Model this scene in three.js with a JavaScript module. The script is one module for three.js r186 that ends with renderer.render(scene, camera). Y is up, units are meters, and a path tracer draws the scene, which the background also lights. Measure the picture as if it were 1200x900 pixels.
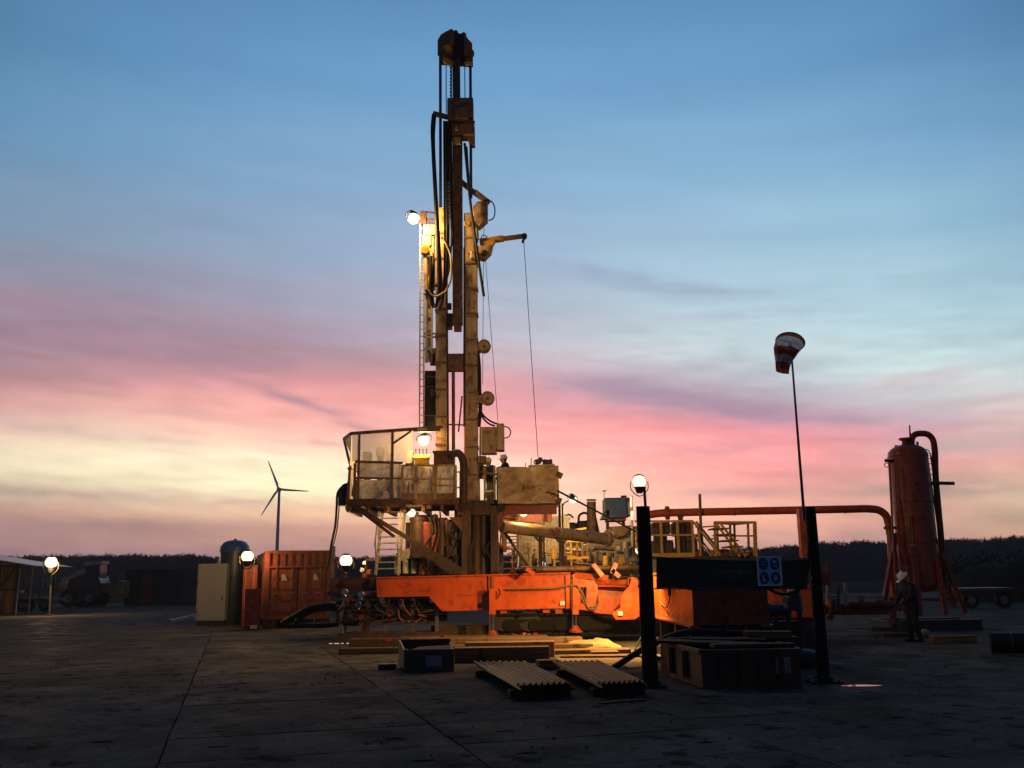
import * as THREE from 'three';
import { mergeGeometries } from 'three/addons/utils/BufferGeometryUtils.js';
import { RoundedBoxGeometry } from 'three/addons/geometries/RoundedBoxGeometry.js';
import { MarchingCubes } from 'three/addons/objects/MarchingCubes.js';

// ---------------------------------------------------------------- camera
const scene = new THREE.Scene();
const FPX = 1080, EYE = 1.7;                       // focal length of the 1200 x 900 photograph in pixels, eye height
const camera = new THREE.PerspectiveCamera(2 * Math.atan(450 / FPX) * 180 / Math.PI, 4 / 3, 0.1, 4000);
camera.position.set(0, EYE, 0);
camera.rotation.order = 'YXZ';
camera.rotation.set(12 * Math.PI / 180, 0, -0.8 * Math.PI / 180);
camera.updateMatrixWorld();
const renderer = new THREE.WebGLRenderer({ antialias: true });
renderer.toneMapping = THREE.LinearToneMapping;
renderer.toneMappingExposure = 1.0;
renderer.shadowMap.enabled = true;

// ---------------------------------------------------------------- random numbers and noise
function mulberry(a) { return () => { a |= 0; a = a + 0x6D2B79F5 | 0; let t = Math.imul(a ^ a >>> 15, 1 | a); t = t + Math.imul(t ^ t >>> 7, 61 | t) ^ t; return ((t ^ t >>> 14) >>> 0) / 4294967296; }; }
const rnd = mulberry(20240611);
const rr = (a, b) => a + (b - a) * rnd();
const hash = (x, y, s) => { let h = Math.imul(x, 374761393) + Math.imul(y, 668265263) + Math.imul(s, 974711); h = Math.imul(h ^ h >>> 13, 1274126177); return ((h ^ h >>> 16) >>> 0) / 4294967295; };
function vnoise(x, y, s = 0, per = 0) {
  const xi = Math.floor(x), yi = Math.floor(y), fx = x - xi, fy = y - yi, u = fx * fx * (3 - 2 * fx), v = fy * fy * (3 - 2 * fy);
  const w = (i) => per ? ((i % per) + per) % per : i;
  const a = hash(w(xi), w(yi), s), b = hash(w(xi + 1), w(yi), s), c = hash(w(xi), w(yi + 1), s), d = hash(w(xi + 1), w(yi + 1), s);
  return (a + (b - a) * u) * (1 - v) + (c + (d - c) * u) * v;
}
function fbm(x, y, o = 4, s = 0, per = 0) { let t = 0, a = 0.5, n = 0; for (let i = 0; i < o; i++) { t += a * vnoise(x, y, s + i * 17, per); n += a; a *= 0.5; x *= 2; y *= 2; per *= 2; } return t / n; }
const clamp = (x, a = 0, b = 1) => Math.min(b, Math.max(a, x));
const smooth = (a, b, x) => { const t = clamp((x - a) / (b - a)); return t * t * (3 - 2 * t); };
const lin = (c) => c <= 0.04045 ? c / 12.92 : ((c + 0.055) / 1.055) ** 2.4;

// ---------------------------------------------------------------- the sky: afterglow with streaks of cloud, fading to night blue away from the sunset
const SKY_EL = [0, 1.5, 3, 4, 5, 6, 7, 8, 9, 10, 11, 12, 13.5, 15, 17, 20, 25, 30, 36];
const SKY_ROWS = [   // red, green, blue (0 to 255) for each elevation, azimuth -32 to 32 degrees in steps of 4
  [[140, 112, 114], [141, 112, 114], [143, 113, 115], [145, 114, 116], [147, 116, 117], [152, 118, 119], [157, 121, 120], [163, 124, 122], [168, 128, 123], [172, 130, 125], [175, 133, 126], [169, 130, 126], [163, 128, 125], [155, 123, 123], [156, 124, 122], [169, 131, 124], [172, 132, 124]],
  [[151, 119, 121], [151, 119, 121], [154, 121, 121], [157, 123, 123], [162, 126, 125], [168, 129, 126], [175, 131, 127], [183, 138, 130], [192, 144, 132], [198, 150, 135], [203, 154, 137], [198, 151, 138], [191, 147, 137], [178, 139, 133], [181, 139, 130], [203, 152, 129], [209, 156, 129]],
  [[172, 132, 126], [172, 132, 126], [177, 135, 126], [185, 141, 127], [194, 147, 130], [207, 155, 134], [219, 164, 138], [231, 176, 147], [242, 188, 155], [245, 185, 155], [247, 182, 154], [242, 177, 151], [234, 171, 147], [216, 161, 143], [205, 158, 140], [194, 161, 138], [186, 160, 140]],
  [[191, 152, 138], [192, 152, 137], [202, 158, 138], [216, 172, 145], [232, 189, 155], [240, 193, 156], [247, 195, 157], [251, 201, 164], [254, 206, 170], [255, 198, 166], [255, 189, 162], [250, 183, 158], [243, 176, 154], [229, 168, 150], [217, 168, 148], [215, 181, 150], [223, 191, 154]],
  [[208, 184, 156], [209, 184, 156], [220, 196, 164], [234, 211, 175], [248, 230, 188], [252, 229, 187], [254, 228, 185], [255, 222, 183], [255, 216, 182], [255, 204, 174], [255, 191, 167], [251, 179, 161], [246, 167, 156], [235, 165, 154], [229, 169, 153], [227, 181, 156], [225, 179, 156]],
  [[229, 213, 177], [228, 211, 176], [235, 219, 182], [244, 231, 192], [254, 246, 203], [255, 245, 202], [255, 242, 199], [255, 229, 192], [255, 216, 185], [255, 200, 175], [255, 182, 164], [253, 170, 159], [250, 159, 154], [241, 158, 154], [231, 161, 155], [224, 169, 158], [221, 170, 161]],
  [[232, 216, 183], [234, 218, 184], [241, 225, 189], [247, 232, 195], [254, 240, 200], [255, 237, 199], [255, 232, 196], [255, 220, 189], [255, 207, 181], [255, 189, 171], [255, 171, 161], [253, 163, 158], [250, 156, 155], [236, 156, 157], [223, 157, 159], [217, 168, 165], [216, 175, 168]],
  [[224, 194, 171], [229, 203, 176], [237, 214, 184], [245, 219, 188], [252, 222, 191], [253, 213, 185], [255, 202, 179], [255, 194, 175], [255, 185, 171], [255, 174, 165], [254, 163, 160], [250, 159, 158], [241, 154, 158], [216, 152, 160], [195, 155, 163], [207, 176, 172], [213, 187, 179]],
  [[215, 172, 158], [220, 179, 163], [228, 190, 169], [239, 193, 173], [251, 194, 175], [252, 190, 174], [252, 185, 171], [251, 180, 169], [251, 174, 167], [251, 167, 163], [251, 160, 160], [240, 155, 160], [219, 152, 161], [197, 159, 169], [194, 176, 182], [209, 192, 189], [209, 199, 194]],
  [[199, 151, 148], [210, 160, 153], [220, 168, 159], [232, 174, 163], [244, 176, 165], [245, 174, 164], [246, 171, 164], [244, 168, 164], [242, 165, 164], [237, 160, 163], [231, 156, 161], [208, 153, 162], [181, 152, 164], [188, 177, 185], [197, 199, 201], [201, 205, 204], [199, 209, 207]],
  [[177, 137, 142], [190, 141, 143], [208, 153, 151], [221, 159, 155], [232, 163, 157], [235, 162, 158], [236, 161, 158], [234, 160, 161], [230, 159, 164], [219, 157, 164], [204, 154, 164], [190, 161, 172], [184, 175, 185], [192, 198, 203], [198, 213, 213], [198, 213, 213], [195, 213, 214]],
  [[165, 133, 143], [173, 136, 143], [190, 141, 146], [203, 147, 150], [214, 151, 152], [221, 153, 154], [225, 154, 155], [222, 157, 161], [219, 160, 166], [200, 159, 169], [185, 161, 174], [187, 179, 189], [190, 197, 204], [196, 212, 214], [200, 219, 219], [192, 213, 216], [185, 208, 214]],
  [[161, 131, 145], [163, 131, 144], [168, 134, 146], [174, 136, 148], [178, 139, 150], [184, 144, 154], [189, 148, 156], [196, 162, 170], [202, 177, 185], [200, 187, 195], [198, 198, 205], [194, 204, 210], [192, 210, 215], [192, 214, 218], [188, 214, 220], [179, 206, 214], [172, 201, 211]],
  [[152, 136, 152], [156, 135, 151], [158, 136, 152], [160, 139, 154], [162, 140, 156], [167, 149, 165], [171, 159, 174], [178, 170, 184], [184, 181, 194], [187, 191, 202], [188, 201, 210], [186, 204, 212], [183, 206, 214], [181, 207, 216], [177, 206, 217], [168, 199, 211], [161, 192, 207]],
  [[138, 142, 162], [143, 143, 162], [146, 144, 163], [150, 148, 168], [152, 152, 172], [159, 159, 178], [165, 167, 185], [170, 174, 192], [174, 181, 198], [174, 188, 204], [174, 195, 209], [172, 197, 211], [172, 199, 214], [169, 199, 214], [165, 197, 213], [156, 190, 208], [149, 185, 204]],
  [[122, 147, 172], [127, 149, 173], [132, 154, 178], [137, 157, 182], [141, 161, 186], [145, 165, 191], [149, 169, 195], [153, 173, 199], [156, 177, 202], [157, 182, 206], [159, 188, 209], [158, 189, 211], [156, 190, 211], [152, 189, 210], [148, 187, 209], [139, 179, 204], [131, 172, 199]],
  [[99, 144, 181], [106, 149, 185], [113, 154, 189], [119, 159, 193], [124, 163, 197], [128, 166, 200], [131, 169, 202], [133, 171, 203], [134, 173, 205], [134, 174, 206], [134, 175, 207], [132, 174, 206], [129, 173, 206], [125, 170, 204], [120, 165, 201], [112, 158, 195], [104, 150, 188]],
  [[81, 129, 168], [87, 135, 175], [92, 141, 182], [98, 146, 188], [102, 151, 192], [105, 154, 196], [107, 156, 198], [109, 158, 200], [110, 159, 202], [110, 158, 201], [109, 157, 201], [107, 156, 198], [104, 153, 196], [100, 149, 191], [95, 144, 186], [88, 136, 178], [79, 127, 168]],
  [[79, 126, 165], [81, 128, 169], [84, 131, 173], [86, 134, 176], [87, 136, 179], [88, 137, 180], [89, 138, 182], [90, 139, 183], [90, 139, 184], [90, 139, 184], [90, 139, 184], [89, 139, 183], [88, 138, 182], [87, 137, 180], [86, 135, 177], [83, 132, 174], [80, 128, 169]],
];
{
  const W = 3072, H = 1536, data = new Float32Array(W * H * 4);
  const rows = SKY_ROWS.map((r) => r.map((h) => h.map((x) => lin(x / 255))));
  const glow = (az, el, out) => {
    const u = clamp((az + 32) / 4, 0, 15.999), i = Math.floor(u); let a = u - i; a = a * a * (3 - 2 * a) * 0.6 + a * 0.4;
    let j = 0; while (j < SKY_EL.length - 2 && el > SKY_EL[j + 1]) j++;
    let b = clamp((el - SKY_EL[j]) / (SKY_EL[j + 1] - SKY_EL[j])); b = b * b * (3 - 2 * b) * 0.6 + b * 0.4;
    for (let c = 0; c < 3; c++) out[c] = (rows[j][i][c] * (1 - a) + rows[j][i + 1][c] * a) * (1 - b) + (rows[j + 1][i][c] * (1 - a) + rows[j + 1][i + 1][c] * a) * b;
  };
  const zenith = [0.012, 0.030, 0.062], east = [0.034, 0.049, 0.084];
  // single wisps that can be told apart: azimuth, elevation, half length, half width (degrees), slope, tint, strength
  const wisps = [
    [-13.0, 10.75, 4.0, 0.28, -0.26, [0.42, 0.24, 0.30], 0.75], [-9.6, 9.3, 2.6, 0.22, -0.18, [0.50, 0.24, 0.28], 0.5], [-11.5, 8.3, 3.2, 0.25, -0.05, [0.80, 0.32, 0.30], 0.45],
    [6.5, 18.6, 6.0, 0.6, -0.22, [0.30, 0.38, 0.52], 0.5], [11.5, 17.4, 5.0, 0.35, -0.12, [0.33, 0.40, 0.52], 0.5], [15, 15.6, 4.5, 0.3, -0.02, [0.36, 0.44, 0.54], 0.4],
    [8.0, 11.4, 5.5, 0.75, -0.12, [0.36, 0.26, 0.36], 0.55], [13.0, 10.3, 4.5, 0.6, -0.22, [0.36, 0.25, 0.35], 0.7], [19, 9.0, 5.0, 0.35, -0.08, [0.42, 0.27, 0.36], 0.6],
    [24, 10.8, 3.5, 0.5, 0.05, [0.56, 0.40, 0.42], 0.5], [26, 9.4, 5, 0.35, 0.04, [0.50, 0.42, 0.44], 0.5], [26, 7.0, 5, 0.5, 0.03, [0.50, 0.40, 0.36], 0.55], [25, 4.7, 5, 0.6, -0.02, [0.38, 0.31, 0.27], 0.6],
    [12.5, 7.6, 3.2, 0.4, 0.05, [0.60, 0.30, 0.32], 0.5], [13.5, 4.9, 4.5, 0.35, -0.03, [0.50, 0.33, 0.31], 0.5], [20, 6.0, 3.5, 0.35, 0.0, [0.62, 0.34, 0.31], 0.4],
    [-26, 8.6, 6, 0.3, -0.06, [0.60, 0.45, 0.40], 0.5], [-19, 9.9, 5, 0.3, -0.1, [0.72, 0.40, 0.36], 0.4], [-27, 5.2, 6, 0.35, -0.02, [0.42, 0.30, 0.26], 0.55], [-17, 4.7, 6, 0.3, -0.03, [0.62, 0.34, 0.28], 0.5], [-22, 3.3, 7, 0.4, 0.0, [0.36, 0.22, 0.21], 0.5], [-8, 3.0, 5, 0.3, 0, [0.60, 0.33, 0.26], 0.4],
    [-22, 13.0, 8, 0.9, 0.02, [0.34, 0.22, 0.28], 0.4], [-30, 15.8, 5, 0.6, 0.02, [0.36, 0.22, 0.29], 0.4], [-3, 6.0, 5, 0.12, -0.01, [0.72, 0.55, 0.40], 0.5], [-28, 14.2, 4, 0.5, 0.1, [0.30, 0.20, 0.26], 0.4],
  ];
  const g = [0, 0, 0], HAZE_K = 1.0;     // the glow as it is above the thin ground haze that dims it
  for (let r = H / 2 | 0; r < H; r++) {
    const el = ((r + 0.5) / H - 0.5) * 180;
    for (let k = 0; k < W; k++) {
      const az0 = ((k + 0.5) / W - 0.5) * 360 + 90, az = az0 > 180 ? az0 - 360 : az0, ab = Math.abs(az), o = (r * W + k) * 4;
      const up = smooth(30, 68, el), round = smooth(26, 85, ab);
      if (ab < 130 && el < 85) {
        const wx = fbm(az * 0.12 + 40, el * 0.5, 3, 5) - 0.5, wy = fbm(az * 0.10, el * 0.3 + 9, 3, 8) - 0.5;
        const near = smooth(60, 30, ab) * smooth(45, 10, el);
        glow(az + wx * 3.5 * near, el + wy * 0.9 * near, g);
        const st = (fbm(az * 0.11 + el * 0.10, (el + az * 0.06) * 0.9, 5, 31) - 0.5) * near, fine = (fbm(az * 0.5 + 3, (el + az * 0.08) * 3.2, 4, 63) - 0.5) * near * smooth(24, 8, el);
        const v = 1 + 0.05 * near + 0.24 * st + 0.34 * fine;
        for (let c = 0; c < 3; c++) g[c] *= v + (c === 0 ? 0.02 : -0.02) * st;
        if (ab < 36 && el < 24) for (const [wa, we, la, lb, sl, tint, q] of wisps) {
          const dx = az - wa, x = dx / la, y = (el - we - sl * dx + wx * 0.5) / lb, d2 = x * x + y * y;
          if (d2 < 6) { const m = Math.min(0.9, q * 1.35) * Math.exp(-d2 * 0.9) * clamp(1.75 * fbm(az * 0.7 + we * 7, (el - sl * dx) * 3.4, 4, 91) - 0.05); for (let c = 0; c < 3; c++) g[c] += (tint[c] - g[c]) * m; }
        }
      }
      for (let c = 0; c < 3; c++) {
        const side = g[c] * (1 - round) + east[c] * (0.55 + 0.45 * smooth(60, 0, el)) * round;
        data[o + c] = (side * (1 - up) + zenith[c] * up) * Math.exp(0.00048 * HAZE_K * Math.min(900, 112 / Math.sin(Math.max(el, 0.5) * Math.PI / 180)));
      }
      data[o + 3] = 1;
    }
  }
  for (let r = 0; r < H / 2; r++) for (let k = 0; k < W; k++) { const o = (r * W + k) * 4; data[o] = 0.03; data[o + 1] = 0.028; data[o + 2] = 0.03; data[o + 3] = 1; }
  const sky = new THREE.DataTexture(data, W, H, THREE.RGBAFormat, THREE.FloatType);
  sky.mapping = THREE.EquirectangularReflectionMapping; sky.magFilter = THREE.LinearFilter; sky.colorSpace = THREE.LinearSRGBColorSpace; sky.needsUpdate = true;
  scene.background = sky; scene.environment = sky;
}
// the sun has just set behind the wind turbine: only a trace of soft warm light comes from there
const sun = new THREE.DirectionalLight(0xffc9a0, 0.02);
sun.position.set(-26, 3, -100); sun.castShadow = true; sun.shadow.radius = 30;
Object.assign(sun.shadow.camera, { left: -60, right: 60, top: 40, bottom: -20, near: 1, far: 220 }); sun.shadow.mapSize.set(2048, 2048);
scene.add(sun, sun.target);

// ---------------------------------------------------------------- helpers
const V = (x, y, z) => new THREE.Vector3(x, y, z);
const Q = (px, py, d) => { const v = V((px - 600) / FPX, (450 - py) / FPX, -1).applyQuaternion(camera.quaternion); return v.multiplyScalar(d / -v.z).add(camera.position); };   // surveyed point: bearing from the photograph, distance in metres
const Gd = (px, d) => { const a = Q(px, 690, d); a.y = 0; return a; };
const merged = (list) => {
  const gs = list.flat(9).filter(Boolean).map((g) => { let h = g.index ? g.toNonIndexed() : g; for (const k of Object.keys(h.attributes)) if (!['position', 'normal', 'uv', 'color'].includes(k)) h.deleteAttribute(k); if (!h.attributes.normal) h.computeVertexNormals(); return h; });
  const keep = gs.every((g) => g.attributes.color); if (!keep) gs.forEach((g) => g.deleteAttribute('color'));
  return gs.length === 1 ? gs[0] : mergeGeometries(gs);
};
function metreUV(g, k = 1) {
  const p = g.attributes.position, n = g.attributes.normal, uv = new Float32Array(p.count * 2);
  for (let i = 0; i < p.count; i += 3) {
    let nx = 0, ny = 0, nz = 0; for (let j = i; j < i + 3; j++) { nx += Math.abs(n.getX(j)); ny += Math.abs(n.getY(j)); nz += Math.abs(n.getZ(j)); }
    for (let j = i; j < i + 3; j++) {
      const x = p.getX(j), y = p.getY(j), z = p.getZ(j);
      const [a, b] = ny > nx && ny > nz ? [x, z] : nx > nz ? [z, y] : [x, y];
      uv[j * 2] = a * k; uv[j * 2 + 1] = b * k;
    }
  }
  g.setAttribute('uv', new THREE.BufferAttribute(uv, 2)); return g;
}
const used = new Map();
const numbered = (n) => { const k = used.get(n) ?? 0; used.set(n, k + 1); return k ? n + '_' + String(k).padStart(3, '0') : n; };
function thing(name, label, category, base, group) {
  const o = new THREE.Group(); o.name = numbered(name); o.position.copy(base); o.userData = { label, category }; if (group) o.userData.group = group;
  o.userData.top = true; scene.add(o); return o;
}
const rootPos = (o) => { const p = V(0, 0, 0); for (; o && o !== scene; o = o.parent) p.add(o.position); return p; };
function part(parent, name, geoms, mat, opt = {}) {           // geometry is given in world metres; it is moved into the thing's own frame
  const g = merged([geoms]); if (!opt.keepUV) metreUV(g);
  const p = rootPos(parent); g.translate(-p.x, -p.y, -p.z);
  const m = new THREE.Mesh(g, mat); m.name = name; if (opt.label) m.userData.label = opt.label; if (opt.kind) m.userData.kind = opt.kind;
  m.castShadow = m.receiveShadow = true; parent.add(m); return m;
}
function single(name, label, category, base, geoms, mat, group, opt = {}) {   // a thing that is one mesh
  const g = merged([geoms]); if (!opt.keepUV) metreUV(g); g.translate(-base.x, -base.y, -base.z);
  const m = new THREE.Mesh(g, mat); m.name = numbered(name); m.position.copy(base); m.userData = { label, category }; if (group) m.userData.group = group;
  m.castShadow = m.receiveShadow = true; scene.add(m); return m;
}
function struct(name, geoms, mat) { const g = merged([geoms]); metreUV(g); const m = new THREE.Mesh(g, mat); m.name = name; m.userData.kind = 'structure'; m.castShadow = m.receiveShadow = true; scene.add(m); return m; }
// shapes, all in world metres
const box = (x0, x1, y0, y1, z0, z1, r = 0) => { const w = Math.abs(x1 - x0), h = Math.abs(y1 - y0), d = Math.abs(z1 - z0); const g = r ? new RoundedBoxGeometry(w, h, d, 1, Math.min(r, w / 2.1, h / 2.1, d / 2.1)) : new THREE.BoxGeometry(w, h, d); return g.translate((x0 + x1) / 2, (y0 + y1) / 2, (z0 + z1) / 2); };
const obox = (c, w, h, d, ry = 0, rx = 0, rz = 0, r = 0) => (r ? new RoundedBoxGeometry(w, h, d, 1, r) : new THREE.BoxGeometry(w, h, d)).applyMatrix4(new THREE.Matrix4().makeRotationFromEuler(new THREE.Euler(rx, ry, rz, 'YXZ'))).translate(c.x, c.y, c.z);
const UPV = V(0, 1, 0);
function bar(a, b, w, h = w) { const d = b.clone().sub(a), l = d.length(), m = new THREE.Matrix4(); const up = Math.abs(d.y) / l > 0.99 ? V(0, 0, 1) : UPV; m.lookAt(V(0, 0, 0), d, up); return new THREE.BoxGeometry(w, h, l).applyMatrix4(m).translate((a.x + b.x) / 2, (a.y + b.y) / 2, (a.z + b.z) / 2); }
function rod(a, b, r0, r1 = r0, seg = 10, open = false) { const d = b.clone().sub(a), q = new THREE.Quaternion().setFromUnitVectors(UPV, d.clone().normalize()); return new THREE.CylinderGeometry(r1, r0, d.length(), seg, 1, open).applyQuaternion(q).translate((a.x + b.x) / 2, (a.y + b.y) / 2, (a.z + b.z) / 2); }
const tube = (pts, r, n = 0, seg = 8) => new THREE.TubeGeometry(new THREE.CatmullRomCurve3(pts, false, 'centripetal'), n || pts.length * 6, r, seg, false);
const ring = (c, R, r, axis, seg = 20) => new THREE.TorusGeometry(R, r, 6, seg).applyQuaternion(new THREE.Quaternion().setFromUnitVectors(V(0, 0, 1), axis.clone().normalize())).translate(c.x, c.y, c.z);
const disc = (c, R, t, axis, seg = 18) => rod(c.clone().addScaledVector(axis, -t / 2), c.clone().addScaledVector(axis, t / 2), R, R, seg);
const ball = (c, r, sx = 1, sy = 1, sz = 1) => new THREE.SphereGeometry(r, 14, 10).scale(sx, sy, sz).translate(c.x, c.y, c.z);
function plate(pts, z0, z1, bevel = 0) { const s = new THREE.Shape(pts.map((p) => new THREE.Vector2(p[0], p[1]))); const o = bevel ? { depth: z0 - z1 - 2 * bevel, bevelEnabled: true, bevelSize: bevel, bevelThickness: bevel, bevelSegments: 1 } : { depth: z0 - z1, bevelEnabled: false }; return new THREE.ExtrudeGeometry(s, o).translate(0, 0, z1 + bevel); }   // outline in x, y; from z0 (near) back to z1
function qslab(a, b, c, d, t, n = 1, bulge = null) {              // thin sheet with thickness from four corners, optionally bulged by a function of (u, v)
  const nrm = b.clone().sub(a).cross(d.clone().sub(a)).normalize(), pos = [], idx = [], N = n + 1;
  for (const s of [0, 1]) for (let j = 0; j <= n; j++) for (let i = 0; i <= n; i++) {
    const u = i / n, v = j / n, p = a.clone().lerp(b, u).lerp(d.clone().lerp(c, u), v).addScaledVector(nrm, (s ? -t : 0) + (bulge ? bulge(u, v) : 0)); pos.push(p.x, p.y, p.z);
  }
  for (let j = 0; j < n; j++) for (let i = 0; i < n; i++) { const k = j * N + i, m = N * N; idx.push(k, k + 1, k + N + 1, k, k + N + 1, k + N, m + k, m + k + N + 1, m + k + 1, m + k, m + k + N, m + k + N + 1); }
  const e = (p, q) => idx.push(p, q, q + N * N, p, q + N * N, p + N * N);
  for (let i = 0; i < n; i++) { e(i + 1, i); e(n * N + i, n * N + i + 1); e(i * N, (i + 1) * N); e((i + 1) * N + n, i * N + n); }
  const g = new THREE.BufferGeometry(); g.setAttribute('position', new THREE.Float32BufferAttribute(pos, 3)); g.setIndex(idx); const h = g.toNonIndexed(); h.computeVertexNormals(); h.setAttribute('uv', new THREE.Float32BufferAttribute(new Float32Array(h.attributes.position.count * 2), 2)); return h;
}
const mpp = (py, d) => Q(600, py, d).distanceTo(Q(601, py, d));
function pb(x0, y0, x1, y1, d, t, r = 0) {                        // upright block whose front stands d metres away and covers that bearing and height range, t metres deep
  const c = Q((x0 + x1) / 2, (y0 + y1) / 2, d), w = (x1 - x0) * mpp((y0 + y1) / 2, d), h = Math.abs(Q((x0 + x1) / 2, y0, d).y - Q((x0 + x1) / 2, y1, d).y);
  return box(c.x - w / 2, c.x + w / 2, c.y - h / 2, c.y + h / 2, -d - t, -d, r);
}

// ---------------------------------------------------------------- materials
function tex(n, f, srgb = true) {
  const d = new Uint8Array(n * n * 4);
  for (let y = 0; y < n; y++) for (let x = 0; x < n; x++) { const c = f(x / n, y / n), o = (y * n + x) * 4, a = Array.isArray(c) ? c : [c, c, c]; for (let k = 0; k < 3; k++) d[o + k] = clamp(a[k]) * 255; d[o + 3] = 255; }
  const t = new THREE.DataTexture(d, n, n); t.wrapS = t.wrapT = THREE.RepeatWrapping; t.magFilter = THREE.LinearFilter; if (srgb) t.colorSpace = THREE.SRGBColorSpace; t.needsUpdate = true; return t;
}
const rep = (t, k, l = k) => { const c = t.clone(); c.repeat.set(k, l); c.needsUpdate = true; return c; };
const tGrime = tex(512, (u, v) => { const a = fbm(u * 6, v * 6, 6, 1, 6), b = fbm(u * 24, v * 8, 4, 3, 24), s = smooth(0.62, 0.75, fbm(u * 16, v * 16, 4, 7, 16)); const k = 0.76 + 0.24 * a + 0.10 * (b - 0.5) - 0.09 * s; return [k, k * (0.985 - 0.05 * s), k * (0.97 - 0.08 * s)]; });
const tRust = tex(512, (u, v) => { const a = fbm(u * 8, v * 8, 6, 11, 8), s = smooth(0.58, 0.72, fbm(u * 20, v * 20, 5, 17, 20)), d = smooth(0.6, 0.8, fbm(u * 40, v * 6, 4, 19, 40) * 0.9 + a * 0.2); return [0.9 - 0.16 * s - 0.12 * d, 0.9 - 0.26 * s - 0.14 * d, 0.9 - 0.33 * s - 0.15 * d].map((x) => x * (0.78 + 0.34 * a)); });
const tRough = tex(256, (u, v) => 0.35 + 0.75 * fbm(u * 10, v * 10, 5, 23, 10), false);
const tWood = tex(512, (u, v) => { const g = fbm(u * 3, v * 60, 4, 31, 0 || 3), b = vnoise(u * 2, v * 9, 33, 2), k = 0.55 + 0.4 * g + 0.18 * (b - 0.5) - 0.3 * smooth(0.66, 0.8, fbm(u * 8, v * 8, 4, 35, 8)); return [k, k * 0.96, k * 0.9]; });
const tConc = tex(1024, (u, v) => { const a = fbm(u * 5, v * 5, 6, 41, 5), b = fbm(u * 60, v * 60, 3, 43, 60), s = smooth(0.56, 0.72, fbm(u * 9, v * 9, 5, 47, 9)), o = smooth(0.68, 0.76, fbm(u * 14, v * 14, 4, 53, 14)); const k = 0.62 + 0.34 * a + 0.22 * (b - 0.5) - 0.10 * s - 0.20 * o - 0.25 * smooth(0.70, 0.73, fbm(u * 7 + 1, v * 7, 5, 57, 7)); return [k, k * 0.99, k * 0.975]; });
const tConcBump = tex(512, (u, v) => 0.5 + 0.6 * (fbm(u * 40, v * 40, 4, 59, 40) - 0.5) + 0.7 * (fbm(u * 6, v * 6, 4, 61, 6) - 0.5), false);
const tConcRough = tex(512, (u, v) => 0.5 + 0.55 * fbm(u * 5, v * 5, 5, 67, 5), false);
const tTarp = tex(512, (u, v) => { const a = fbm(u * 4, v * 4, 6, 71, 4), s = smooth(0.52, 0.7, fbm(u * 7, v * 7, 5, 73, 7)); const k = 0.72 + 0.4 * a; return [k - 0.1 * s, k * 0.98 - 0.13 * s, k * 0.96 - 0.17 * s]; });
function mat(r, g, b, o = {}) {
  const { rough = 0.6, metal = 0, map = tGrime, scale = 0.5, ...rest } = o;
  const m = new (rest.specularIntensity || rest.clearcoat || rest.transmission || rest.sheen ? THREE.MeshPhysicalMaterial : THREE.MeshStandardMaterial)({ roughness: rough, metalness: metal, side: THREE.DoubleSide, ...rest });
  m.color.setRGB(r, g, b); if (map) m.map = rep(map, scale); return m;
}
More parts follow.
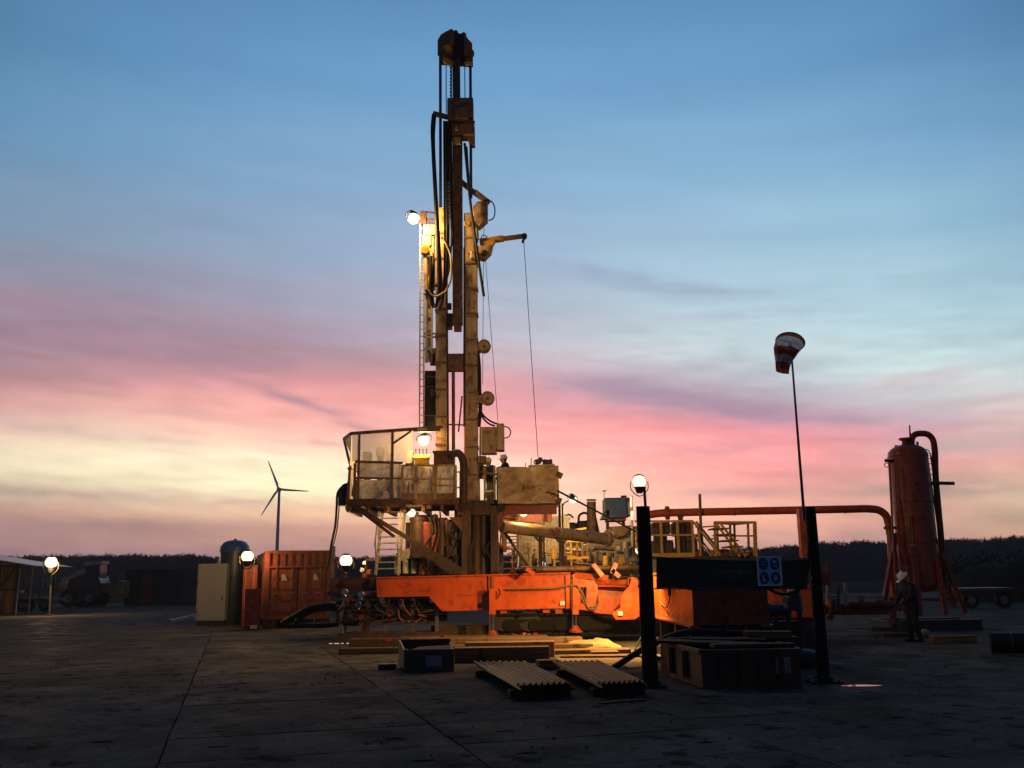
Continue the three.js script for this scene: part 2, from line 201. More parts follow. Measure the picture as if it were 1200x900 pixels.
const M = {
  orange: mat(0.62, 0.105, 0.014, { rough: 0.42, roughnessMap: tRough, map: tGrime, scale: 0.35 }),
  orangeOld: mat(0.42, 0.07, 0.018, { rough: 0.6, map: tRust, scale: 0.4 }),
  containerRed: mat(0.19, 0.036, 0.016, { rough: 0.6, map: tRust, scale: 0.4 }),
  binRed: mat(0.10, 0.020, 0.012, { rough: 0.65, map: tRust, scale: 0.5 }),
  rustBrown: mat(0.30, 0.155, 0.07, { rough: 0.55, map: tRust, scale: 0.6 }),
  shadeBlack: mat(0.010, 0.010, 0.010, { rough: 0.85, specularIntensity: 0.15, map: null }),  // crawler black, painted extra dark for the shade under the chassis
  vessel: mat(0.42, 0.07, 0.018, { rough: 0.34, map: tRust, scale: 0.4 }),
  plainGrey: mat(0.30, 0.285, 0.26, { rough: 0.5, map: null }),
  tankBlue: mat(0.028, 0.05, 0.10, { rough: 0.4, map: tGrime, scale: 0.5 }),
  postDark: mat(0.028, 0.021, 0.018, { rough: 0.75, specularIntensity: 0.3, map: tRust, scale: 0.7 }),
  red: mat(0.30, 0.035, 0.015, { rough: 0.55, map: tRust, scale: 0.5 }),
  cream: mat(0.52, 0.38, 0.21, { rough: 0.5, map: tRust, scale: 0.3 }),
  creamDark: mat(0.25, 0.15, 0.075, { rough: 0.6, map: tRust, scale: 0.6 }),
  brown: mat(0.13, 0.052, 0.025, { rough: 0.55, map: tRust, scale: 0.6 }),
  yellow: mat(0.60, 0.36, 0.035, { rough: 0.5, map: tGrime, scale: 0.7 }),
  steel: mat(0.22, 0.21, 0.20, { rough: 0.45, metal: 0.6, map: tGrime, scale: 0.8 }),
  dark: mat(0.035, 0.034, 0.035, { rough: 0.6, map: tGrime, scale: 0.7 }),
  darkBrown: mat(0.080, 0.040, 0.023, { rough: 0.65, map: tRust, scale: 0.7 }),
  rubber: mat(0.016, 0.016, 0.017, { rough: 0.6, specularIntensity: 0.5, map: null }),
  cable: mat(0.10, 0.11, 0.14, { rough: 0.5, metal: 0.5, map: null }),
  chrome: mat(0.6, 0.6, 0.6, { rough: 0.16, metal: 1, map: null }),
  blueCyl: mat(0.03, 0.045, 0.12, { rough: 0.3, metal: 0.3, map: null }),
  blue: mat(0.03, 0.10, 0.30, { rough: 0.35, map: tGrime, scale: 0.5 }),
  greyBox: mat(0.30, 0.29, 0.27, { rough: 0.55, map: tGrime, scale: 0.5 }),
  beige: mat(0.40, 0.35, 0.27, { rough: 0.6, map: tGrime, scale: 0.6 }),
  pale: mat(0.52, 0.50, 0.46, { rough: 0.55, map: tGrime, scale: 0.4 }),
  slate: mat(0.06, 0.07, 0.09, { rough: 0.5, map: tGrime, scale: 0.6 }),
  white: mat(0.75, 0.74, 0.70, { rough: 0.45, map: tGrime, scale: 0.8 }),
  wood: [mat(0.27, 0.165, 0.08, { rough: 0.85, map: tWood, scale: 0.5 }), mat(0.20, 0.125, 0.065, { rough: 0.85, map: tWood, scale: 0.43 }), mat(0.34, 0.21, 0.10, { rough: 0.85, map: tWood, scale: 0.57 })],
  woodDark: mat(0.085, 0.055, 0.035, { rough: 0.9, map: tWood, scale: 0.5 }),
  sand: mat(0.42, 0.30, 0.15, { rough: 1, map: tConc, scale: 0.6 }),
  tarp: mat(0.60, 0.48, 0.30, { rough: 0.75, map: tTarp, scale: 0.35 }),
  sheet: mat(0.026, 0.025, 0.025, { rough: 0.5, metal: 0.0, specularIntensity: 0.35, map: tGrime, scale: 0.6 }),
  helmetWhite: mat(0.8, 0.8, 0.78, { rough: 0.3, map: null }), helmetYellow: mat(0.75, 0.42, 0.03, { rough: 0.3, map: null }),
  cloth: new THREE.MeshStandardMaterial({ vertexColors: true, roughness: 0.85, side: THREE.DoubleSide }),
  film: mat(0.92, 0.90, 0.86, { rough: 0.45, transmission: 0.28, thickness: 0, map: tTarp, scale: 0.4 }),
  glass: mat(0.90, 0.89, 0.88, { rough: 0.32, transmission: 0.68, thickness: 0, map: null }),
};
const lampMat = (r, g, b, k) => { const m = new THREE.MeshStandardMaterial({ color: 0x222222, roughness: 0.3 }); m.emissive.setRGB(r, g, b); m.emissiveIntensity = k; return m; };
const WARM = [1.0, 0.58, 0.20], glowWarm = lampMat(1.0, 0.84, 0.52, 2.2), glowCool = lampMat(0.95, 0.97, 1.0, 2);
// a floodlight: housing, glass front that glows, yoke; its light stands just in front of the glass
function floodlight(label, at, aim, { mount = null, r = 0.2, power = 60, angle = 1.25, color = WARM, glow = glowWarm, pen = 0.6, group = 'lit work lamps', soft = 8, omni = false } = {}) {
  const dir = aim.clone().sub(at).normalize(), t = thing('floodlight', label, 'lamp', at, group);
  const face = (mount ?? dir).clone().normalize(), back = at.clone().addScaledVector(face, -r * 1.5), side = face.clone().cross(mount ? V(0, 0, 1) : UPV).normalize();
  part(t, 'housing', [rod(back, at.clone().addScaledVector(face, -r * 0.72), r * 0.4, r * 0.66, 18), ring(at.clone().addScaledVector(face, -r * 0.72), r * 0.67, r * 0.06, face, 22)], M.dark);
  part(t, 'lens', new THREE.SphereGeometry(r * 0.86, 22, 14, 0, Math.PI * 2, 0, Math.PI * 0.8).applyQuaternion(new THREE.Quaternion().setFromUnitVectors(UPV, face)).translate(at.x, at.y, at.z), glow);
  part(t, 'yoke', tube([at.clone().addScaledVector(side, r * 1.12), at.clone().addScaledVector(side, r * 1.1).addScaledVector(face, -r), back.clone().addScaledVector(face, -r * 0.4), at.clone().addScaledVector(side, -r * 1.1).addScaledVector(face, -r), at.clone().addScaledVector(side, -r * 1.12)], r * 0.07, 16, 6), M.dark);
  { const top = UPV.clone().addScaledVector(face, -0.35 * face.y).normalize(), cap = new THREE.SphereGeometry(r * 1.0, 18, 6, 0, Math.PI * 2, 0, Math.PI * 0.24).scale(1.05, 1, 1.05); part(t, 'visor', cap.applyQuaternion(new THREE.Quaternion().setFromUnitVectors(UPV, top)).translate(at.x, at.y, at.z), M.dark);
    const guard = []; for (let k = 0; k < 3; k++) guard.push(new THREE.TorusGeometry(r * 0.95, r * 0.028, 5, 24).rotateY(k * Math.PI / 3).applyQuaternion(new THREE.Quaternion().setFromUnitVectors(UPV, face)).translate(at.x, at.y, at.z)); part(t, 'guard', guard, M.dark); }
  if (power > 0) {
    const l = omni ? new THREE.PointLight(new THREE.Color().setRGB(...color), power) : new THREE.SpotLight(new THREE.Color().setRGB(...color), power, 0, angle, pen, 2), p = omni && r <= 0.25 ? at.clone() : at.clone().addScaledVector(dir, r * 1.06);
    l.position.copy(p); if (l.target) { l.target.position.copy(p).add(dir); scene.add(l.target); } l.castShadow = true; l.shadow.radius = soft; l.name = 'lamp'; scene.add(l);
  }
  return t;
}

// ================================================================ SETTING
// ---- ground: dark soil sheet to the horizon, concrete slabs laid on it
const groundMat = mat(0.052, 0.051, 0.052, { rough: 1, specularIntensity: 0.005, map: tConc, scale: 0.11, bumpMap: rep(tConcBump, 0.2), bumpScale: 0.02 });
const ground = struct('ground', box(-620, 620, -0.6, -0.03, -860, 40), groundMat);
{
  const slabMats = [0, 1, 2, 3, 4].map((k) => { const m = mat(0.140 + 0.014 * (k % 3), 0.138 + 0.014 * (k % 3), 0.136 + 0.013 * (k % 3), { rough: 0.62, specularIntensity: 0.005, map: null }); m.map = rep(tConc, 0.31); m.map.offset.set(k * 0.37, k * 0.61); m.map.rotation = k * 1.3; m.roughnessMap = rep(tConcRough, 0.27); m.roughness = 1; m.bumpMap = rep(tConcBump, 0.7); m.bumpScale = 0.006; return m; });
  const shapes = [];
  for (let k = 0; k < 6; k++) {
    const j = () => rr(-0.012, 0.012), c = () => rr(0.0, 0.035), L = 1.489, P = 0.741;
    const s = new THREE.Shape([[-L + c(), -P + j()], [L - c(), -P + j()], [L + j(), -P + c()], [L + j(), P - c()], [L - c(), P + j()], [-L + c(), P + j()], [-L + j(), P - c()], [-L + j(), -P + c()]].map((p) => new THREE.Vector2(...p)));
    if (k < 4) for (const [hx, hy] of k % 2 ? [[-0.95, 0.05], [0.95, -0.06]] : [[-0.8, -0.1]]) { const h = new THREE.Path(); h.absellipse(hx + j() * 4, hy + j() * 4, 0.13, 0.055, 0, Math.PI * 2, true); s.holes.push(h); }
    const g = new THREE.ExtrudeGeometry(s, { depth: 0.06, bevelEnabled: false, curveSegments: 4 }).rotateX(-Math.PI / 2); g.translate(0, -0.06, 0);
    const p = g.attributes.position, uv = new Float32Array(p.count * 2); for (let i = 0; i < p.count; i++) { uv[i * 2] = p.getX(i) + k * 1.7; uv[i * 2 + 1] = p.getZ(i) + k * 2.3; } g.setAttribute('uv', new THREE.BufferAttribute(uv, 2)); shapes.push(g);
  }
  const ax = -0.287, az = -0.958, bx = 0.958, bz = -0.287, list = [];
  for (let i = -26; i < 26; i++) { const off = 10.1 + (hash(i, 3, 5) > 0.5 ? 0.75 : 0) * (i === 0 ? 0 : 1); for (let j = -14; j < 66; j++) {
    const p = -0.62 + 3 * i + 1.5, s = off + 1.5 * j + 0.75, x = p * bx + s * ax, z = p * bz + s * az, d = -z;
    if (d < 3.5 || d > 92 || Math.abs(x) > d * 0.60 + 2.6) continue;
    list.push([d, x, z]);
  } }
  list.sort((a, b) => a[0] - b[0]);
  const rest = [];
  list.forEach(([d, x, z], n) => {
    const g = shapes[Math.floor(hash(n, 7, 9) * 6)], y = (hash(n, 1, 2) - 0.5) * 0.008, turn = Math.atan2(-bz, bx) + (hash(n, 4, 1) > 0.5 ? Math.PI : 0) + (hash(n, 8, 2) - 0.5) * 0.006;
    if (n < 300) {
      const m = new THREE.Mesh(g, slabMats[Math.floor(hash(n, 2, 3) * 5)]); m.name = 'concrete_slab'; m.position.set(x, y, z); m.rotation.set((hash(n, 5, 5) - 0.5) * 0.004, turn, (hash(n, 6, 6) - 0.5) * 0.004, 'YXZ'); m.receiveShadow = m.castShadow = true; ground.add(m);
    } else rest.push(g.clone().rotateY(turn).translate(x, y, z));
  });
  if (rest.length) { const m = new THREE.Mesh(mergeGeometries(rest), slabMats[1]); m.name = 'farther_slabs'; m.userData.kind = 'stuff'; m.receiveShadow = true; ground.add(m); }
}
// ---- loose grit and clods scattered over the slabs
{
  const q = mulberry(606), g = new THREE.IcosahedronGeometry(1, 0), n = 1500, im = new THREE.InstancedMesh(g, mat(0.10, 0.09, 0.08, { rough: 1, map: null }), n), mm = new THREE.Matrix4(), qu = new THREE.Quaternion();
  for (let k = 0; k < n; k++) { const d = 6 + 26 * Math.pow(q(), 0.8), x = (q() - 0.5) * 1.15 * d, c = fbm(x * 0.35 + 9, d * 0.35, 3, 6), s = (0.004 + 0.013 * q() * q()) * (c > 0.52 ? 1.4 : 0.7); qu.setFromEuler(new THREE.Euler(q() * 6, q() * 6, q() * 6)); mm.compose(V(x, s * 0.3, -d), qu, V(s * (1 + q()), s * 0.7, s * (1 + q()))); im.setMatrixAt(k, mm); }
  im.name = 'loose_grit'; im.userData = { kind: 'stuff', label: 'loose grit and small clods scattered over the concrete slabs', category: 'grit' }; scene.add(im);
}
// ---- rising land behind the yard
{
  const W = 140, g = new THREE.PlaneGeometry(1300, 420, W, 24).rotateX(-Math.PI / 2); g.translate(0, 0, -520); const p = g.attributes.position;
  for (let i = 0; i < p.count; i++) { const x = p.getX(i), z = p.getZ(i), t = smooth(-305, -345, z); p.setY(i, -0.5 + t * (7.5 + 2.5 * fbm(x * 0.012 + 30, z * 0.01, 4, 77)) + smooth(60, 330, x) * t * 4); }
  g.computeVertexNormals(); struct('hill', g, mat(0.022, 0.024, 0.016, { rough: 1, map: tConc, scale: 0.05 }));
}
// ---- the wood on the skyline: many trees, one mass
{
  const wood = new THREE.Group(); wood.name = 'far_wood'; wood.userData = { label: 'dark strip of woodland along the skyline behind the drilling yard', category: 'woodland', kind: 'stuff' }; scene.add(wood);
  const leafM = mat(0.030, 0.034, 0.018, { rough: 1, map: null }), barkM = mat(0.035, 0.028, 0.022, { rough: 1, map: null });
  const variants = 5, N = 560;
  for (let v = 0; v < variants; v++) {
    const q = mulberry(900 + v), pos = [], bare = v === 4;
    const tri = (c, s) => { for (let k = 0; k < 3; k++) pos.push(c[0] + (q() - 0.5) * s, c[1] + (q() - 0.5) * s, c[2] + (q() - 0.5) * s); };
    const lobes = Array.from({ length: 9 }, (_, k) => { const a = q() * 6.28, r = q() * 0.27; return [Math.cos(a) * r, 0.18 + q() * 0.66, Math.sin(a) * r, 0.12 + q() * 0.12]; });
    for (const [x, y, z, r] of lobes) for (let k = 0; k < (bare ? 30 : 105); k++) { const a = q() * 6.28, b = Math.acos(2 * q() - 1), rad = r * (0.55 + 0.55 * q()); tri([x + rad * Math.sin(b) * Math.cos(a), y + rad * 0.85 * Math.cos(b), z + rad * Math.sin(b) * Math.sin(a)], bare ? 0.035 : 0.07); }
    const lg = new THREE.BufferGeometry(); lg.setAttribute('position', new THREE.Float32BufferAttribute(pos, 3)); lg.computeVertexNormals();
    const tr = [rod(V(0, 0, 0), V(0, 0.55, 0), 0.022, 0.012, 6)]; for (const [x, y, z, r] of lobes) { tr.push(rod(V(0, 0.22 + 0.25 * q(), 0), V(x, y, z), 0.011, 0.004, 4)); if (bare) for (let k = 0; k < 7; k++) { const a = q() * 6.28; tr.push(rod(V(x, y - 0.05, z), V(x + Math.cos(a) * r, y + (q() - 0.1) * 0.2, z + Math.sin(a) * r), 0.003, 0.0012, 3)); } }
    for (const [name, geo, m] of [['foliage', lg, leafM], ['branches', merged([tr]), barkM]]) {
      const im = new THREE.InstancedMesh(geo, m, N), mm = new THREE.Matrix4(), w = mulberry(77 + v);
      for (let k = 0; k < N; k++) {
        const az = (-34 + 68 * (k + w()) / N) * Math.PI / 180, d = 250 + 75 * w(), right = smooth(0.0, 0.5, az);
        const h = (10.6 + 1.1 * w() + 1.9 * fbm(az * 18 + 5, 2, 3, 12)) * (d / 290) * (1 - 0.10 * smooth(-0.45, -0.15, az)) * (1 + 0.26 * right) * (bare ? 1.0 : 0.95), sw = h * (0.6 + 0.3 * w());
        mm.makeRotationY(w() * 6.28).scale(V(sw, h, sw)).setPosition(Math.tan(az) * d, -0.4, -d); im.setMatrixAt(k, mm);
      }
      im.name = name; wood.add(im);
    }
  }
}
// ---- earth bank with scrub on the side of the separator
{
  const a = Gd(1096, 62), b = Gd(1420, 50), n = 60, pos = [], idx = [];
  for (let i = 0; i <= n; i++) for (let j = 0; j <= 12; j++) {
    const u = i / n, v = j / 12, c = a.clone().lerp(b, u), t = Math.sin(Math.PI * v), h = (1.5 + 0.9 * smooth(0, 0.25, u)) * smooth(0, 0.12, u) * Math.pow(t, 0.8) * (0.85 + 0.35 * fbm(u * 9, v * 3, 4, 88));
    pos.push(c.x + (v - 0.5) * 1.0, -0.1 + h, c.z + 3.4 - v * 7 + (fbm(u * 6, v, 3, 5) - 0.5) * 1.5);
  }
  for (let i = 0; i < n; i++) for (let j = 0; j < 12; j++) { const k = i * 13 + j; idx.push(k, k + 13, k + 14, k, k + 14, k + 1); }
  const g = new THREE.BufferGeometry(); g.setAttribute('position', new THREE.Float32BufferAttribute(pos, 3)); g.setIndex(idx); g.computeVertexNormals(); g.setAttribute('uv', new THREE.Float32BufferAttribute(new Float32Array(pos.length / 3 * 2), 2));
  struct('earth_bank', g, mat(0.030, 0.026, 0.020, { rough: 1, map: tConc, scale: 0.3 }));
  const q = mulberry(5150), tp = [];
  for (let k = 0; k < 520; k++) { const u = q(), c = a.clone().lerp(b, u), y = 1.2 + 0.8 * smooth(0, 0.25, u) * q(), s = 0.4 + q() * 0.9, bx = c.x + (q() - 0.5) * 2, bz = c.z - q() * 3; for (let m = 0; m < 16; m++) { const x = bx + (q() - 0.5) * s * 1.3, z = bz + (q() - 0.5) * s, h = y + q() * s; for (let e = 0; e < 3; e++) tp.push(x + (q() - 0.5) * 0.2, h + (q() - 0.5) * 0.3, z + (q() - 0.5) * 0.2); } }
  const sg = new THREE.BufferGeometry(); sg.setAttribute('position', new THREE.Float32BufferAttribute(tp, 3)); sg.computeVertexNormals();
  const sm = new THREE.Mesh(sg, mat(0.030, 0.032, 0.018, { rough: 1, map: null })); sm.name = 'scrub'; sm.userData = { kind: 'stuff', label: 'low dark scrub growing on the earth bank behind the separator', category: 'scrub' }; sm.castShadow = true; scene.add(sm);
}
// ---- wind turbine far behind the container
{
  const d = 800, hub = Q(327.3, 574, d), base = V(Q(324, 660, d).x, -2, -d), t = thing('wind_turbine', 'tall three-bladed wind turbine on the horizon behind the orange container', 'wind turbine', base);
  const m = mat(0.5, 0.5, 0.52, { rough: 0.5, map: null });
  part(t, 'tower', rod(base, V(base.x, hub.y - 1, -d), 1.75, 1.1, 20), m);
  part(t, 'nacelle', obox(V(base.x + 0.15, hub.y + 0.4, -d - 1.4), 2.5, 2.6, 7.6, 0.15, 0, 0, 0.5), m);
  const c = V(base.x + 0.35, hub.y + 0.3, -d + 4.2); part(t, 'hub', ball(c, 1.65, 1, 1, 1.25), m);
  for (const [px, py] of [[315, 541], [362, 576.5], [307, 605]]) {
    const e = Q(px, py, d).sub(Q(327.3, 574, d)), L = 26.8, dir = V(e.x, e.y, 0).normalize(), nrm = V(-dir.y, dir.x, 0), o = [[0, -0.6], [2, -0.7], [5.5, -1.25], [14, -0.85], [L - 1.4, -0.35], [L, 0], [L - 1.4, 0.2], [14, 0.4], [5.5, 0.6], [2, 0.7], [0, 0.6]];
    part(t, 'blade', plate(o.map(([a, b]) => [dir.x * a + nrm.x * b, dir.y * a + nrm.y * b]), 0.25, -0.25, 0.08).translate(c.x, c.y, c.z), m);
  }
}
// ---- timber site shed at the edge of the yard
{
  const d = 58, b = Gd(-22, d), t = thing('site_shed', 'pale timber clad shed with sloping metal roof at the edge of the yard', 'shed', b);
  const x1 = Q(20.5, 690, d).x, x0 = x1 - 5.2, top = Q(18, 661, d).y, z = -d;
  part(t, 'wall', [box(x0, x1, 0, top - 0.05, z - 0.15, z - 0.03), plate([[x0, top - 0.06], [x1, top - 0.06], [x1 - 2.6, top + 0.62], [x0, top + 0.9]], z - 0.03, z - 0.15)], M.beige); part(t, 'rear_wall', box(x0, x1 - 2.2, 0, top - 0.05, z - 4.2, z - 4), M.woodDark);
  let k = 0; for (let x = x1 - 0.16; x > x0; x -= 0.325) part(t, 'plank', box(x - 0.15, x + 0.15, 0.08 + 0.02 * (k % 3), top - 0.08, z - 0.03, z + 0.002 + 0.006 * (k++ % 2)), k % 3 ? M.wood[2] : M.wood[0]);
  for (const x of [x1 - 0.07, x1 - 1.15, x1 - 2.3]) part(t, 'post', box(x - 0.07, x + 0.07, 0, top, z, z + 0.08), M.woodDark);
  for (const y of [0.1, top * 0.5, top - 0.1]) part(t, 'rail', box(x0, x1, y - 0.05, y + 0.05, z + 0.006, z + 0.06), M.woodDark);
  part(t, 'brace', bar(V(x1 - 1.1, top * 0.52, z + 0.09), V(x1 - 0.1, top - 0.15, z + 0.09), 0.1, 0.05), M.woodDark);
  const rx = Q(46, 664, d).x; part(t, 'roof', qslab(V(x0 - 0.3, top + 1.0, z + 0.5), V(rx, top - 0.12, z + 0.5), V(rx, top - 0.12, z - 4.4), V(x0 - 0.3, top + 1.0, z - 4.4), 0.07), mat(0.24, 0.30, 0.40, { rough: 0.3, metal: 0.3, map: tGrime }));
  part(t, 'eave_post', rod(V(rx - 0.25, 0, z + 0.3), V(rx - 0.25, top - 0.1, z + 0.3), 0.05), M.steel);
  part(t, 'wheel_arch', disc(V(x1 - 1.05, 0.55, z + 0.12), 0.42, 0.16, V(0, 0, 1)), M.darkBrown);
}

// ================================================================ DRILLING RIG
const RD = 28.4;                                               // distance of the mast
const P = (x, y, d = RD) => Q(x, y, d);
const up = (x, y0, y1, d, w, t = w) => bar(P(x, y1, d), P(x, y0, d), w, t);
{
  const t = thing('drilling_rig', 'tall drilling rig with cream twin-column telescopic mast standing above the orange chassis', 'drilling rig', Gd(548, RD));
  // --- twin mast columns, each a welded box with flanges and clamp bands
  for (const [xt, xb, yt, yb, w] of [[516.5, 518.2, 246, 588, 0.27], [552.5, 553.3, 252, 590, 0.30]]) {
    const a = P(xb, yb), b = P(xt, yt), c = part(t, 'mast_column', [bar(a, b, w, 0.34), bar(a.clone().add(V(0, 0, 0.19)), b.clone().add(V(0, 0, 0.19)), w * 1.25, 0.03), bar(a.clone().add(V(0, 0, -0.19)), b.clone().add(V(0, 0, -0.19)), w * 1.25, 0.03)], M.cream);
    for (let k = 1; k < 11; k++) { const p = a.clone().lerp(b, k / 11); part(c, 'clamp_band', obox(p.add(V(0, 0, 0.02)), w * 1.42, 0.07, 0.42), M.creamDark); }
    const s = xb < 530 ? 1 : -1, off = V(s * (w / 2 + 0.06), 0, 0.1); part(c, 'guide_rail', bar(a.clone().add(off), b.clone().add(off), 0.05, 0.12), M.darkBrown);
  }
  { // rack with teeth along the inner side of the right column
    const g = []; for (let y = 500; y < 604; y += 2.6) g.push(obox(P(546.6, y, RD - 0.2), 0.11, 0.035, 0.12)); part(t, 'rack', [up(545.4, 500, 604, RD - 0.16, 0.06, 0.1), g], M.yellow);
    const g2 = []; for (let y = 300; y < 500; y += 4.5) g2.push(obox(P(544.6, y, RD - 0.1), 0.09, 0.03, 0.06)); part(t, 'cable_guide', [up(543.6, 290, 500, RD - 0.06, 0.035), up(546.2, 290, 500, RD - 0.06, 0.03), g2], M.darkBrown);
  }
  // --- telescoping inner mast
  part(t, 'inner_mast', [bar(P(536.6, 380), P(535.8, 140), 0.30, 0.30), bar(P(536.6, 388), P(536.6, 380), 0.24, 0.24), bar(P(531.3, 382, RD - 0.17), P(531.0, 150, RD - 0.17), 0.05, 0.03), bar(P(541.6, 382, RD - 0.17), P(541, 150, RD - 0.17), 0.05, 0.03)], M.rustBrown);
  part(t, 'inner_tip', [bar(P(534.5, 140), P(533.6, 66), 0.20, 0.24), bar(P(537.6, 140, RD - 0.1), P(537, 66, RD - 0.1), 0.12, 0.14)], M.slate);
  { const g = []; for (let y = 72; y < 138; y += 4) g.push(obox(P(528.3, y, RD - 0.1), 0.06, 0.05, 0.1)); part(t, 'drag_chain', [g, up(529.2, 72, 138, RD - 0.1, 0.03)], M.rubber); }
  // --- crown with sheaves
  {
    const o = (x0, pts) => pts.map(([x, y]) => { const p = P(x, y); return [p.x, p.y]; });
    const c = part(t, 'crown_plate', plate(o(0, [[514, 70], [514, 53], [517.5, 47], [523, 43.5], [530, 40], [533, 44], [531, 68], [528, 75], [524, 76], [519, 71]]), -RD + 0.32, -RD + 0.24, 0.01), M.rustBrown);
    part(t, 'crown_plate', plate(o(0, [[544, 44], [549, 52], [553.5, 57], [553.5, 73], [545, 71]]), -RD + 0.32, -RD + 0.24, 0.01), M.rustBrown);
    part(t, 'crown_plate', plate(o(0, [[514, 70], [514, 53], [523, 43.5], [530, 40], [538, 41], [549, 50], [553.5, 57], [553.5, 73]]), -RD - 0.24, -RD - 0.32, 0.01), M.rustBrown);
    part(t, 'crown_block', [plate(o(0, [[531, 70], [532, 42], [545, 45], [546, 70]]), -RD + 0.22, -RD - 0.22, 0.01)], M.rubber);
    for (const [x, y] of [[522.5, 57], [549, 63]]) { const s = part(t, 'sheave', disc(P(x, y, RD - 0.1), 0.2, 0.08, V(0, 0, 1), 22), M.yellow); part(s, 'axle', disc(P(x, y, RD - 0.17), 0.06, 0.1, V(0, 0, 1)), M.dark); }
    part(t, 'lamp_catch_plate', obox(P(525, 57, RD - 0.42), 0.22, 0.26, 0.03, -0.3, 1.0, 0.2), M.yellow);  // tilted yellow plate added to catch the mast lamp from below
    part(t, 'fairlead', obox(P(525, 73, RD - 0.32), 0.34, 0.14, 0.3, 0, 0.3, -0.5), M.yellow); part(t, 'fairlead', obox(P(548.5, 74.5, RD - 0.3), 0.22, 0.08, 0.3, 0, 0.3), M.yellow);  // fairleads made large and tipped down so the mast lamp shows on them
    for (const [x, y] of [[534, 40.5], [543.5, 43]]) part(t, 'pulley', [disc(P(x, y, RD), 0.09, 0.26, V(0, 0, 1))], M.dark);
  }
  // --- feed cylinders and wire ropes from the crown
  for (const [x0, y0, x1, y1, r] of [[516, 72, 516.3, 250, 0.05], [551.2, 72, 552, 232, 0.05]]) part(t, 'feed_cylinder', rod(P(x1, y1, RD - 0.1), P(x0, y0, RD - 0.1), r, r, 10), M.blueCyl);
  for (const [x0, y0, x1, y1] of [[522.8, 76, 523, 132], [544.6, 74, 545, 120]]) part(t, 'wire_rope', rod(P(x1, y1), P(x0, y0), 0.018, 0.018, 6), M.cable);
  // --- travelling carriage near the top: yoke, hose boom, motor block
  {
    const c = part(t, 'carriage', [pb(524, 114, 554.5, 137, RD - 0.24, 0.5, 0.03), pb(533, 125, 549, 139, RD - 0.34, 0.2, 0.03)], M.rustBrown);
    part(c, 'boom', bar(P(507.5, 133, RD - 0.2), P(556, 145, RD - 0.2), 0.12, 0.14), M.rustBrown);
    part(c, 'motor', [pb(528, 144, 556, 158, RD - 0.3, 0.5, 0.04), plate([[545, 158], [556, 158], [556.5, 172], [553, 172], [548, 163]].map(([x, y]) => { const p = P(x, y); return [p.x, p.y]; }), -RD + 0.2, -RD - 0.1, 0.01), pb(530, 157, 541, 166, RD - 0.25, 0.35, 0.03)], M.rustBrown);
    part(c, 'port', disc(P(535, 151, RD - 0.33), 0.06, 0.1, V(0, 0, 1)), M.yellow); part(c, 'coupling', pb(531, 160, 540, 169, RD - 0.32, 0.1, 0.03), M.yellow);
  }
  // --- hoses
  const hose = (pts, r, d) => part(t, 'hose', tube(pts.map(([x, y, e = 0]) => P(x, y, d + e)), r, pts.length * 8, 7), M.rubber);
  hose([[507.5, 134], [506.2, 150], [507.2, 180], [509.5, 225], [511.8, 270], [513.5, 310], [513.5, 345], [509.5, 361], [505, 352], [504.5, 320], [505, 300]], 0.048, RD - 0.5);
  hose([[510, 135], [508.5, 160], [511, 220], [514.5, 280], [516.5, 325], [514, 352], [509, 358], [507, 345], [508, 310]], 0.04, RD - 0.42);
  for (const [x, e, yb] of [[520.3, 0.02, 362], [522.5, -0.06, 350], [524.6, 0.0, 340], [526.8, -0.04, 330], [528.6, 0.02, 300]]) hose([[x, 142], [x + 0.3, 190], [x + 0.8, 240], [x + 0.9 + (x > 526 ? 1 : 0), 285], [x - 1.5, yb - 10], [x - 5, yb]], 0.034, RD - 0.32 + e);
  hose([[544.5, 168], [547.5, 200], [551, 235], [555, 265], [560, 300], [564.5, 330], [567, 347]], 0.045, RD - 0.45);
  hose([[547, 172], [549, 205], [551.5, 240], [555.5, 285], [557, 306]], 0.03, RD - 0.38);
  part(t, 'hose_guide', tube([[517.5, 278], [521, 283], [527, 296], [529, 310], [527.5, 330], [521, 343]].map(([x, y]) => P(x, y, RD - 0.42)), 0.035, 30, 7), M.cream);
  part(t, 'hose_saddle', [tube([[502, 340], [506, 346], [512, 347], [518, 344], [523, 341]].map(([x, y]) => P(x, y, RD - 0.55)), 0.03, 20, 6), bar(P(503, 339, RD - 0.5), P(503.5, 357, RD - 0.5), 0.04, 0.06)], M.cream);
  { for (let y = 215; y < 262; y += 4.6) part(t, 'chain_link', obox(P(525.4, y, RD - 0.5), 0.045, 0.07, 0.03), M.chrome); }
  // --- cross members, middle block and rods below it
  part(t, 'cross_block', pb(521, 414, 546, 434, RD - 0.1, 0.3, 0.03), M.rustBrown); part(t, 'cross_bar', pb(513, 381, 530, 386, RD, 0.1), M.rustBrown);
  for (const x of [528.5, 534.6]) part(t, 'bolt', disc(P(x, 423.5, RD - 0.12), 0.03, 0.05, V(0, 0, 1), 8), M.chrome);
  part(t, 'drill_string', rod(P(531.6, 590), P(531.2, 430), 0.055, 0.055, 10), M.creamDark);
  part(t, 'guide_rod', [rod(P(525.2, 530), P(524.6, 430), 0.03, 0.03, 8), rod(P(537.3, 506), P(541.5, 464), 0.024, 0.024, 8), rod(P(526, 497.5), P(543, 498), 0.022, 0.022, 8)], M.darkBrown);
  part(t, 'valve_block', [pb(524.5, 367, 530, 381, RD - 0.2, 0.2), pb(523.5, 355, 529, 362, RD - 0.15, 0.12)], M.dark);
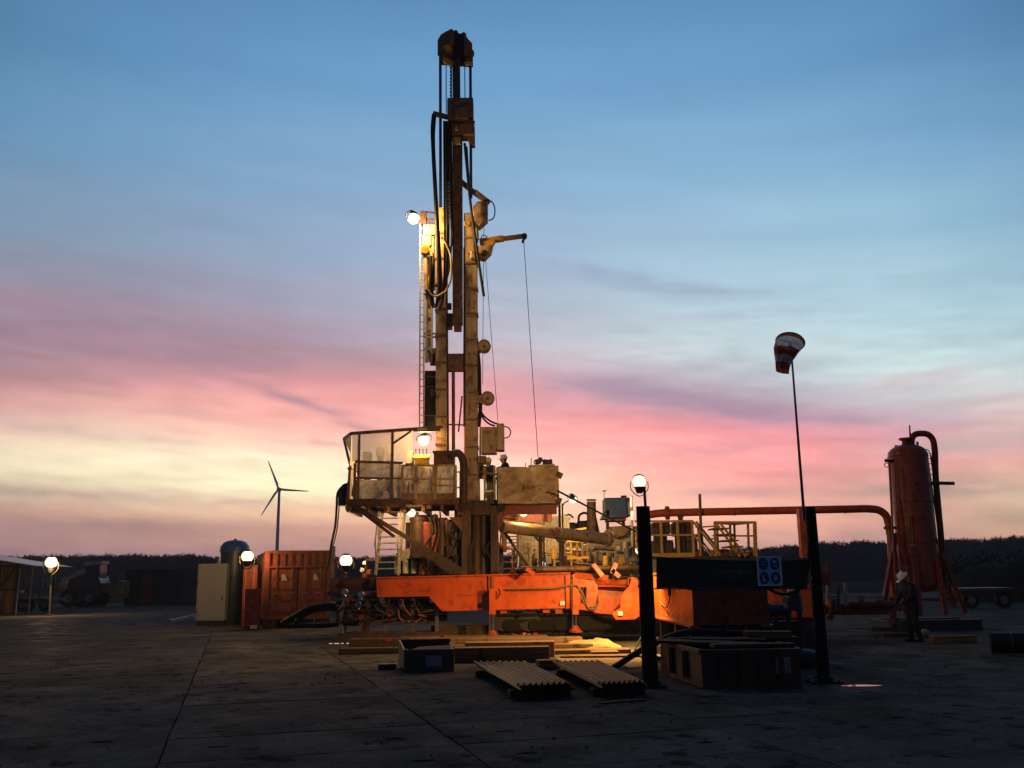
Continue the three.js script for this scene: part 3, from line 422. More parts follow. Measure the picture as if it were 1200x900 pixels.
  // --- ladder and cable tray on the left of the mast
  {
    const l = part(t, 'ladder', [bar(P(491.6, 500), P(492.6, 262), 0.045, 0.05), bar(P(496.4, 500), P(497.2, 262), 0.045, 0.05)], M.pale);
    for (let y = 268; y < 500; y += 8.4) part(l, 'rung', rod(P(491.9, y), P(496.8, y), 0.017, 0.017, 6), M.pale);
    const tray = part(t, 'cable_tray', [bar(P(499.2, 425), P(499.8, 300), 0.06, 0.1), bar(P(506, 425), P(506.2, 300), 0.06, 0.1)], M.pale); part(tray, 'tray_web', pb(499.5, 300, 504.8, 424, RD + 0.02, 0.02), M.pale); for (let y = 312; y < 420; y += 14) part(tray, 'tray_rung', bar(P(499, y, RD - 0.03), P(506, y, RD - 0.03), 0.03), M.cream);
    for (const y of [345, 391, 395, 409]) part(tray, 'crossbar', bar(P(496.5, y), P(514, y), 0.05, 0.05), M.cream);
    part(t, 'panel_box', [pb(497.5, 434, 511.5, 500, RD - 0.02, 0.35, 0.02)], M.rubber);
    for (const y of [441, 453, 487]) part(t, 'panel_bar', bar(P(497, y, RD - 0.06), P(512.5, y, RD - 0.06), 0.025), M.steel);
    part(t, 'junction_box', pb(503.5, 456, 509, 464, RD - 0.1, 0.09, 0.01), M.darkBrown);
    part(t, 'bracket', [bar(P(505, 416), P(513, 409), 0.25, 0.1), pb(504, 414, 513, 427, RD + 0.02, 0.2)], M.creamDark);
  }
  { // bright head of the ladder side: winch with drum under the mast lamp
    const w = part(t, 'winch', [pb(497, 263, 510.5, 275, RD - 0.25, 0.4, 0.03), pb(495, 275, 506, 288, RD - 0.2, 0.4, 0.04), pb(493, 287, 503, 296, RD - 0.2, 0.3, 0.04)], M.cream);
    part(w, 'drum', rod(P(498, 292, RD - 0.3), P(498, 292, RD + 0.3), 0.13, 0.13, 16), M.yellow);
    part(w, 'cylinder', [rod(P(499.5, 340, RD - 0.1), P(498.5, 296, RD - 0.1), 0.07, 0.07, 12), rod(P(508, 340, RD - 0.1), P(507, 275, RD - 0.1), 0.06, 0.06, 12)], M.cream);
    part(w, 'pipe', tube([[502, 290], [505.5, 296], [506, 312], [503, 330], [506, 345]].map(([x, y]) => P(x, y, RD - 0.25)), 0.045, 24, 7), M.yellow);
    part(t, 'lamp_bracket', [bar(P(495, 248), P(511, 249.5), 0.05), bar(P(500, 256), P(511, 257), 0.05), pb(492.5, 247, 499.5, 262, RD - 0.1, 0.16, 0.02), bar(P(500, 258), P(510, 263), 0.05)], M.darkBrown);
  }
  // --- right side: hose arm with box, jib crane, winches
  {
    const a = part(t, 'hose_arm', [bar(P(539, 212), P(556, 226), 0.16, 0.14), bar(P(556, 225), P(573, 238), 0.18, 0.16)], M.creamDark);
    part(a, 'head_box', [plate([[555, 246], [560, 240], [571, 240], [571, 259], [562, 267], [556, 264]].map(([x, y]) => { const p = P(x, y); return [p.x, p.y]; }), -RD + 0.25, -RD - 0.2, 0.02)], M.cream);
    part(a, 'cable_loop', tube([[573, 235], [577, 237], [580, 246], [578, 256], [572.5, 258.5]].map(([x, y]) => P(x, y)), 0.022, 24, 6), M.rubber);
    part(a, 'roller', [ring(P(547.5, 262, RD - 0.3), 0.08, 0.03, V(0, 0, 1)), disc(P(547.5, 262, RD - 0.3), 0.07, 0.04, V(0, 0, 1))], M.yellow);
    part(a, 'strut', bar(P(558, 262), P(558.5, 280), 0.14, 0.2), M.cream);
    part(a, 'clamp', [pb(551, 293, 560.5, 303, RD - 0.35, 0.6, 0.05)], M.cream);
    const j = part(t, 'jib_crane', [bar(P(562, 283.5), P(590, 279.5), 0.17, 0.17), bar(P(588, 280), P(615, 276.5), 0.12, 0.13)], M.yellow);
    part(j, 'jib_base', plate([[563, 284], [581, 282], [577, 289.5], [565, 290]].map(([x, y]) => { const p = P(x, y); return [p.x, p.y]; }), -RD + 0.12, -RD - 0.12, 0.01), M.yellow);
    part(j, 'winch_housing', plate([[560, 291], [577, 290], [575, 297], [568, 304], [561, 303]].map(([x, y]) => { const p = P(x, y); return [p.x, p.y]; }), -RD + 0.2, -RD - 0.2, 0.02), M.cream);
    part(j, 'winch_drum', disc(P(567.5, 296.5, RD - 0.22), 0.1, 0.06, V(0, 0, 1)), M.dark);
    part(j, 'jib_head', [disc(P(614.5, 277, RD), 0.09, 0.14, V(0, 0, 1)), bar(P(614, 279), P(612.5, 284.5), 0.07, 0.08)], M.dark);
    part(j, 'hoist_line', rod(P(630.5, 536), P(613.8, 283), 0.011, 0.011, 5), M.cable);
    part(j, 'control_loop', tube([[563, 281], [566, 275.5], [570, 277], [572, 281]].map(([x, y]) => P(x, y)), 0.016, 14, 5), M.rubber);
    for (const [x, y, r, xb] of [[567.5, 406, 0.19, 558], [571.5, 467, 0.20, 557]]) {
      const s = part(t, 'cable_winch', [pb(xb - 5, y - 4, x, y + 4.5, RD - 0.2, 0.4, 0.02), disc(P(x, y, RD - 0.02), r, 0.4, V(0, 0, 1), 22)], M.cream); part(s, 'flange', [ring(P(x, y, RD - 0.2), r * 0.98, 0.025, V(0, 0, 1)), disc(P(x, y, RD - 0.22), 0.05, 0.06, V(0, 0, 1))], M.creamDark);
    }
    part(t, 'pulling_rope', rod(P(565.5, 450), P(567, 262), 0.009, 0.009, 5), M.cable);
    part(t, 'pulling_rope', rod(P(584, 500), P(569, 304), 0.009, 0.009, 5), M.cable);
    hose([[560, 412], [561.5, 430], [562, 455], [563, 478], [561, 500]], 0.06, RD - 0.05);
    hose([[561, 476], [566, 486], [574, 493], [583, 497]], 0.03, RD - 0.15); hose([[562, 480], [567, 491], [574, 497], [580, 499]], 0.03, RD - 0.1);
    const e = part(t, 'control_cabinet', [pb(563.5, 500, 582, 531, RD - 0.3, 0.5, 0.02), pb(582, 496, 591, 527, RD - 0.35, 0.55, 0.02)], M.cream);
    part(e, 'cable_loop', tube([[591, 500], [595.5, 501], [598.5, 506], [596, 512], [591, 513.5]].map(([x, y]) => P(x, y)), 0.02, 20, 5), M.rubber);
    part(e, 'side_conduit', [bar(P(563, 500), P(562.5, 545), 0.05), bar(P(583, 499, RD - 0.38), P(583, 529, RD - 0.38), 0.03, 0.02)], M.creamDark);
    part(t, 'rotary_motor', [pb(560, 534, 570, 543, RD - 0.3, 0.4, 0.03), rod(P(557, 556), P(572, 554), 0.07, 0.07, 10), pb(557, 543, 567, 552, RD - 0.1, 0.3, 0.03)], M.creamDark);
    part(t, 'torque_block', [pb(546, 562, 562, 585, RD - 0.3, 0.6, 0.04), pb(548, 548, 561, 556, RD - 0.32, 0.5, 0.03)], M.cream);
  }
  // --- substructure between the working floor and the chassis
  {
    const s = part(t, 'substructure', [pb(541, 592, 552, 674, RD - 0.4, 0.5), pb(575, 590, 584, 674, RD - 0.4, 0.5), pb(536, 586, 588, 604, RD - 0.35, 1.4, 0.03), pb(553, 610, 565, 640, RD + 0.1, 0.4)], M.darkBrown);
    part(s, 'gusset', plate([[584, 592], [598, 590], [590, 606], [584, 622]].map(([x, y]) => { const p = P(x, y, RD - 0.4); return [p.x, p.y]; }), -RD + 0.4, -RD + 0.3), M.red);
    part(s, 'eye', disc(P(587.5, 595, RD - 0.42), 0.13, 0.05, V(0, 0, 1)), M.rubber);
    part(s, 'gusset', plate([[541, 606], [526, 606], [541, 622]].map(([x, y]) => { const p = P(x, y, RD - 0.4); return [p.x, p.y]; }), -RD + 0.4, -RD + 0.3), M.brown);
    for (const [x, y0, y1, w, m] of [[500.5, 612, 655, 0.20, M.red], [516.5, 607, 652, 0.20, M.brown], [509.5, 627, 656, 0.14, M.orangeOld], [525, 609, 640, 0.16, M.brown], [490, 606, 655, 0.24, M.darkBrown], [533, 620, 650, 0.13, M.creamDark], [548, 604, 674, 0.14, M.brown], [521, 640, 674, 0.1, M.dark], [513, 648, 674, 0.14, M.dark], [495, 640, 674, 0.12, M.brown], [558, 600, 674, 0.16, M.darkBrown], [566, 604, 674, 0.12, M.dark], [571.5, 600, 674, 0.1, M.darkBrown], [536, 650, 674, 0.2, M.dark]])
      part(t, 'hydraulic_cylinder', [rod(P(x, y1, RD), P(x, y0, RD), w, w, 14), rod(P(x, y0 + 4, RD), P(x, y0 + 1, RD), w * 1.12, w * 1.12, 14), rod(P(x, y1 - 4, RD), P(x, y1 - 1, RD), w * 1.12, w * 1.12, 14)], m);
    for (const [a, b, w] of [[[417, 594], [547, 672], 0.13], [[411, 590], [462, 629], 0.09], [[484, 642], [545, 672], 0.16], [[488, 640], [520, 665], 0.12]]) part(t, 'diagonal_brace', bar(P(...a, RD - 0.9), P(...b, RD - 0.9), w, w), M.darkBrown);
    part(t, 'blowout_preventer', [rod(P(537, 674, RD + 0.4), P(537, 640, RD + 0.4), 0.32, 0.32, 18), rod(P(537, 664, RD + 0.4), P(537, 660, RD + 0.4), 0.44, 0.44, 18), rod(P(537, 650, RD + 0.4), P(537, 646, RD + 0.4), 0.44, 0.44, 18)], M.darkBrown);
    part(t, 'pump_box', [pb(500, 655, 530, 674, RD - 0.2, 0.6, 0.03), pb(523, 640, 533, 652, RD - 0.3, 0.3, 0.02)], M.dark);
    hose([[530, 612], [528, 622], [533, 634], [529, 645], [524, 655]], 0.05, RD - 0.4); hose([[540, 607], [535, 617], [531, 628], [536, 640]], 0.06, RD - 0.3); hose([[505, 606], [506, 620], [503, 640], [508, 660]], 0.035, RD - 0.5);
    for (let k = 0; k < 6; k++) part(t, 'roller_bracket', bar(P(596 + k * 14, 675, RD - 0.6), P(603 + k * 14 - (k % 2) * 12, 666, RD - 0.6), 0.06, 0.12), M.orangeOld);
  }
  { // crowd of struts, pipes and boxes between chassis and floor
    const q = mulberry(4242), R = (a, b) => a + (b - a) * q(), ms = [M.brown, M.darkBrown, M.red, M.dark, M.brown, M.orangeOld, M.darkBrown];
    for (let k = 0; k < 34; k++) {
      const x = R(484, 592), y0 = R(597, 640), y1 = y0 + R(18, 55), d = RD + R(0.2, 1.6), m = ms[Math.floor(q() * ms.length)], kind = q();
      if (kind < 0.4) part(t, 'strut', bar(P(x, Math.min(y1, 673), d), P(x + R(-3, 3), y0, d), R(0.07, 0.18), R(0.07, 0.16)), m);
      else if (kind < 0.62) part(t, 'pipe', rod(P(x, Math.min(y1, 673), d), P(x + R(-1, 1), y0, d), R(0.05, 0.13), undefined, 12), m);
      else if (kind < 0.82) part(t, 'cross_strut', bar(P(x - R(8, 22), y0 + R(0, 24), d), P(x + R(6, 20), y0 + R(0, 24), d), R(0.06, 0.12)), m);
      else part(t, 'valve_box', pb(x, y0, x + R(5, 11), y0 + R(6, 14), d - 0.3, 0.3, 0.02), m);
    }
    part(t, 'rear_panel', pb(489, 603, 513, 672, RD + 1.7, 0.1), M.darkBrown); part(t, 'rear_panel', pb(516, 612, 541, 672, RD + 1.8, 0.1), M.brown); part(t, 'rear_panel', pb(552, 606, 561, 672, RD + 1.7, 0.1), M.darkBrown); part(t, 'rear_panel', pb(565, 640, 590, 672, RD + 1.75, 0.1), M.dark);
    for (let k = 0; k < 9; k++) { const x = R(488, 585); hose([[x, R(598, 612)], [x + R(-6, 6), R(620, 630)], [x + R(-8, 8), R(640, 650)], [x + R(-5, 5), R(662, 672)]], R(0.025, 0.05), RD + R(-0.55, 0.1)); }
  }
  // --- engine block with pale cylinders beside the access ladder
  const e = part(t, 'engine', [pb(463, 648, 490, 674, RD + 0.3, 1.0, 0.05), pb(475, 612, 488, 648, RD + 0.6, 0.6, 0.03)], M.darkBrown);
  part(e, 'exhaust_cover', bar(P(468, 652, RD + 0.1), P(489, 646, RD + 0.1), 0.14, 0.3), M.pale);
  for (const x of [466, 475, 485]) part(e, 'filter', [rod(P(x, 672, RD + 0.1), P(x, 659, RD + 0.1), 0.09, 0.09, 12), ball(P(x, 658.5, RD + 0.1), 0.09)], M.pale);
}
// ---- orange chassis that carries the rig
const CD = 26.4;
{
  const t = thing('rig_chassis', 'long orange steel chassis beam under the drilling rig', 'chassis', Gd(580, CD));
  const S = (pts, d = CD) => pts.map(([x, y]) => { const p = P(x, y, d); return [p.x, p.y]; });
  part(t, 'side_beam', plate(S([[441, 677.5], [573, 674], [573.4, 714.5], [518, 716], [502, 698.5], [442, 699.5]]), -CD, -CD - 0.12, 0.012), M.orange);
  part(t, 'side_beam', plate(S([[578.5, 674], [668, 672], [668, 712.5], [579, 714.5]]), -CD - 0.03, -CD - 0.15, 0.012), M.orange);
  part(t, 'side_beam', plate(S([[441, 677.5], [668, 672], [668, 712.5], [518, 716], [502, 698.5], [442, 699.5]]), -CD - 2.3, -CD - 2.42, 0.012), M.orange);
  part(t, 'top_flange', [bar(P(441, 677.2, CD + 0.02), P(668, 671.4, CD + 0.02), 0.22, 0.035)], M.orange);
  part(t, 'deck', box(P(441, 690, CD).x, P(745, 690, CD).x, P(600, 676, CD).y - 0.06, P(600, 676, CD).y - 0.03, -CD - 2.3, -CD - 0.13), M.darkBrown);
  part(t, 'joint_plate', [pb(572.5, 675, 579, 718, CD - 0.06, 0.1), pb(576, 676, 579.5, 700, CD - 0.1, 0.06)], M.orangeOld);
  part(t, 'rib', pb(663, 675, 666, 713, CD - 0.05, 0.06), M.orange);
  part(t, 'drain_hole', disc(P(563, 709.5, CD), 0.075, 0.05, V(0, 0, 1)).scale(1, 1, 1), M.rubber);
  part(t, 'weld_seam', bar(P(535, 697.6, CD - 0.015), P(572, 697, CD - 0.015), 0.02, 0.015), M.orangeOld);
  // yoke with open window, then plate with round hole
  { const s = new THREE.Shape(S([[671, 673.5], [676, 671], [700, 677], [700, 716.5], [671, 713]]).map((p) => new THREE.Vector2(...p))); s.holes.push(new THREE.Path(S([[680, 688], [680, 707], [687, 709], [687, 688]]).map((p) => new THREE.Vector2(...p))));
    part(t, 'yoke', new THREE.ExtrudeGeometry(s, { depth: 0.14, bevelEnabled: true, bevelSize: 0.01, bevelThickness: 0.01, bevelSegments: 1 }).translate(0, 0, -CD - 0.05), M.orange);
    const s2 = new THREE.Shape(S([[727.5, 698], [738, 686.5], [740, 678], [748, 678], [749, 722], [744, 725.5], [722, 726], [717, 719], [727.5, 713]], CD - 1).map((p) => new THREE.Vector2(...p))), h = new THREE.Path(), c = P(741.5, 704, CD - 1); h.absellipse(c.x, c.y, 0.075, 0.09, 0, 6.283, true); s2.holes.push(h);
    part(t, 'lug_plate', new THREE.ExtrudeGeometry(s2, { depth: 0.1, bevelEnabled: true, bevelSize: 0.01, bevelThickness: 0.01, bevelSegments: 1 }).translate(0, 0, -CD + 0.9), M.orange);
    part(t, 'lug_plate', new THREE.ExtrudeGeometry(s2, { depth: 0.1, bevelEnabled: false }).translate(0, 0, -CD - 1.6), M.orange); }
  part(t, 'web_panel', plate(S([[699, 687], [748, 687], [748, 719], [699, 717]], CD + 0.3), -CD - 0.3, -CD - 0.4), M.orange);
  part(t, 'upper_rail', [rod(P(696, 682, CD), P(742, 683, CD - 0.4), 0.09, 0.09, 12), bar(P(697, 686.5, CD), P(740, 686.5, CD - 0.3), 0.16, 0.05)], M.orange);
  part(t, 'lower_rail', bar(P(698, 717.5, CD - 0.1), P(726, 719.5, CD - 0.5), 0.2, 0.04), M.orange);
  part(t, 'rail_end', [disc(P(741, 681.5, CD - 0.9), 0.12, 0.2, V(0, 0, 1)), pb(736, 677, 747, 686, CD - 1, 0.12, 0.02)], M.orange);
  part(t, 'yoke_arm', bar(P(674, 674, CD - 0.05), P(713, 677.5, CD - 0.2), 0.12, 0.16), M.orange);
  for (const [x, y] of [[659, 707], [727, 719]]) part(t, 'reflector', pb(x - 3, y - 2.6, x + 3, y + 2.6, CD - (x > 700 ? 1.08 : 0.04), 0.05, 0.01), M.white);
  part(t, 'hydraulic_hose', tube([[595, 690], [620, 689.5], [650, 689], [672, 686], [680, 690], [683, 704], [690, 711], [698, 710], [700, 703]].map(([x, y]) => P(x, y, CD - 0.12)), 0.028, 60, 6), M.creamDark);
  part(t, 'hydraulic_hose', tube([[584, 690], [586, 694], [583, 700], [578, 704]].map(([x, y]) => P(x, y, CD - 0.12)), 0.03, 20, 6), M.darkBrown);
  part(t, 'hydraulic_hose', tube([[676, 686], [684, 698], [690, 713], [699, 712], [701, 698]].map(([x, y]) => P(x, y, CD - 0.16)), 0.024, 30, 6), M.creamDark);
  for (const [x, d] of [[577, CD - 0.25], [674.5, CD - 0.1]]) {
    const yb = d < CD - 0.2 ? 742.5 : 737, j = part(t, 'jack', [bar(P(x, 720, d), P(x, 690, d), 0.17, 0.16)], M.orange);
    part(j, 'piston', [rod(P(x + 0.6, yb, d), P(x + 0.6, 718, d), 0.04, 0.04, 10), rod(P(x - 3.4, yb - 3, d), P(x - 3.4, 716, d), 0.03, 0.03, 10)], M.chrome);
    part(j, 'jack_foot', [rod(P(x, yb + 2, d), P(x, yb - 4, d), 0.17, 0.07, 14), rod(P(x, yb + 4, d), P(x, yb + 1.6, d), 0.2, 0.2, 14)], M.orangeOld);
  }
  for (const [x, y] of [[590, 716], [640, 715], [655, 716]]) part(t, 'under_bracket', pb(x - 4, y - 2, x + 4, y + 3, CD + 0.1, 0.2), M.orangeOld);
  part(t, 'axle', [rod(P(590, 727, CD + 0.2), P(590, 727, CD + 2.2), 0.3, 0.3, 16), rod(P(620, 727, CD + 0.2), P(620, 727, CD + 2.2), 0.3, 0.3, 16)], M.rubber);
  for (const x of [600, 640, 690, 730]) part(t, 'track_roller', [rod(P(x, 729, CD + 0.3), P(x, 729, CD + 0.6), 0.32, 0.32, 18), rod(P(x, 729, CD + 1.9), P(x, 729, CD + 2.2), 0.32, 0.32, 18)], M.rubber);
  for (const d of [CD + 0.15, CD + 1.8]) {
    const xa = P(582, 730, d).x, xb = P(760, 730, d).x, tr = part(t, 'crawler_track', box(xa + 0.05, xb - 0.05, 0.24, 0.72, -d - 0.5, -d - 0.05, 0.12), M.shadeBlack);
    for (let x = xa + 0.12; x < xb - 0.1; x += 0.19) for (const y of [0.21, 0.75]) part(tr, 'track_shoe', box(x - 0.08, x + 0.08, y - 0.035, y + 0.035, -d - 0.56, -d + 0.01), M.shadeBlack);
    for (let k = 0; k < 6; k++) part(tr, 'idler', disc(V(xa + 0.35 + k * (xb - xa - 0.7) / 5, 0.46, -d - 0.03), 0.17, 0.06, V(0, 0, 1), 14), M.shadeBlack);
  }
  part(t, 'rear_frame', pb(386, 677, 441, 693, CD + 3, 0.3), M.brown); part(t, 'tow_bar', bar(P(386, 695, CD + 3), P(441, 706, CD + 2), 0.2, 0.12), M.brown);
}
// ---- hydraulic manifold below the chassis, left
{
  const d = 26.8, t = thing('pipe_manifold', 'dark pipework and valves on a frame under the end of the orange chassis', 'manifold', Gd(460, d));
  const lo = 0.16; { const q = mulberry(777), R = (a, b) => a + (b - a) * q(); for (let k = 0; k < 16; k++) { const x = R(398, 512), y = R(693, 712); part(t, 'hose', tube([P(x, y, d + R(0, 0.4)), P(x + R(-10, 10), y + R(4, 12), d - R(0, 0.3)), P(x + R(-16, 16), 722 + R(-6, 6), d - R(0, 0.2)), P(x + R(-22, 22), 729, d + R(-0.2, 0.3))], R(0.02, 0.045), 22, 6), k % 3 ? M.rubber : M.brown); } for (let k = 0; k < 14; k++) { const x = R(398, 515), y = R(694, 724); part(t, 'fitting', k % 2 ? pb(x, y, x + R(3, 7), y + R(3, 7), d - 0.02, 0.15, 0.01) : disc(P(x, y, d - 0.05), R(0.04, 0.09), 0.1, V(0, 0, 1), 12), [M.steel, M.darkBrown, M.red, M.dark, M.chrome][k % 5]); } }
  part(t, 'frame', [box(P(396, 720, d).x, P(522, 720, d).x, lo, lo + 0.14, -d - 0.1, -d), box(P(396, 720, d).x, P(522, 720, d).x, lo, lo + 0.14, -d - 1.1, -d - 1.0)], M.darkBrown);
  for (const x of [400, 432, 452, 484, 512]) part(t, 'post', box(P(x, 700, d).x - 0.05, P(x, 700, d).x + 0.05, lo + 0.14, 1.05, -d - 0.1, -d), x % 3 ? M.steel : M.darkBrown);
  part(t, 'top_rail', bar(P(400, 700, d), P(516, 698.5, d), 0.09, 0.12), M.darkBrown);
  for (const [y, r, m] of [[705, 0.06, M.dark], [711, 0.09, M.darkBrown], [718, 0.06, M.dark], [725, 0.10, M.darkBrown]]) part(t, 'pipe', rod(P(394, y, d + 0.5), P(524, y - 1, d + 0.5), r, r, 10), m);
  for (const [x, y, k] of [[404, 694, 0], [411, 701, 1], [423, 697, 0], [430, 704, 1], [420, 709, 0], [441, 712, 1], [470, 706, 0], [495, 709, 1], [405, 706, 1], [447, 702, 0]]) { const v = part(t, 'valve', k ? [pb(x - 2, y - 2, x + 3, y + 4, d - 0.04, 0.2, 0.02)] : [rod(P(x, y + 5, d - 0.02), P(x, y - 2, d - 0.02), 0.07, 0.07, 10), disc(P(x, y, d - 0.1), 0.09, 0.1, V(0, 0, 1))], k ? M.darkBrown : M.chrome); if (!k) part(v, 'stem', rod(P(x, y, d - 0.05), P(x + 1, y - 4, d - 0.25), 0.014, 0.014, 6), M.steel); }
}

// ---- driller's platform with glazed windbreak
const box3 = (a, b, w) => bar(a, b, w, w);
{
  const d = 27.4, t = thing('driller_platform', 'glazed and panelled driller platform cantilevered beside the mast', 'work platform', V(P(470, 588, d).x, P(470, 588, d).y, -d - 1.2));
  const z0 = -d, z1 = -d - 2.4, yF = P(470, 587, d).y, X = (x, y = 560) => P(x, y, d).x, Y = (y, x = 470) => P(x, y, d).y;
  const fl = part(t, 'floor', box(X(406, 587), X(538, 587), yF - 0.14, yF + 0.08, z1, z0 - 0.02), M.darkBrown);
  for (const x of [408, 430, 452, 474, 496, 518, 535]) part(fl, 'joist', box(X(x, 590) - 0.05, X(x, 590) + 0.05, yF - 0.3, yF - 0.145, z1, z0 + 0.02), M.brown);
  part(fl, 'edge_channel', box(X(405, 587), X(538, 587), yF - 0.1, yF + 0.06, z0 - 0.02, z0 + 0.04), M.brown);
  part(fl, 'grating_clip', [405, 500].map((x) => box(X(x, 590), X(x + 6, 590), yF - 0.24, yF - 0.14, z0 - 0.2, z0 + 0.05)), M.steel);
  // posts and rails, front
  for (const [x, a, b] of [[420, 508, 586], [459.5, 505, 586], [415.5, 542, 586]]) part(t, 'post', box(X(x) - 0.035, X(x) + 0.035, Y(b), Y(a), z0 - 0.05, z0 + 0.02), M.creamDark);
  for (const [x0, y0, x1, y1, w] of [[411.5, 508, 519, 500.5, 0.09], [416, 541, 472, 542.5, 0.07], [416, 560, 472, 561, 0.06], [484, 504.5, 516, 503.5, 0.1], [460, 520, 483, 504.5, 0.06]]) part(t, 'rail', bar(P(x0, y0, d), P(x1, y1, d), w, w), M.creamDark);
  // side face turned to the left
  const zl = z1 + 0.2, xl = X(408), side = (x, y) => P(x, y, d);
  part(t, 'post', [bar(V(xl, Y(585), zl), P(403, 514.5, d + 2.2), 0.07), bar(V(xl, Y(585), z0), V(xl + 0.05, Y(545), z0), 0.07)], M.creamDark);
  part(t, 'rail', [bar(V(xl, Y(548), z0), V(xl, Y(545), zl), 0.06), bar(V(xl, Y(565), z0), V(xl, Y(563), zl), 0.06), bar(P(411.5, 508, d), P(403, 514.5, d + 2.2), 0.08)], M.creamDark);
  // glazing: upper panes, lower film panels with folds
  const pane = (x0, y0, x1, y1, yb0, yb1, m, bulge, n = 1, e = 0.02) => part(t, 'pane', qslab(P(x0, yb0, d + e), P(x1, yb1, d + e), P(x1, y1, d + e), P(x0, y0, d + e), 0.012, n, bulge), m);
  pane(421, 508.5, 459, 506, 541, 541.5, M.glass); pane(460.5, 506, 483, 504.5, 541.5, 542, M.glass); pane(412.5, 509, 419.3, 508.6, 541, 541, M.glass);
  part(t, 'pane', qslab(V(xl - 0.01, Y(545), zl + 0.05), V(xl + 0.02, Y(546), z0 - 0.06), P(411.5, 510, d + 0.06), P(403.5, 515.5, d + 2.15), 0.012), M.film);
  const wr = (s, a) => (u, v) => a * (fbm(u * 2.5 + s, v * 2 + s * 2, 4, 9) - 0.5);
  pane(421, 542, 459, 543, 560, 560.5, M.film, wr(3, 0.22), 14, 0.04); pane(460.5, 543, 470.5, 543, 560.5, 561, M.film, wr(5, 0.15), 8, 0.04);
  pane(416.5, 562, 459, 562.5, 585, 585, M.film, wr(8, 0.3), 14, 0.04); pane(460.5, 562, 470.5, 562.5, 585, 585, M.film, wr(9, 0.2), 8, 0.04);
  part(t, 'pane', qslab(V(xl + 0.04, Y(585), zl + 0.05), V(xl + 0.04, Y(585), z0 - 0.05), V(xl + 0.04, Y(549), z0 - 0.05), V(xl + 0.04, Y(547), zl + 0.05), 0.012, 8, wr(12, 0.12)), M.film);
  // three framed gates on the mast side
  for (const [x0, x1, s] of [[471.5, 486, 1], [488.5, 508, 2], [511.5, 534, 3]]) {
    const f = part(t, 'gate_frame', [bar(P(x0, 585, d - 0.06), P(x0, 545.5, d - 0.06), 0.07), bar(P(x1, 585, d - 0.06), P(x1, 545.5, d - 0.06), 0.07), bar(P(x0, 545.5, d - 0.06), P(x1, 545.5, d - 0.06), 0.06), bar(P(x0, 561.5, d - 0.06), P(x1, 561.5, d - 0.06), 0.05), s === 3 ? bar(P(x0, 569, d - 0.06), P(x1, 569, d - 0.06), 0.05) : null], M.cream);
    part(f, 'kick_plate', pb(x0, 578, x1, 585, d - 0.1, 0.03), M.creamDark);
    part(f, 'film_panel', qslab(P(x0 + 1, 578, d - 0.03), P(x1 - 1, 578, d - 0.03), P(x1 - 1, 546.5, d - 0.03), P(x0 + 1, 546.5, d - 0.03), 0.012, 12, wr(20 + s, 0.28)), M.film);
  }
  part(t, 'rear_rail', [bar(V(xl, yF + 1.1, z1 + 0.1), V(X(538), yF + 1.1, z1 + 0.1), 0.05), bar(V(xl, yF + 0.6, z1 + 0.1), V(X(538), yF + 0.6, z1 + 0.1), 0.05), ...[0, 1, 2, 3, 4].map((k) => bar(V(xl + k * 0.8, yF, z1 + 0.1), V(xl + k * 0.8, yF + 1.1, z1 + 0.1), 0.05))], M.creamDark);
  part(t, 'hose_reel', [rod(V(xl - 0.1, Y(572), zl + 0.5), V(xl - 0.1, Y(572), z0 - 0.4), 0.22, 0.22, 14), box(xl - 0.3, xl - 0.02, yF - 0.1, Y(573), z0 - 0.5, z0 - 0.1)], M.dark);
  part(t, 'side_hose', tube([[406, 572], [401, 571], [396, 577], [394.5, 595], [393, 615], [388, 640], [386, 655], [383, 668]].map(([x, y]) => P(x, y, d + 1)), 0.036, 50, 8), M.rubber);
  part(t, 'side_hose', tube([[406, 578], [402, 578], [398, 585], [397, 600], [394, 625], [388, 648]].map(([x, y]) => P(x, y, d + 1.15)), 0.02, 40, 6), M.creamDark);
  part(t, 'roof_strip', bar(P(489, 503.2, d - 0.05), P(500, 502.8, d - 0.05), 0.07, 0.07), M.white);
  // things on the platform
  const yT = yF + 0.08;
  const cs = thing('control_console', 'yellow control console with levers standing under the platform lamp', 'console', V(P(494, 545, d + 0.9).x, yT, -d - 0.9));
  { const x = P(494, 545, d + 0.9).x; part(cs, 'body', [box(x - 0.2, x + 0.22, yT, yT + 1.25, -d - 1.2, -d - 0.7, 0.02), obox(V(x, yT + 1.33, -d - 0.95), 0.5, 0.1, 0.5, 0, 0.3)], M.yellow); for (let k = 0; k < 4; k++) part(cs, 'lever', [rod(V(x - 0.17 + k * 0.11, yT + 1.35, -d - 0.9), V(x - 0.17 + k * 0.11, yT + 1.55, -d - 0.82), 0.012), ball(V(x - 0.17 + k * 0.11, yT + 1.56, -d - 0.815), 0.025)], M.rubber); }
  const bx = thing('brown_locker', 'dark brown steel box on the platform in front of the mast', 'locker', V(P(520, 545, d + 0.6).x, yT, -d - 0.6));
  part(bx, 'body', [pb(508, 529, 532, 585, d + 0.4, 0.6, 0.03), pb(507, 528, 533, 530.5, d + 0.38, 0.64, 0.01)], M.brown); part(bx, 'port', disc(P(527, 535, d + 0.39), 0.07, 0.03, V(0, 0, 1)), M.rubber); part(bx, 'elbow', tube([[530, 532], [537, 531], [542, 538], [543.5, 555], [543, 590]].map(([x, y]) => P(x, y, d + 0.5)), 0.12, 30, 10), M.darkBrown);
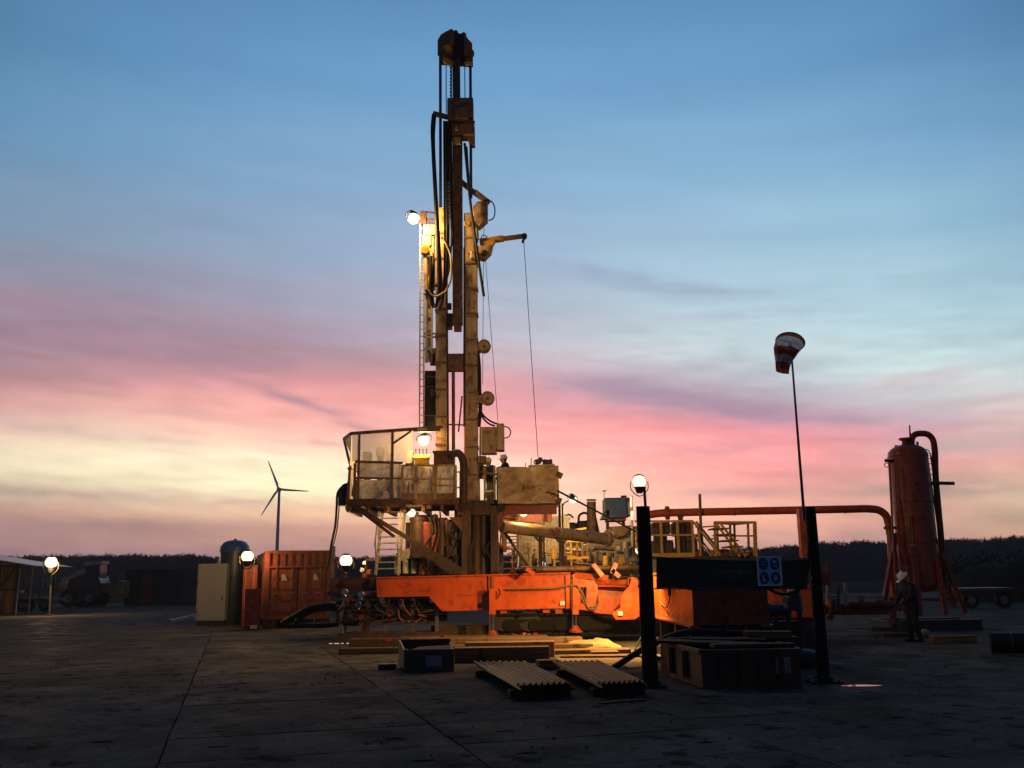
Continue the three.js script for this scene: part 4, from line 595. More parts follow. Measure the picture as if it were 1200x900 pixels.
  const cab = [[[425, 529, 434, 541], 'brown paper carton behind the glazing of the driller platform', M.darkBrown], [[441, 524, 449, 535], 'small grey instrument box behind the platform glazing', M.greyBox], [[452, 518, 458, 540], 'narrow grey cabinet behind the platform glazing', M.greyBox], [[475, 527, 484, 544], 'dark cabinet beside the yellow console on the platform', M.slate]];
  for (const [[x0, y0, x1, y1], lb, m] of cab) { const cx = P((x0 + x1) / 2, y1, d + 1.2).x, cbn = thing('instrument_box', lb, 'box', V(cx, yT, -d - 1.4)); const w = (x1 - x0) * mpp(530, d + 1.2) / 2; part(cbn, 'body', [box(cx - w, cx + w, P(470, y1, d + 1.2).y, P(470, y0, d + 1.2).y, -d - 1.5, -d - 1.2, 0.02)], m); part(cbn, 'stand', [box(cx - w * 0.8, cx + w * 0.8, yT, P(470, y1, d + 1.2).y, -d - 1.48, -d - 1.25, 0.01)], M.darkBrown); part(cbn, 'door', box(cx - w * 0.8, cx + w * 0.8, P(470, y1 - 1, d + 1.2).y, P(470, y0 + 1, d + 1.2).y, -d - 1.2, -d - 1.17), M.pale); }
}
// ---- tarpaulin-clad platform on the other side of the mast
const PD = 28;
let deckY;
{
  const d = PD, t = thing('tarped_platform', 'work platform clad with a stained tan tarpaulin beside the mast', 'work platform', V(P(615, 588, d).x, P(615, 590, d).y, -d - 1.8));
  const X = (x, y = 565) => P(x, y, d).x, Y = (y, x = 615) => P(x, y, d).y, z0 = -d, z1 = -d - 4; deckY = Y(588) + 0.05;
  part(t, 'floor', box(X(555, 588), X(655, 588), deckY - 0.15, deckY, z1, z0), M.darkBrown);
  part(t, 'girder', [box(X(556), X(652), deckY - 0.42, deckY - 0.152, z0 - 0.3, z0 - 0.15), box(X(556), X(652), deckY - 0.42, deckY - 0.152, z1 + 0.1, z1 + 0.25)], M.red);
  for (const [x, y0] of [[583, 547], [615, 547], [621, 545], [568, 545], [579.5, 545]]) part(t, 'post', box(X(x) - 0.035, X(x) + 0.035, deckY, Y(y0), z0 - 0.1, z0 - 0.03), x < 582 ? M.cream : M.creamDark);
  part(t, 'corner_post', box(X(650.5), X(655), deckY - 0.1, Y(546), z0 - 0.1, z0 - 0.02), M.yellow);
  part(t, 'rail', [bar(P(583, 548, d + 0.06), P(616, 548.5, d + 0.06), 0.06), bar(P(583, 567, d + 0.06), P(652, 567, d + 0.06), 0.05), bar(P(562, 553, d), P(583, 556, d), 0.06)], M.creamDark);
  part(t, 'rear_rail', [bar(V(X(556), deckY + 1.1, z1 + 0.1), V(X(652), deckY + 1.1, z1 + 0.1), 0.05), ...[0, 1, 2, 3].map((k) => bar(V(X(556) + k * 0.8, deckY, z1 + 0.1), V(X(556) + k * 0.8, deckY + 1.1, z1 + 0.1), 0.05))], M.creamDark);
  const crease = (u, v) => { const a = Math.abs((v - 0.5) - (u - 0.5) * 0.55), b = Math.abs((v - 0.42) + (u - 0.5) * 0.55), c = Math.abs(v - 0.42 + 0.10 * Math.cos(u * 4)), e = Math.abs(u - 0.48); return 0.9 * (Math.min(a, 0.14) + Math.min(b, 0.16)) + 0.9 * Math.min(c, 0.08) - 0.10 * Math.exp(-e * e * 60) + 0.34 * (fbm(u * 5, v * 4, 5, 14) - 0.5) - 0.16; };
  const tp = part(t, 'tarpaulin', qslab(P(583.5, 591, d - 0.02), P(650.5, 590, d - 0.02), P(650.5, 548, d - 0.02), P(583, 548.5, d - 0.02), 0.01, 40, crease), M.tarp);
  part(tp, 'side_flap', qslab(V(X(652.5), Y(589), z0 - 0.06), V(X(652.5), Y(589), z1 + 0.3), V(X(652.5), Y(550), z1 + 0.3), V(X(652.5), Y(549), z0 - 0.06), 0.01, 12, (u, v) => 0.1 * (fbm(u * 4, v * 3, 4, 15) - 0.5)), M.tarp);
  part(t, 'grey_window', [pb(603, 550, 613, 557, d + 0.3, 0.03), pb(625, 548, 633, 553, d + 0.3, 0.03)], M.greyBox);
  part(t, 'mesh_panel', qslab(P(621.5, 556, d + 0.02), P(650, 550, d + 0.02), P(650, 543.5, d + 0.02), P(621.5, 545, d + 0.02), 0.012, 6, (u, v) => 0.05 * fbm(u * 3, v * 3, 3, 2)), M.tarp);
  part(t, 'side_lamp_box', [obox(P(656, 557, d - 0.02), 0.16, 0.16, 0.2, 0, 0, -0.5), bar(P(653, 585, d), P(658, 587, d), 0.1, 0.14)], M.brown);
  part(t, 'mast_stub', [bar(P(622.5, 545, d), P(622.5, 536.5, d), 0.025), bar(P(616, 548, d), P(616, 542, d), 0.02)], M.dark);
  const spool = thing('cable_spool', 'small dark hoist block lying on the edge of the tarpaulin platform', 'hoist', P(641, 541, d + 0.3)); part(spool, 'drum', [disc(P(641.5, 543, d + 0.3), 0.12, 0.3, V(1, 0, 0))], M.brown); part(spool, 'flange', [disc(P(638.5, 543, d + 0.3), 0.15, 0.02, V(1, 0, 0)), disc(P(645.5, 543, d + 0.3), 0.15, 0.02, V(1, 0, 0))], M.rubber);
  const hk = thing('crane_hook_block', 'small hook block hanging from the jib hoist line over the tarpaulin platform', 'hook block', P(630.5, 536, d + 0.4)); part(hk, 'block', [obox(P(630.5, 541, d + 0.35), 0.18, 0.16, 0.12, 0, 0, 0.2, 0.03), disc(P(633, 539, d + 0.35), 0.08, 0.13, V(0, 0, 1))], M.dark); part(hk, 'shackle', ring(P(628, 541.5, d + 0.35), 0.06, 0.018, V(0, 0, 1), 14), M.steel);
}
// ---- access ladders
function steps(label, x0t, x1t, yt, x0b, x1b, yb, d0, d1, n, m, rail) {
  const t = thing('access_ladder', label, 'ladder', Gd((x0b + x1b) / 2, d0)); t.position.y = Q(x0b, yb, d0).y;
  const A = P(x0b, yb, d0), B = P(x0t, yt, d1), C = P(x1b, yb, d0), D = P(x1t, yt, d1);
  part(t, 'stringer', bar(A, B, 0.05, 0.14), m); part(t, 'stringer', bar(C, D, 0.05, 0.14), m);
  for (let k = 1; k < n; k++) { const a = A.clone().lerp(B, k / n), c = C.clone().lerp(D, k / n); part(t, 'tread', obox(a.clone().add(c).multiplyScalar(0.5), a.distanceTo(c), 0.035, 0.2), m); }
  if (rail) for (const [a, b] of [[A, B], [C, D]]) part(t, 'handrail', [bar(a.clone().add(V(0, 0.85, 0.25)), b.clone().add(V(0, 0.75, 0.25)), 0.04), ...[0.08, 0.4, 0.75].map((k) => bar(a.clone().lerp(b, k), a.clone().lerp(b, k).add(V(0, 0.82, 0.25)), 0.035))], m);
  return t;
}
steps('pale steel access ladder below the glazed driller platform', 449, 475, 593, 440, 466, 674, 28, 28.6, 11, M.pale, true);
steps('steel access stair behind the mast foot, seen under the tarpaulin platform', 592, 608, 600, 586, 606, 674, 30.5, 31.5, 10, M.creamDark, true);

// ================================================================ PEOPLE
const sdSeg = (p, a, b, ra, rb) => { const bx = b[0] - a[0], by = b[1] - a[1], bz = b[2] - a[2], px = p[0] - a[0], py = p[1] - a[1], pz = p[2] - a[2], h = clamp((px * bx + py * by + pz * bz) / (bx * bx + by * by + bz * bz + 1e-9)); return Math.hypot(px - bx * h, py - by * h, pz - bz * h) - (ra + (rb - ra) * h); };
function field(bones, k, c, half, n) {
  const mc = new MarchingCubes(n, new THREE.MeshBasicMaterial(), false, false, 120000); mc.isolation = 0;
  for (let z = 0; z < n; z++) for (let y = 0; y < n; y++) for (let x = 0; x < n; x++) {
    const p = [c[0] + (x / (n / 2) - 1) * half, c[1] + (y / (n / 2) - 1) * half, c[2] + (z / (n / 2) - 1) * half]; let d = 9;
    for (const b of bones) { const e = sdSeg(p, b[0], b[1], b[2], b[3]); if (k > 0) { const h = clamp(0.5 + 0.5 * (d - e) / k); d = d * (1 - h) + e * h - k * h * (1 - h); } else d = Math.min(d, e); }
    mc.field[x + y * n + z * n * n] = -d;
  }
  mc.update(); const g = new THREE.BufferGeometry(), m = mc.count, pos = mc.positionArray.slice(0, m * 3), nor = mc.normalArray.slice(0, m * 3);
  for (let i = 0; i < pos.length; i += 3) for (let q = 0; q < 3; q++) pos[i + q] = c[q] + pos[i + q] * half;
  g.setAttribute('position', new THREE.BufferAttribute(pos, 3)); g.setAttribute('normal', new THREE.BufferAttribute(nor, 3)); return g;
}
function person(label, base, yaw, pose, colors, helmet) {
  const t = thing('person', label, 'person', base); t.rotation.y = yaw;
  const { lean = 0, nod = 0, armL, armR, legL = [-0.1, 0, 0.02], legR = [0.1, 0, -0.04] } = pose, s = Math.sin(lean), c = Math.cos(lean);
  const T = (x, y, z = 0) => [x, 0.92 + (y - 0.92) * c, z + (y - 0.92) * s];
  const sh = T(0, 1.42), hd = T(0, 1.63), nd = [hd[0], hd[1] - Math.abs(nod) * 0.03, hd[2] + nod * 0.12], bones = [];
  const B = (a, b, ra, rb) => bones.push([a, b, ra, rb ?? ra]);
  for (const [sx, foot] of [[-1, legL], [1, legR]]) { const hip = [sx * 0.09, 0.9, 0], kn = [(hip[0] + foot[0]) / 2, 0.49, foot[2] * 0.5 + 0.05], an = [foot[0], 0.09, foot[2] - 0.02]; B(hip, kn, 0.112, 0.085); B(kn, an, 0.084, 0.066); B([an[0], 0.045, an[2] - 0.04], [an[0] + sx * 0.02, 0.035, an[2] + 0.16], 0.045, 0.036); }
  B([-0.07, 0.94, 0], [0.07, 0.94, 0], 0.125, 0.125); B(T(0, 0.9), T(0, 1.28), 0.165, 0.18); B(T(-0.1, 1.33), T(0.1, 1.33), 0.15, 0.15); B(T(-0.17, 1.42), T(0.17, 1.42), 0.095, 0.095);
  B(T(0, 1.44), nd, 0.06, 0.06); B([nd[0], nd[1] + 0.02, nd[2] - 0.01], [nd[0], nd[1] + 0.03, nd[2] + 0.015], 0.098, 0.095); B([nd[0], nd[1] - 0.075, nd[2] + 0.045], [nd[0], nd[1] - 0.03, nd[2] + 0.05], 0.05, 0.06);
  B([nd[0], nd[1] + 0.005, nd[2] + 0.105], [nd[0], nd[1] - 0.03, nd[2] + 0.125], 0.014, 0.018); for (const e of [-1, 1]) B([nd[0] + e * 0.1, nd[1] + 0.01, nd[2]], [nd[0] + e * 0.1, nd[1] - 0.03, nd[2] + 0.005], 0.02, 0.016);
  const hands = [];
  for (const [sx, [el, wr]] of [[-1, armL], [1, armR]]) { const S = T(sx * 0.2, 1.41); B(S, el, 0.085, 0.066); B(el, wr, 0.066, 0.05); hands.push([sx, el, wr]); }
  const geos = [field(bones, 0.035, [0, 0.9, 0.05], 0.98, 132)];
  for (const [sx, el, wr] of hands) {
    const f = V(wr[0] - el[0], wr[1] - el[1], wr[2] - el[2]).normalize(), sd = V(0, 0, 1).cross(f).normalize(); if (sd.lengthSq() < 0.1) sd.set(1, 0, 0); const up2 = f.clone().cross(sd), w = V(...wr), hb = [], at = (a, b, d = 0) => w.clone().addScaledVector(f, a).addScaledVector(sd, b).addScaledVector(up2, d).toArray();
    hb.push([at(0, 0), at(0.05, 0), 0.032, 0.03], [at(0.05, -0.025), at(0.085, -0.03), 0.018, 0.016], [at(0.05, 0.025), at(0.085, 0.03), 0.018, 0.016]);
    [[-0.03, 0.062], [-0.01, 0.078], [0.011, 0.073], [0.032, 0.055]].forEach(([o, L]) => hb.push([at(0.085, o), at(0.085 + L * 0.5, o, 0.01), 0.0095, 0.009], [at(0.085 + L * 0.5, o, 0.01), at(0.085 + L * 0.85, o, 0.035), 0.009, 0.008]));
    hb.push([at(0.03, -0.03), at(0.07, -0.058, 0.015), 0.013, 0.011], [at(0.07, -0.058, 0.015), at(0.1, -0.055, 0.03), 0.011, 0.009]);
    geos.push(field(hb, 0.006, at(0.07, 0), 0.13, 58));
  }
  geos.forEach((g, gi) => { const p = g.attributes.position, col = new Float32Array(p.count * 3); for (let i = 0; i < p.count; i++) { const y = p.getY(i), z = p.getZ(i), x = p.getX(i); let k = colors.jacket; if (gi) k = colors.gloves; else if (y < 0.11) k = colors.boots; else if (y < 0.9) k = colors.trousers; if (!gi && Math.hypot(x - nd[0], y - nd[1], z - nd[2]) < 0.15 && y > sh[1] + 0.05) k = z - nd[2] > -0.02 ? colors.skin : colors.hair; if (!gi && colors.band && Math.abs(y - 0.62) < 0.03 && Math.abs(x) < 0.2) k = colors.band; if (!gi) for (const [, el, wr] of hands) if (sdSeg([x, y, z], el, wr, 0.06, 0.05) < 0 ) k = colors.jacket; col.set(k, i * 3); } g.setAttribute('color', new THREE.BufferAttribute(col, 3)); g.setAttribute('uv', new THREE.BufferAttribute(new Float32Array(p.count * 2), 2)); });
  const m = new THREE.Mesh(mergeGeometries(geos), M.cloth); m.name = 'body'; t.add(m);
  const hx = nd[0], hy = nd[1] + 0.045, hz = nd[2], hm = new THREE.Mesh(merged([new THREE.SphereGeometry(0.122, 20, 8, 0, 6.2832, 0, Math.PI / 2).scale(0.94, 0.95, 1.12), new THREE.CylinderGeometry(0.135, 0.142, 0.015, 20, 1).scale(0.95, 1, 1.15), obox(V(0, -0.005, 0.15), 0.16, 0.012, 0.09, 0, 0.15), obox(V(0, 0.11, 0), 0.03, 0.03, 0.2)]), helmet);
  hm.name = 'hard_hat'; hm.position.set(hx, hy, hz); hm.rotation.x = nod * 0.9 + lean * 0.5; t.add(hm); return t;
}
const dk = { jacket: [0.011, 0.011, 0.013], trousers: [0.011, 0.011, 0.013], boots: [0.012, 0.011, 0.011], gloves: [0.03, 0.03, 0.03], skin: [0.36, 0.2, 0.13], hair: [0.02, 0.015, 0.01] };
{
  const a = P(575.5, 560, 31.7); a.y = deckY; person('worker in dark jacket with yellow hard hat standing by the mast on the platform', a, -1.0, { lean: 0.1, nod: 0.35, armL: [[-0.3, 1.16, 0.12], [-0.16, 1.12, 0.36]], armR: [[0.3, 1.15, 0.1], [0.18, 1.1, 0.34]] }, { ...dk, trousers: [0.10, 0.075, 0.05], band: [0.6, 0.6, 0.58], gloves: [0.3, 0.1, 0.04] }, M.helmetYellow);
  const b = P(592.5, 560, 31); b.y = deckY; person('worker in black jacket with white hard hat behind the tarpaulin', b, -1.35, { lean: 0.05, nod: 0.15, armL: [[-0.28, 1.14, 0.08], [-0.2, 1.0, 0.28]], armR: [[0.28, 1.14, 0.08], [0.22, 1.0, 0.28]] }, dk, M.helmetWhite);
  const c = Gd(1067, 24.6); person('person in black work clothes and white hard hat looking down beside the separator', c, -1.45, { lean: 0.16, nod: 0.75, armL: [[-0.27, 1.15, 0.16], [-0.17, 0.98, 0.34]], armR: [[0.27, 1.15, 0.16], [0.17, 0.98, 0.34]], legL: [-0.1, 0, 0.06], legR: [0.1, 0, -0.06] }, dk, M.helmetWhite);
}

// ================================================================ YARD, LEFT SIDE
{ // orange shipping container, doors towards the viewer, turned a little
  const d = 36.5, c = Gd(349, d), ry = 0.32, W = 2.5, H = 2.6, L = 6.0, y0 = 0.34;
  const t = thing('shipping_container', 'rusty orange shipping container with closed double doors', 'container', c); t.rotation.y = ry;
  const A = (g) => g, pr = (name, g, m, par = t) => { const mg = merged([g]); metreUV(mg); const o = new THREE.Mesh(mg, m); o.name = name; par.add(o); return o; };
  pr('frame', [box(-W / 2, -W / 2 + 0.16, y0, y0 + H, -0.16, 0), box(W / 2 - 0.16, W / 2, y0, y0 + H, -0.16, 0), box(-W / 2, W / 2, y0 + H - 0.1, y0 + H, -0.16, 0.01), box(-W / 2, W / 2, y0, y0 + 0.16, -0.16, 0.01), box(-W / 2, W / 2, y0, y0 + H, -L, -L + 0.1)], M.containerRed);
  const corr = (x) => { const g = []; for (let k = 0; k < 21; k++) { const z = -0.2 - k * 0.275; g.push(box(x - 0.03, x + 0.03, y0 + 0.1, y0 + H - 0.08, z - 0.09, z), box(x - 0.03 - 0.04 * Math.sign(x), x + 0.03 - 0.04 * Math.sign(x), y0 + 0.1, y0 + H - 0.08, z - 0.275, z - 0.09)); } return g; };
  pr('side_wall', corr(-W / 2 + 0.04), M.containerRed); pr('side_wall', corr(W / 2 - 0.04), M.containerRed);
  pr('roof', box(-W / 2 + 0.02, W / 2 - 0.02, y0 + H - 0.06, y0 + H - 0.02, -L, -0.1), M.containerRed); pr('floor', box(-W / 2, W / 2, y0, y0 + 0.1, -L, -0.17), M.darkBrown);
  { const g = []; for (let k = 0; k < 7; k++) g.push(box(-0.95 + k * 0.29, -0.8 + k * 0.29, y0 + H - 0.6, y0 + H - 0.14, -0.1, -0.03)); pr('header_panel', [box(-W / 2 + 0.16, W / 2 - 0.16, y0 + H - 0.62, y0 + H - 0.1, -0.14, -0.08), g], M.containerRed); pr('lintel', box(-W / 2 + 0.16, W / 2 - 0.16, y0 + H - 0.66, y0 + H - 0.6, -0.1, 0.03), M.containerRed); }
  for (const s of [-1, 1]) {
    const x0 = s < 0 ? -W / 2 + 0.18 : 0.015, x1 = s < 0 ? -0.015 : W / 2 - 0.18, dr = pr('door', [box(x0, x1, y0 + 0.18, y0 + H - 0.68, -0.12, -0.06)], M.containerRed);
    for (let k = 0; k < 4; k++) pr('panel', box(x0 + 0.1, x1 - 0.1, y0 + 0.28 + k * 0.42, y0 + 0.60 + k * 0.42, -0.08, -0.035), M.containerRed, dr);
    for (const x of [x0 + 0.25, x1 - 0.22]) { pr('lock_rod', rod(V(x, y0 + 0.12, 0.0), V(x, y0 + H - 0.62, 0.0), 0.02, 0.02, 8), M.brown, dr); pr('handle', bar(V(x - 0.16, y0 + 0.95, 0.03), V(x + 0.1, y0 + 0.98, 0.03), 0.04, 0.03), M.creamDark, dr); }
    const sg = new THREE.Shape([[-0.1, 0], [0.12, 0], [0.0, 0.26], [-0.1, 0.2]].map((p) => new THREE.Vector2(...p))); pr('placard', new THREE.ExtrudeGeometry(sg, { depth: 0.01, bevelEnabled: false }).translate((x0 + x1) / 2 + 0.02 + (s > 0 ? 0.12 : 0), y0 + 1.45, -0.03), M.beige, dr);
  }
  pr('support_block', box(-W / 2, -W / 2 + 0.5, -0.03, y0, -0.4, -0.05), M.woodDark); pr('support_block', box(W / 2 - 0.5, W / 2, -0.03, y0, -0.4, -0.05), M.woodDark); pr('support_block', box(-W / 2, W / 2, -0.03, y0, -L + 0.1, -L + 0.4), M.woodDark);
}
{ // blue tank, cabinet, little orange box, beam
  const d = 41, c = Gd(273, d), top = Q(273, 633, d).y, r = 0.62, t = thing('blue_tank', 'upright blue tank with domed lid behind the grey cabinet', 'tank', c);
  part(t, 'shell', new THREE.LatheGeometry([[0.01, 0], [r, 0], [r, top - 0.55], [r * 1.02, top - 0.5], [r * 0.98, top - 0.45]].map((p) => new THREE.Vector2(...p)), 32).translate(c.x, 0, c.z), M.tankBlue);
  part(t, 'lid', new THREE.LatheGeometry([[r * 1.04, top - 0.52], [r * 1.04, top - 0.44], [r * 0.98, top - 0.26], [r * 0.75, top - 0.09], [r * 0.4, top - 0.01], [0.01, top]].map((p) => new THREE.Vector2(...p)), 32).translate(c.x, 0, c.z), M.blue);
  part(t, 'cap', rod(V(c.x, top - 0.02, c.z), V(c.x, top + 0.06, c.z), 0.06), M.dark); for (const h of [0.6, 1.3, 2.0]) part(t, 'hoop', ring(V(c.x, h, c.z), r + 0.005, 0.02, UPV, 32), M.dark); part(t, 'sight_pipe', [rod(V(c.x - r - 0.1, top - 1.5, c.z + 0.1), V(c.x - r - 0.02, top - 0.8, c.z + 0.1), 0.05), rod(V(c.x - r - 0.08, 0, c.z + 0.1), V(c.x - r - 0.08, top - 1.5, c.z + 0.1), 0.04)], M.pale);
}
{ const d = 40, c = Gd(247, d), t = thing('grey_cabinet', 'plain beige-grey steel cabinet standing beside the orange container', 'cabinet', c), x0 = Q(230.5, 690, d).x, x1 = Q(264.5, 690, d).x, y1 = Q(247, 660.5, d).y;
  part(t, 'body', box(x0, x1, 0.18, y1, -d - 0.8, -d, 0.03), M.plainGrey); part(t, 'plinth', box(x0 + 0.06, x1 - 0.04, -0.02, 0.18, -d - 0.75, -d - 0.05), M.dark); part(t, 'door', box(x0 + 0.06, x1 - 0.06, 0.26, y1 - 0.08, -d, -d + 0.02, 0.008), M.plainGrey); part(t, 'latch', [box(x1 - 0.14, x1 - 0.1, 1.0, 1.18, -d + 0.02, -d + 0.05)], M.dark); part(t, 'hinge', [0.5, 1.7].map((y) => rod(V(x0 + 0.05, y, -d + 0.02), V(x0 + 0.05, y + 0.12, -d + 0.02), 0.02)), M.dark); }
{ const d = 35.5, c = Gd(294, d), t = thing('orange_locker', 'narrow dark orange locker in front of the container corner', 'locker', c), x0 = Q(287, 700, d).x, x1 = Q(302, 700, d).x, y1 = Q(295, 690, d).y; part(t, 'body', box(x0, x1, 0.02, y1, -d - 0.5, -d, 0.02), M.containerRed); part(t, 'door', box(x0 + 0.04, x1 - 0.04, 0.3, y1 - 0.06, -d, -d + 0.015), M.containerRed); part(t, 'label_plate', box(x1 - 0.22, x1 + 0.02, 0.05, 0.18, -d, -d + 0.03), M.white); part(t, 'handle', box(x1 - 0.1, x1 - 0.07, 0.7, 0.9, -d + 0.015, -d + 0.04), M.dark); }
{ const d = 37.4, c = Gd(296, d), t = thing('lamp_stand', 'orange steel stand carrying the floodlight beside the container', 'stand', c), x0 = Q(284, 690, d).x, x1 = Q(301, 690, d).x, y1 = Q(292, 662, d).y; part(t, 'body', [box(x0, x1, 0, y1, -d - 0.4, -d, 0.02)], M.containerRed); part(t, 'pole', rod(V((x0 + x1) / 2 - 0.1, y1, -d - 0.1), V((x0 + x1) / 2 - 0.1, y1 + 0.25, -d - 0.1), 0.03), M.steel); part(t, 'rib', [box(x0 + 0.1, x0 + 0.16, 0.1, y1 - 0.1, -d, -d + 0.03), box(x1 - 0.16, x1 - 0.1, 0.1, y1 - 0.1, -d, -d + 0.03)], M.orangeOld); }
single('steel_beam', 'pale metal bar lying on the ground left of the grey cabinet', 'beam', Gd(214, 41), bar(Q(199, 728, 41.5), Q(228, 721.5, 44), 0.1, 0.12), M.steel);
for (const [k, pts] of [[0, [[330, 731], [345, 722], [362, 713], [378, 710], [392, 709], [404, 712]]], [1, [[345, 733], [352, 724], [366, 716], [384, 713], [398, 714]]], [2, [[338, 734], [356, 733], [376, 733], [400, 731], [420, 730]]]]) single('supply_hose', ['thick black hose arching from the ground to the chassis end', 'second black hose arching beside the container doors', 'black hose lying flat on the slabs in front of the container'][k], 'hose', Gd(360, 30), tube(pts.map(([x, y]) => { const p = Q(x, y, 30); p.y = Math.max(p.y, 0.08); return p; }), 0.08, 40, 9), M.rubber);
{ const d = 39, c = Gd(391, d), t = thing('yellow_rack', 'dull yellow steel frame just behind the container edge', 'frame', c); part(t, 'panel', pb(386.5, 640, 391, 690, d, 0.3), M.beige); part(t, 'post', [pb(391.5, 655, 393, 724, d, 0.1), pb(399, 655, 401, 724, d, 0.1)], M.darkBrown); part(t, 'cross_rail', pb(390, 655, 401, 658, d - 0.02, 0.08), M.orangeOld); }
{ const d = 33, c = Gd(428, d), t = thing('fire_monitor', 'small red standpipe with valve beside the access ladder', 'standpipe', c); part(t, 'pipe', [rod(V(c.x, 0, c.z), V(c.x, Q(428, 672, d).y, c.z), 0.12, 0.1, 12), pb(424, 667, 435, 674, d - 0.1, 0.25, 0.04)], M.red); part(t, 'arm', [bar(Q(429, 656, d), Q(446, 656, d), 0.06, 0.06), ball(Q(430, 653.5, d), 0.07), rod(Q(429, 672, d), Q(429, 656, d), 0.04)], M.brown); part(t, 'gauge', [disc(Q(424.5, 668, d - 0.2), 0.08, 0.08, V(0, 0, 1)), disc(Q(427, 659.5, d - 0.2), 0.06, 0.06, V(0, 0, 1))], M.chrome); }
// ---- far left: telehandler, dark containers, trailer
{ const d = 78, c = Gd(92, d), z = -d, t = thing('telehandler', 'dark wheeled loader parked with its boom lowered beside the shed', 'vehicle', c), X = (x) => Q(x, 690, d).x, Y = (y) => Q(95, y, d).y;
  const m = mat(0.05, 0.045, 0.04, { rough: 0.35 }), p2 = (pts, a, b, n, mm = m) => part(t, n, plate(pts.map(([x, y]) => [X(x), Y(y)]), a, b, 0.04), mm);
  p2([[78, 693], [80, 680], [92, 676], [113, 676], [117, 684], [116, 694]], z, z - 2, 'body'); p2([[95, 677], [97, 661], [113, 660], [114, 677]], z - 0.2, z - 1.6, 'cab'); p2([[96, 663], [96, 659], [115, 658], [115, 661]], z - 0.1, z - 1.7, 'cab_roof', M.pale);
  part(t, 'window', [plate([[98, 675], [99, 664], [111.5, 664], [112, 675]].map(([x, y]) => [X(x), Y(y)]), z - 0.16, z - 0.2)], mat(0.02, 0.02, 0.025, { rough: 0.1, map: null }));
  part(t, 'boom', [bar(V(X(98), Y(669), z + 0.1), V(X(86), Y(675), z + 0.1), 0.4, 0.4), bar(V(X(87), Y(675), z + 0.15), V(X(69), Y(681), z + 0.15), 0.3, 0.3)], M.pale); part(t, 'bucket', plate([[62, 690], [64, 680], [72, 679], [73, 690]].map(([x, y]) => [X(x), Y(y)]), z + 0.9, z - 1.6, 0.04), m);
  for (const x of [83, 107]) for (const zz of [z + 0.1, z - 2]) { const w = part(t, 'wheel', disc(V(X(x), 0.72, zz), 0.72, 0.45, V(0, 0, 1), 22), M.rubber); part(w, 'rim', disc(V(X(x), 0.72, zz + 0.24), 0.32, 0.04, V(0, 0, 1)), M.steel); }
}
for (const [x0, x1, y0, d, lb, m, n] of [[146, 206, 668, 82, 'dark grey storage container on the far side of the yard next to the loader', M.dark, 0], [207, 268, 667, 82.5, 'dark grey storage container partly hidden behind the grey cabinet', M.slate, 1]]) {
  const c = Gd((x0 + x1) / 2, d), X0 = Q(x0, 690, d).x, X1 = Q(x1, 690, d).x, y1 = Q(x0, y0, d).y, t = thing('storage_container', lb, 'container', c);
  part(t, 'body', box(X0, X1, 0, y1, -d - 2.4, -d), m); part(t, 'top_rail', box(X0 - 0.02, X1 + 0.02, y1 - 0.15, y1 + 0.03, -d - 2.42, -d + 0.04), m); const g = []; for (let x = X0 + 0.3; x < X1 - 0.3; x += 0.5) g.push(box(x, x + 0.25, 0.15, y1 - 0.2, -d, -d + 0.06)); part(t, 'corrugation', g, m); part(t, 'door', box(X0 + 1.5 + n, X0 + 2.3 + n, 0.15, y1 - 0.4, -d + 0.06, -d + 0.09), M.red);
}
{ const d = 80, c = Gd(139, d), t = thing('site_digger_bucket', 'worn earthmoving bucket left standing beside the dark container', 'bucket', c), X = (x) => Q(x, 690, d).x, Y = (y) => Q(138, y, d).y; part(t, 'shell', plate([[133, 700], [136, 688], [140, 681], [145, 682], [144, 700]].map(([x, y]) => [X(x), Y(y)]), -d, -d - 1.2, 0.03), M.cream); part(t, 'tooth', [0, 1, 2, 3].map((k) => obox(V(X(132.5), Y(699.5), -d - 0.2 - k * 0.28), 0.4, 0.1, 0.12)), M.steel); single('plank_board', 'pale board lying flat in front of the earthmoving bucket', 'board', Gd(128, 78), box(X(119), X(135), 0.0, 0.1, -78.3, -77.7), M.wood[2]); }
{ const d = 66, c = Gd(40, d), t = thing('flat_trailer', 'low flatbed trailer with pipes parked behind the timber shed', 'trailer', c), X = (x) => Q(x, 690, d).x; part(t, 'bed', box(X(22), X(62), 0.7, 0.9, -d - 2.2, -d), M.dark); for (const x of [30, 36, 55]) { const w = part(t, 'wheel', disc(V(X(x), 0.42, -d + 0.05), 0.42, 0.3, V(0, 0, 1)), M.rubber); part(w, 'rim', disc(V(X(x), 0.42, -d + 0.21), 0.2, 0.03, V(0, 0, 1)), M.steel); } for (const [y, x0, x1] of [[2.3, 20, 31], [1.75, 21, 46], [1.1, 27, 38]]) part(t, 'pipe', rod(V(X(x0), y, -d - 0.4), V(X(x1), y, -d - 0.4), 0.07), M.steel); part(t, 'stake', [24, 44, 60].map((x) => box(X(x) - 0.05, X(x) + 0.05, 0.9, 2.4, -d - 0.45, -d - 0.35)), M.dark); part(t, 'lamp_globe', ball(V(X(27), 1.35, -d + 0.1), 0.14), M.white); part(t, 'drawbar', bar(V(X(62), 0.75, -d - 1.1), V(X(72), 0.5, -d - 1.1), 0.15), M.dark); }

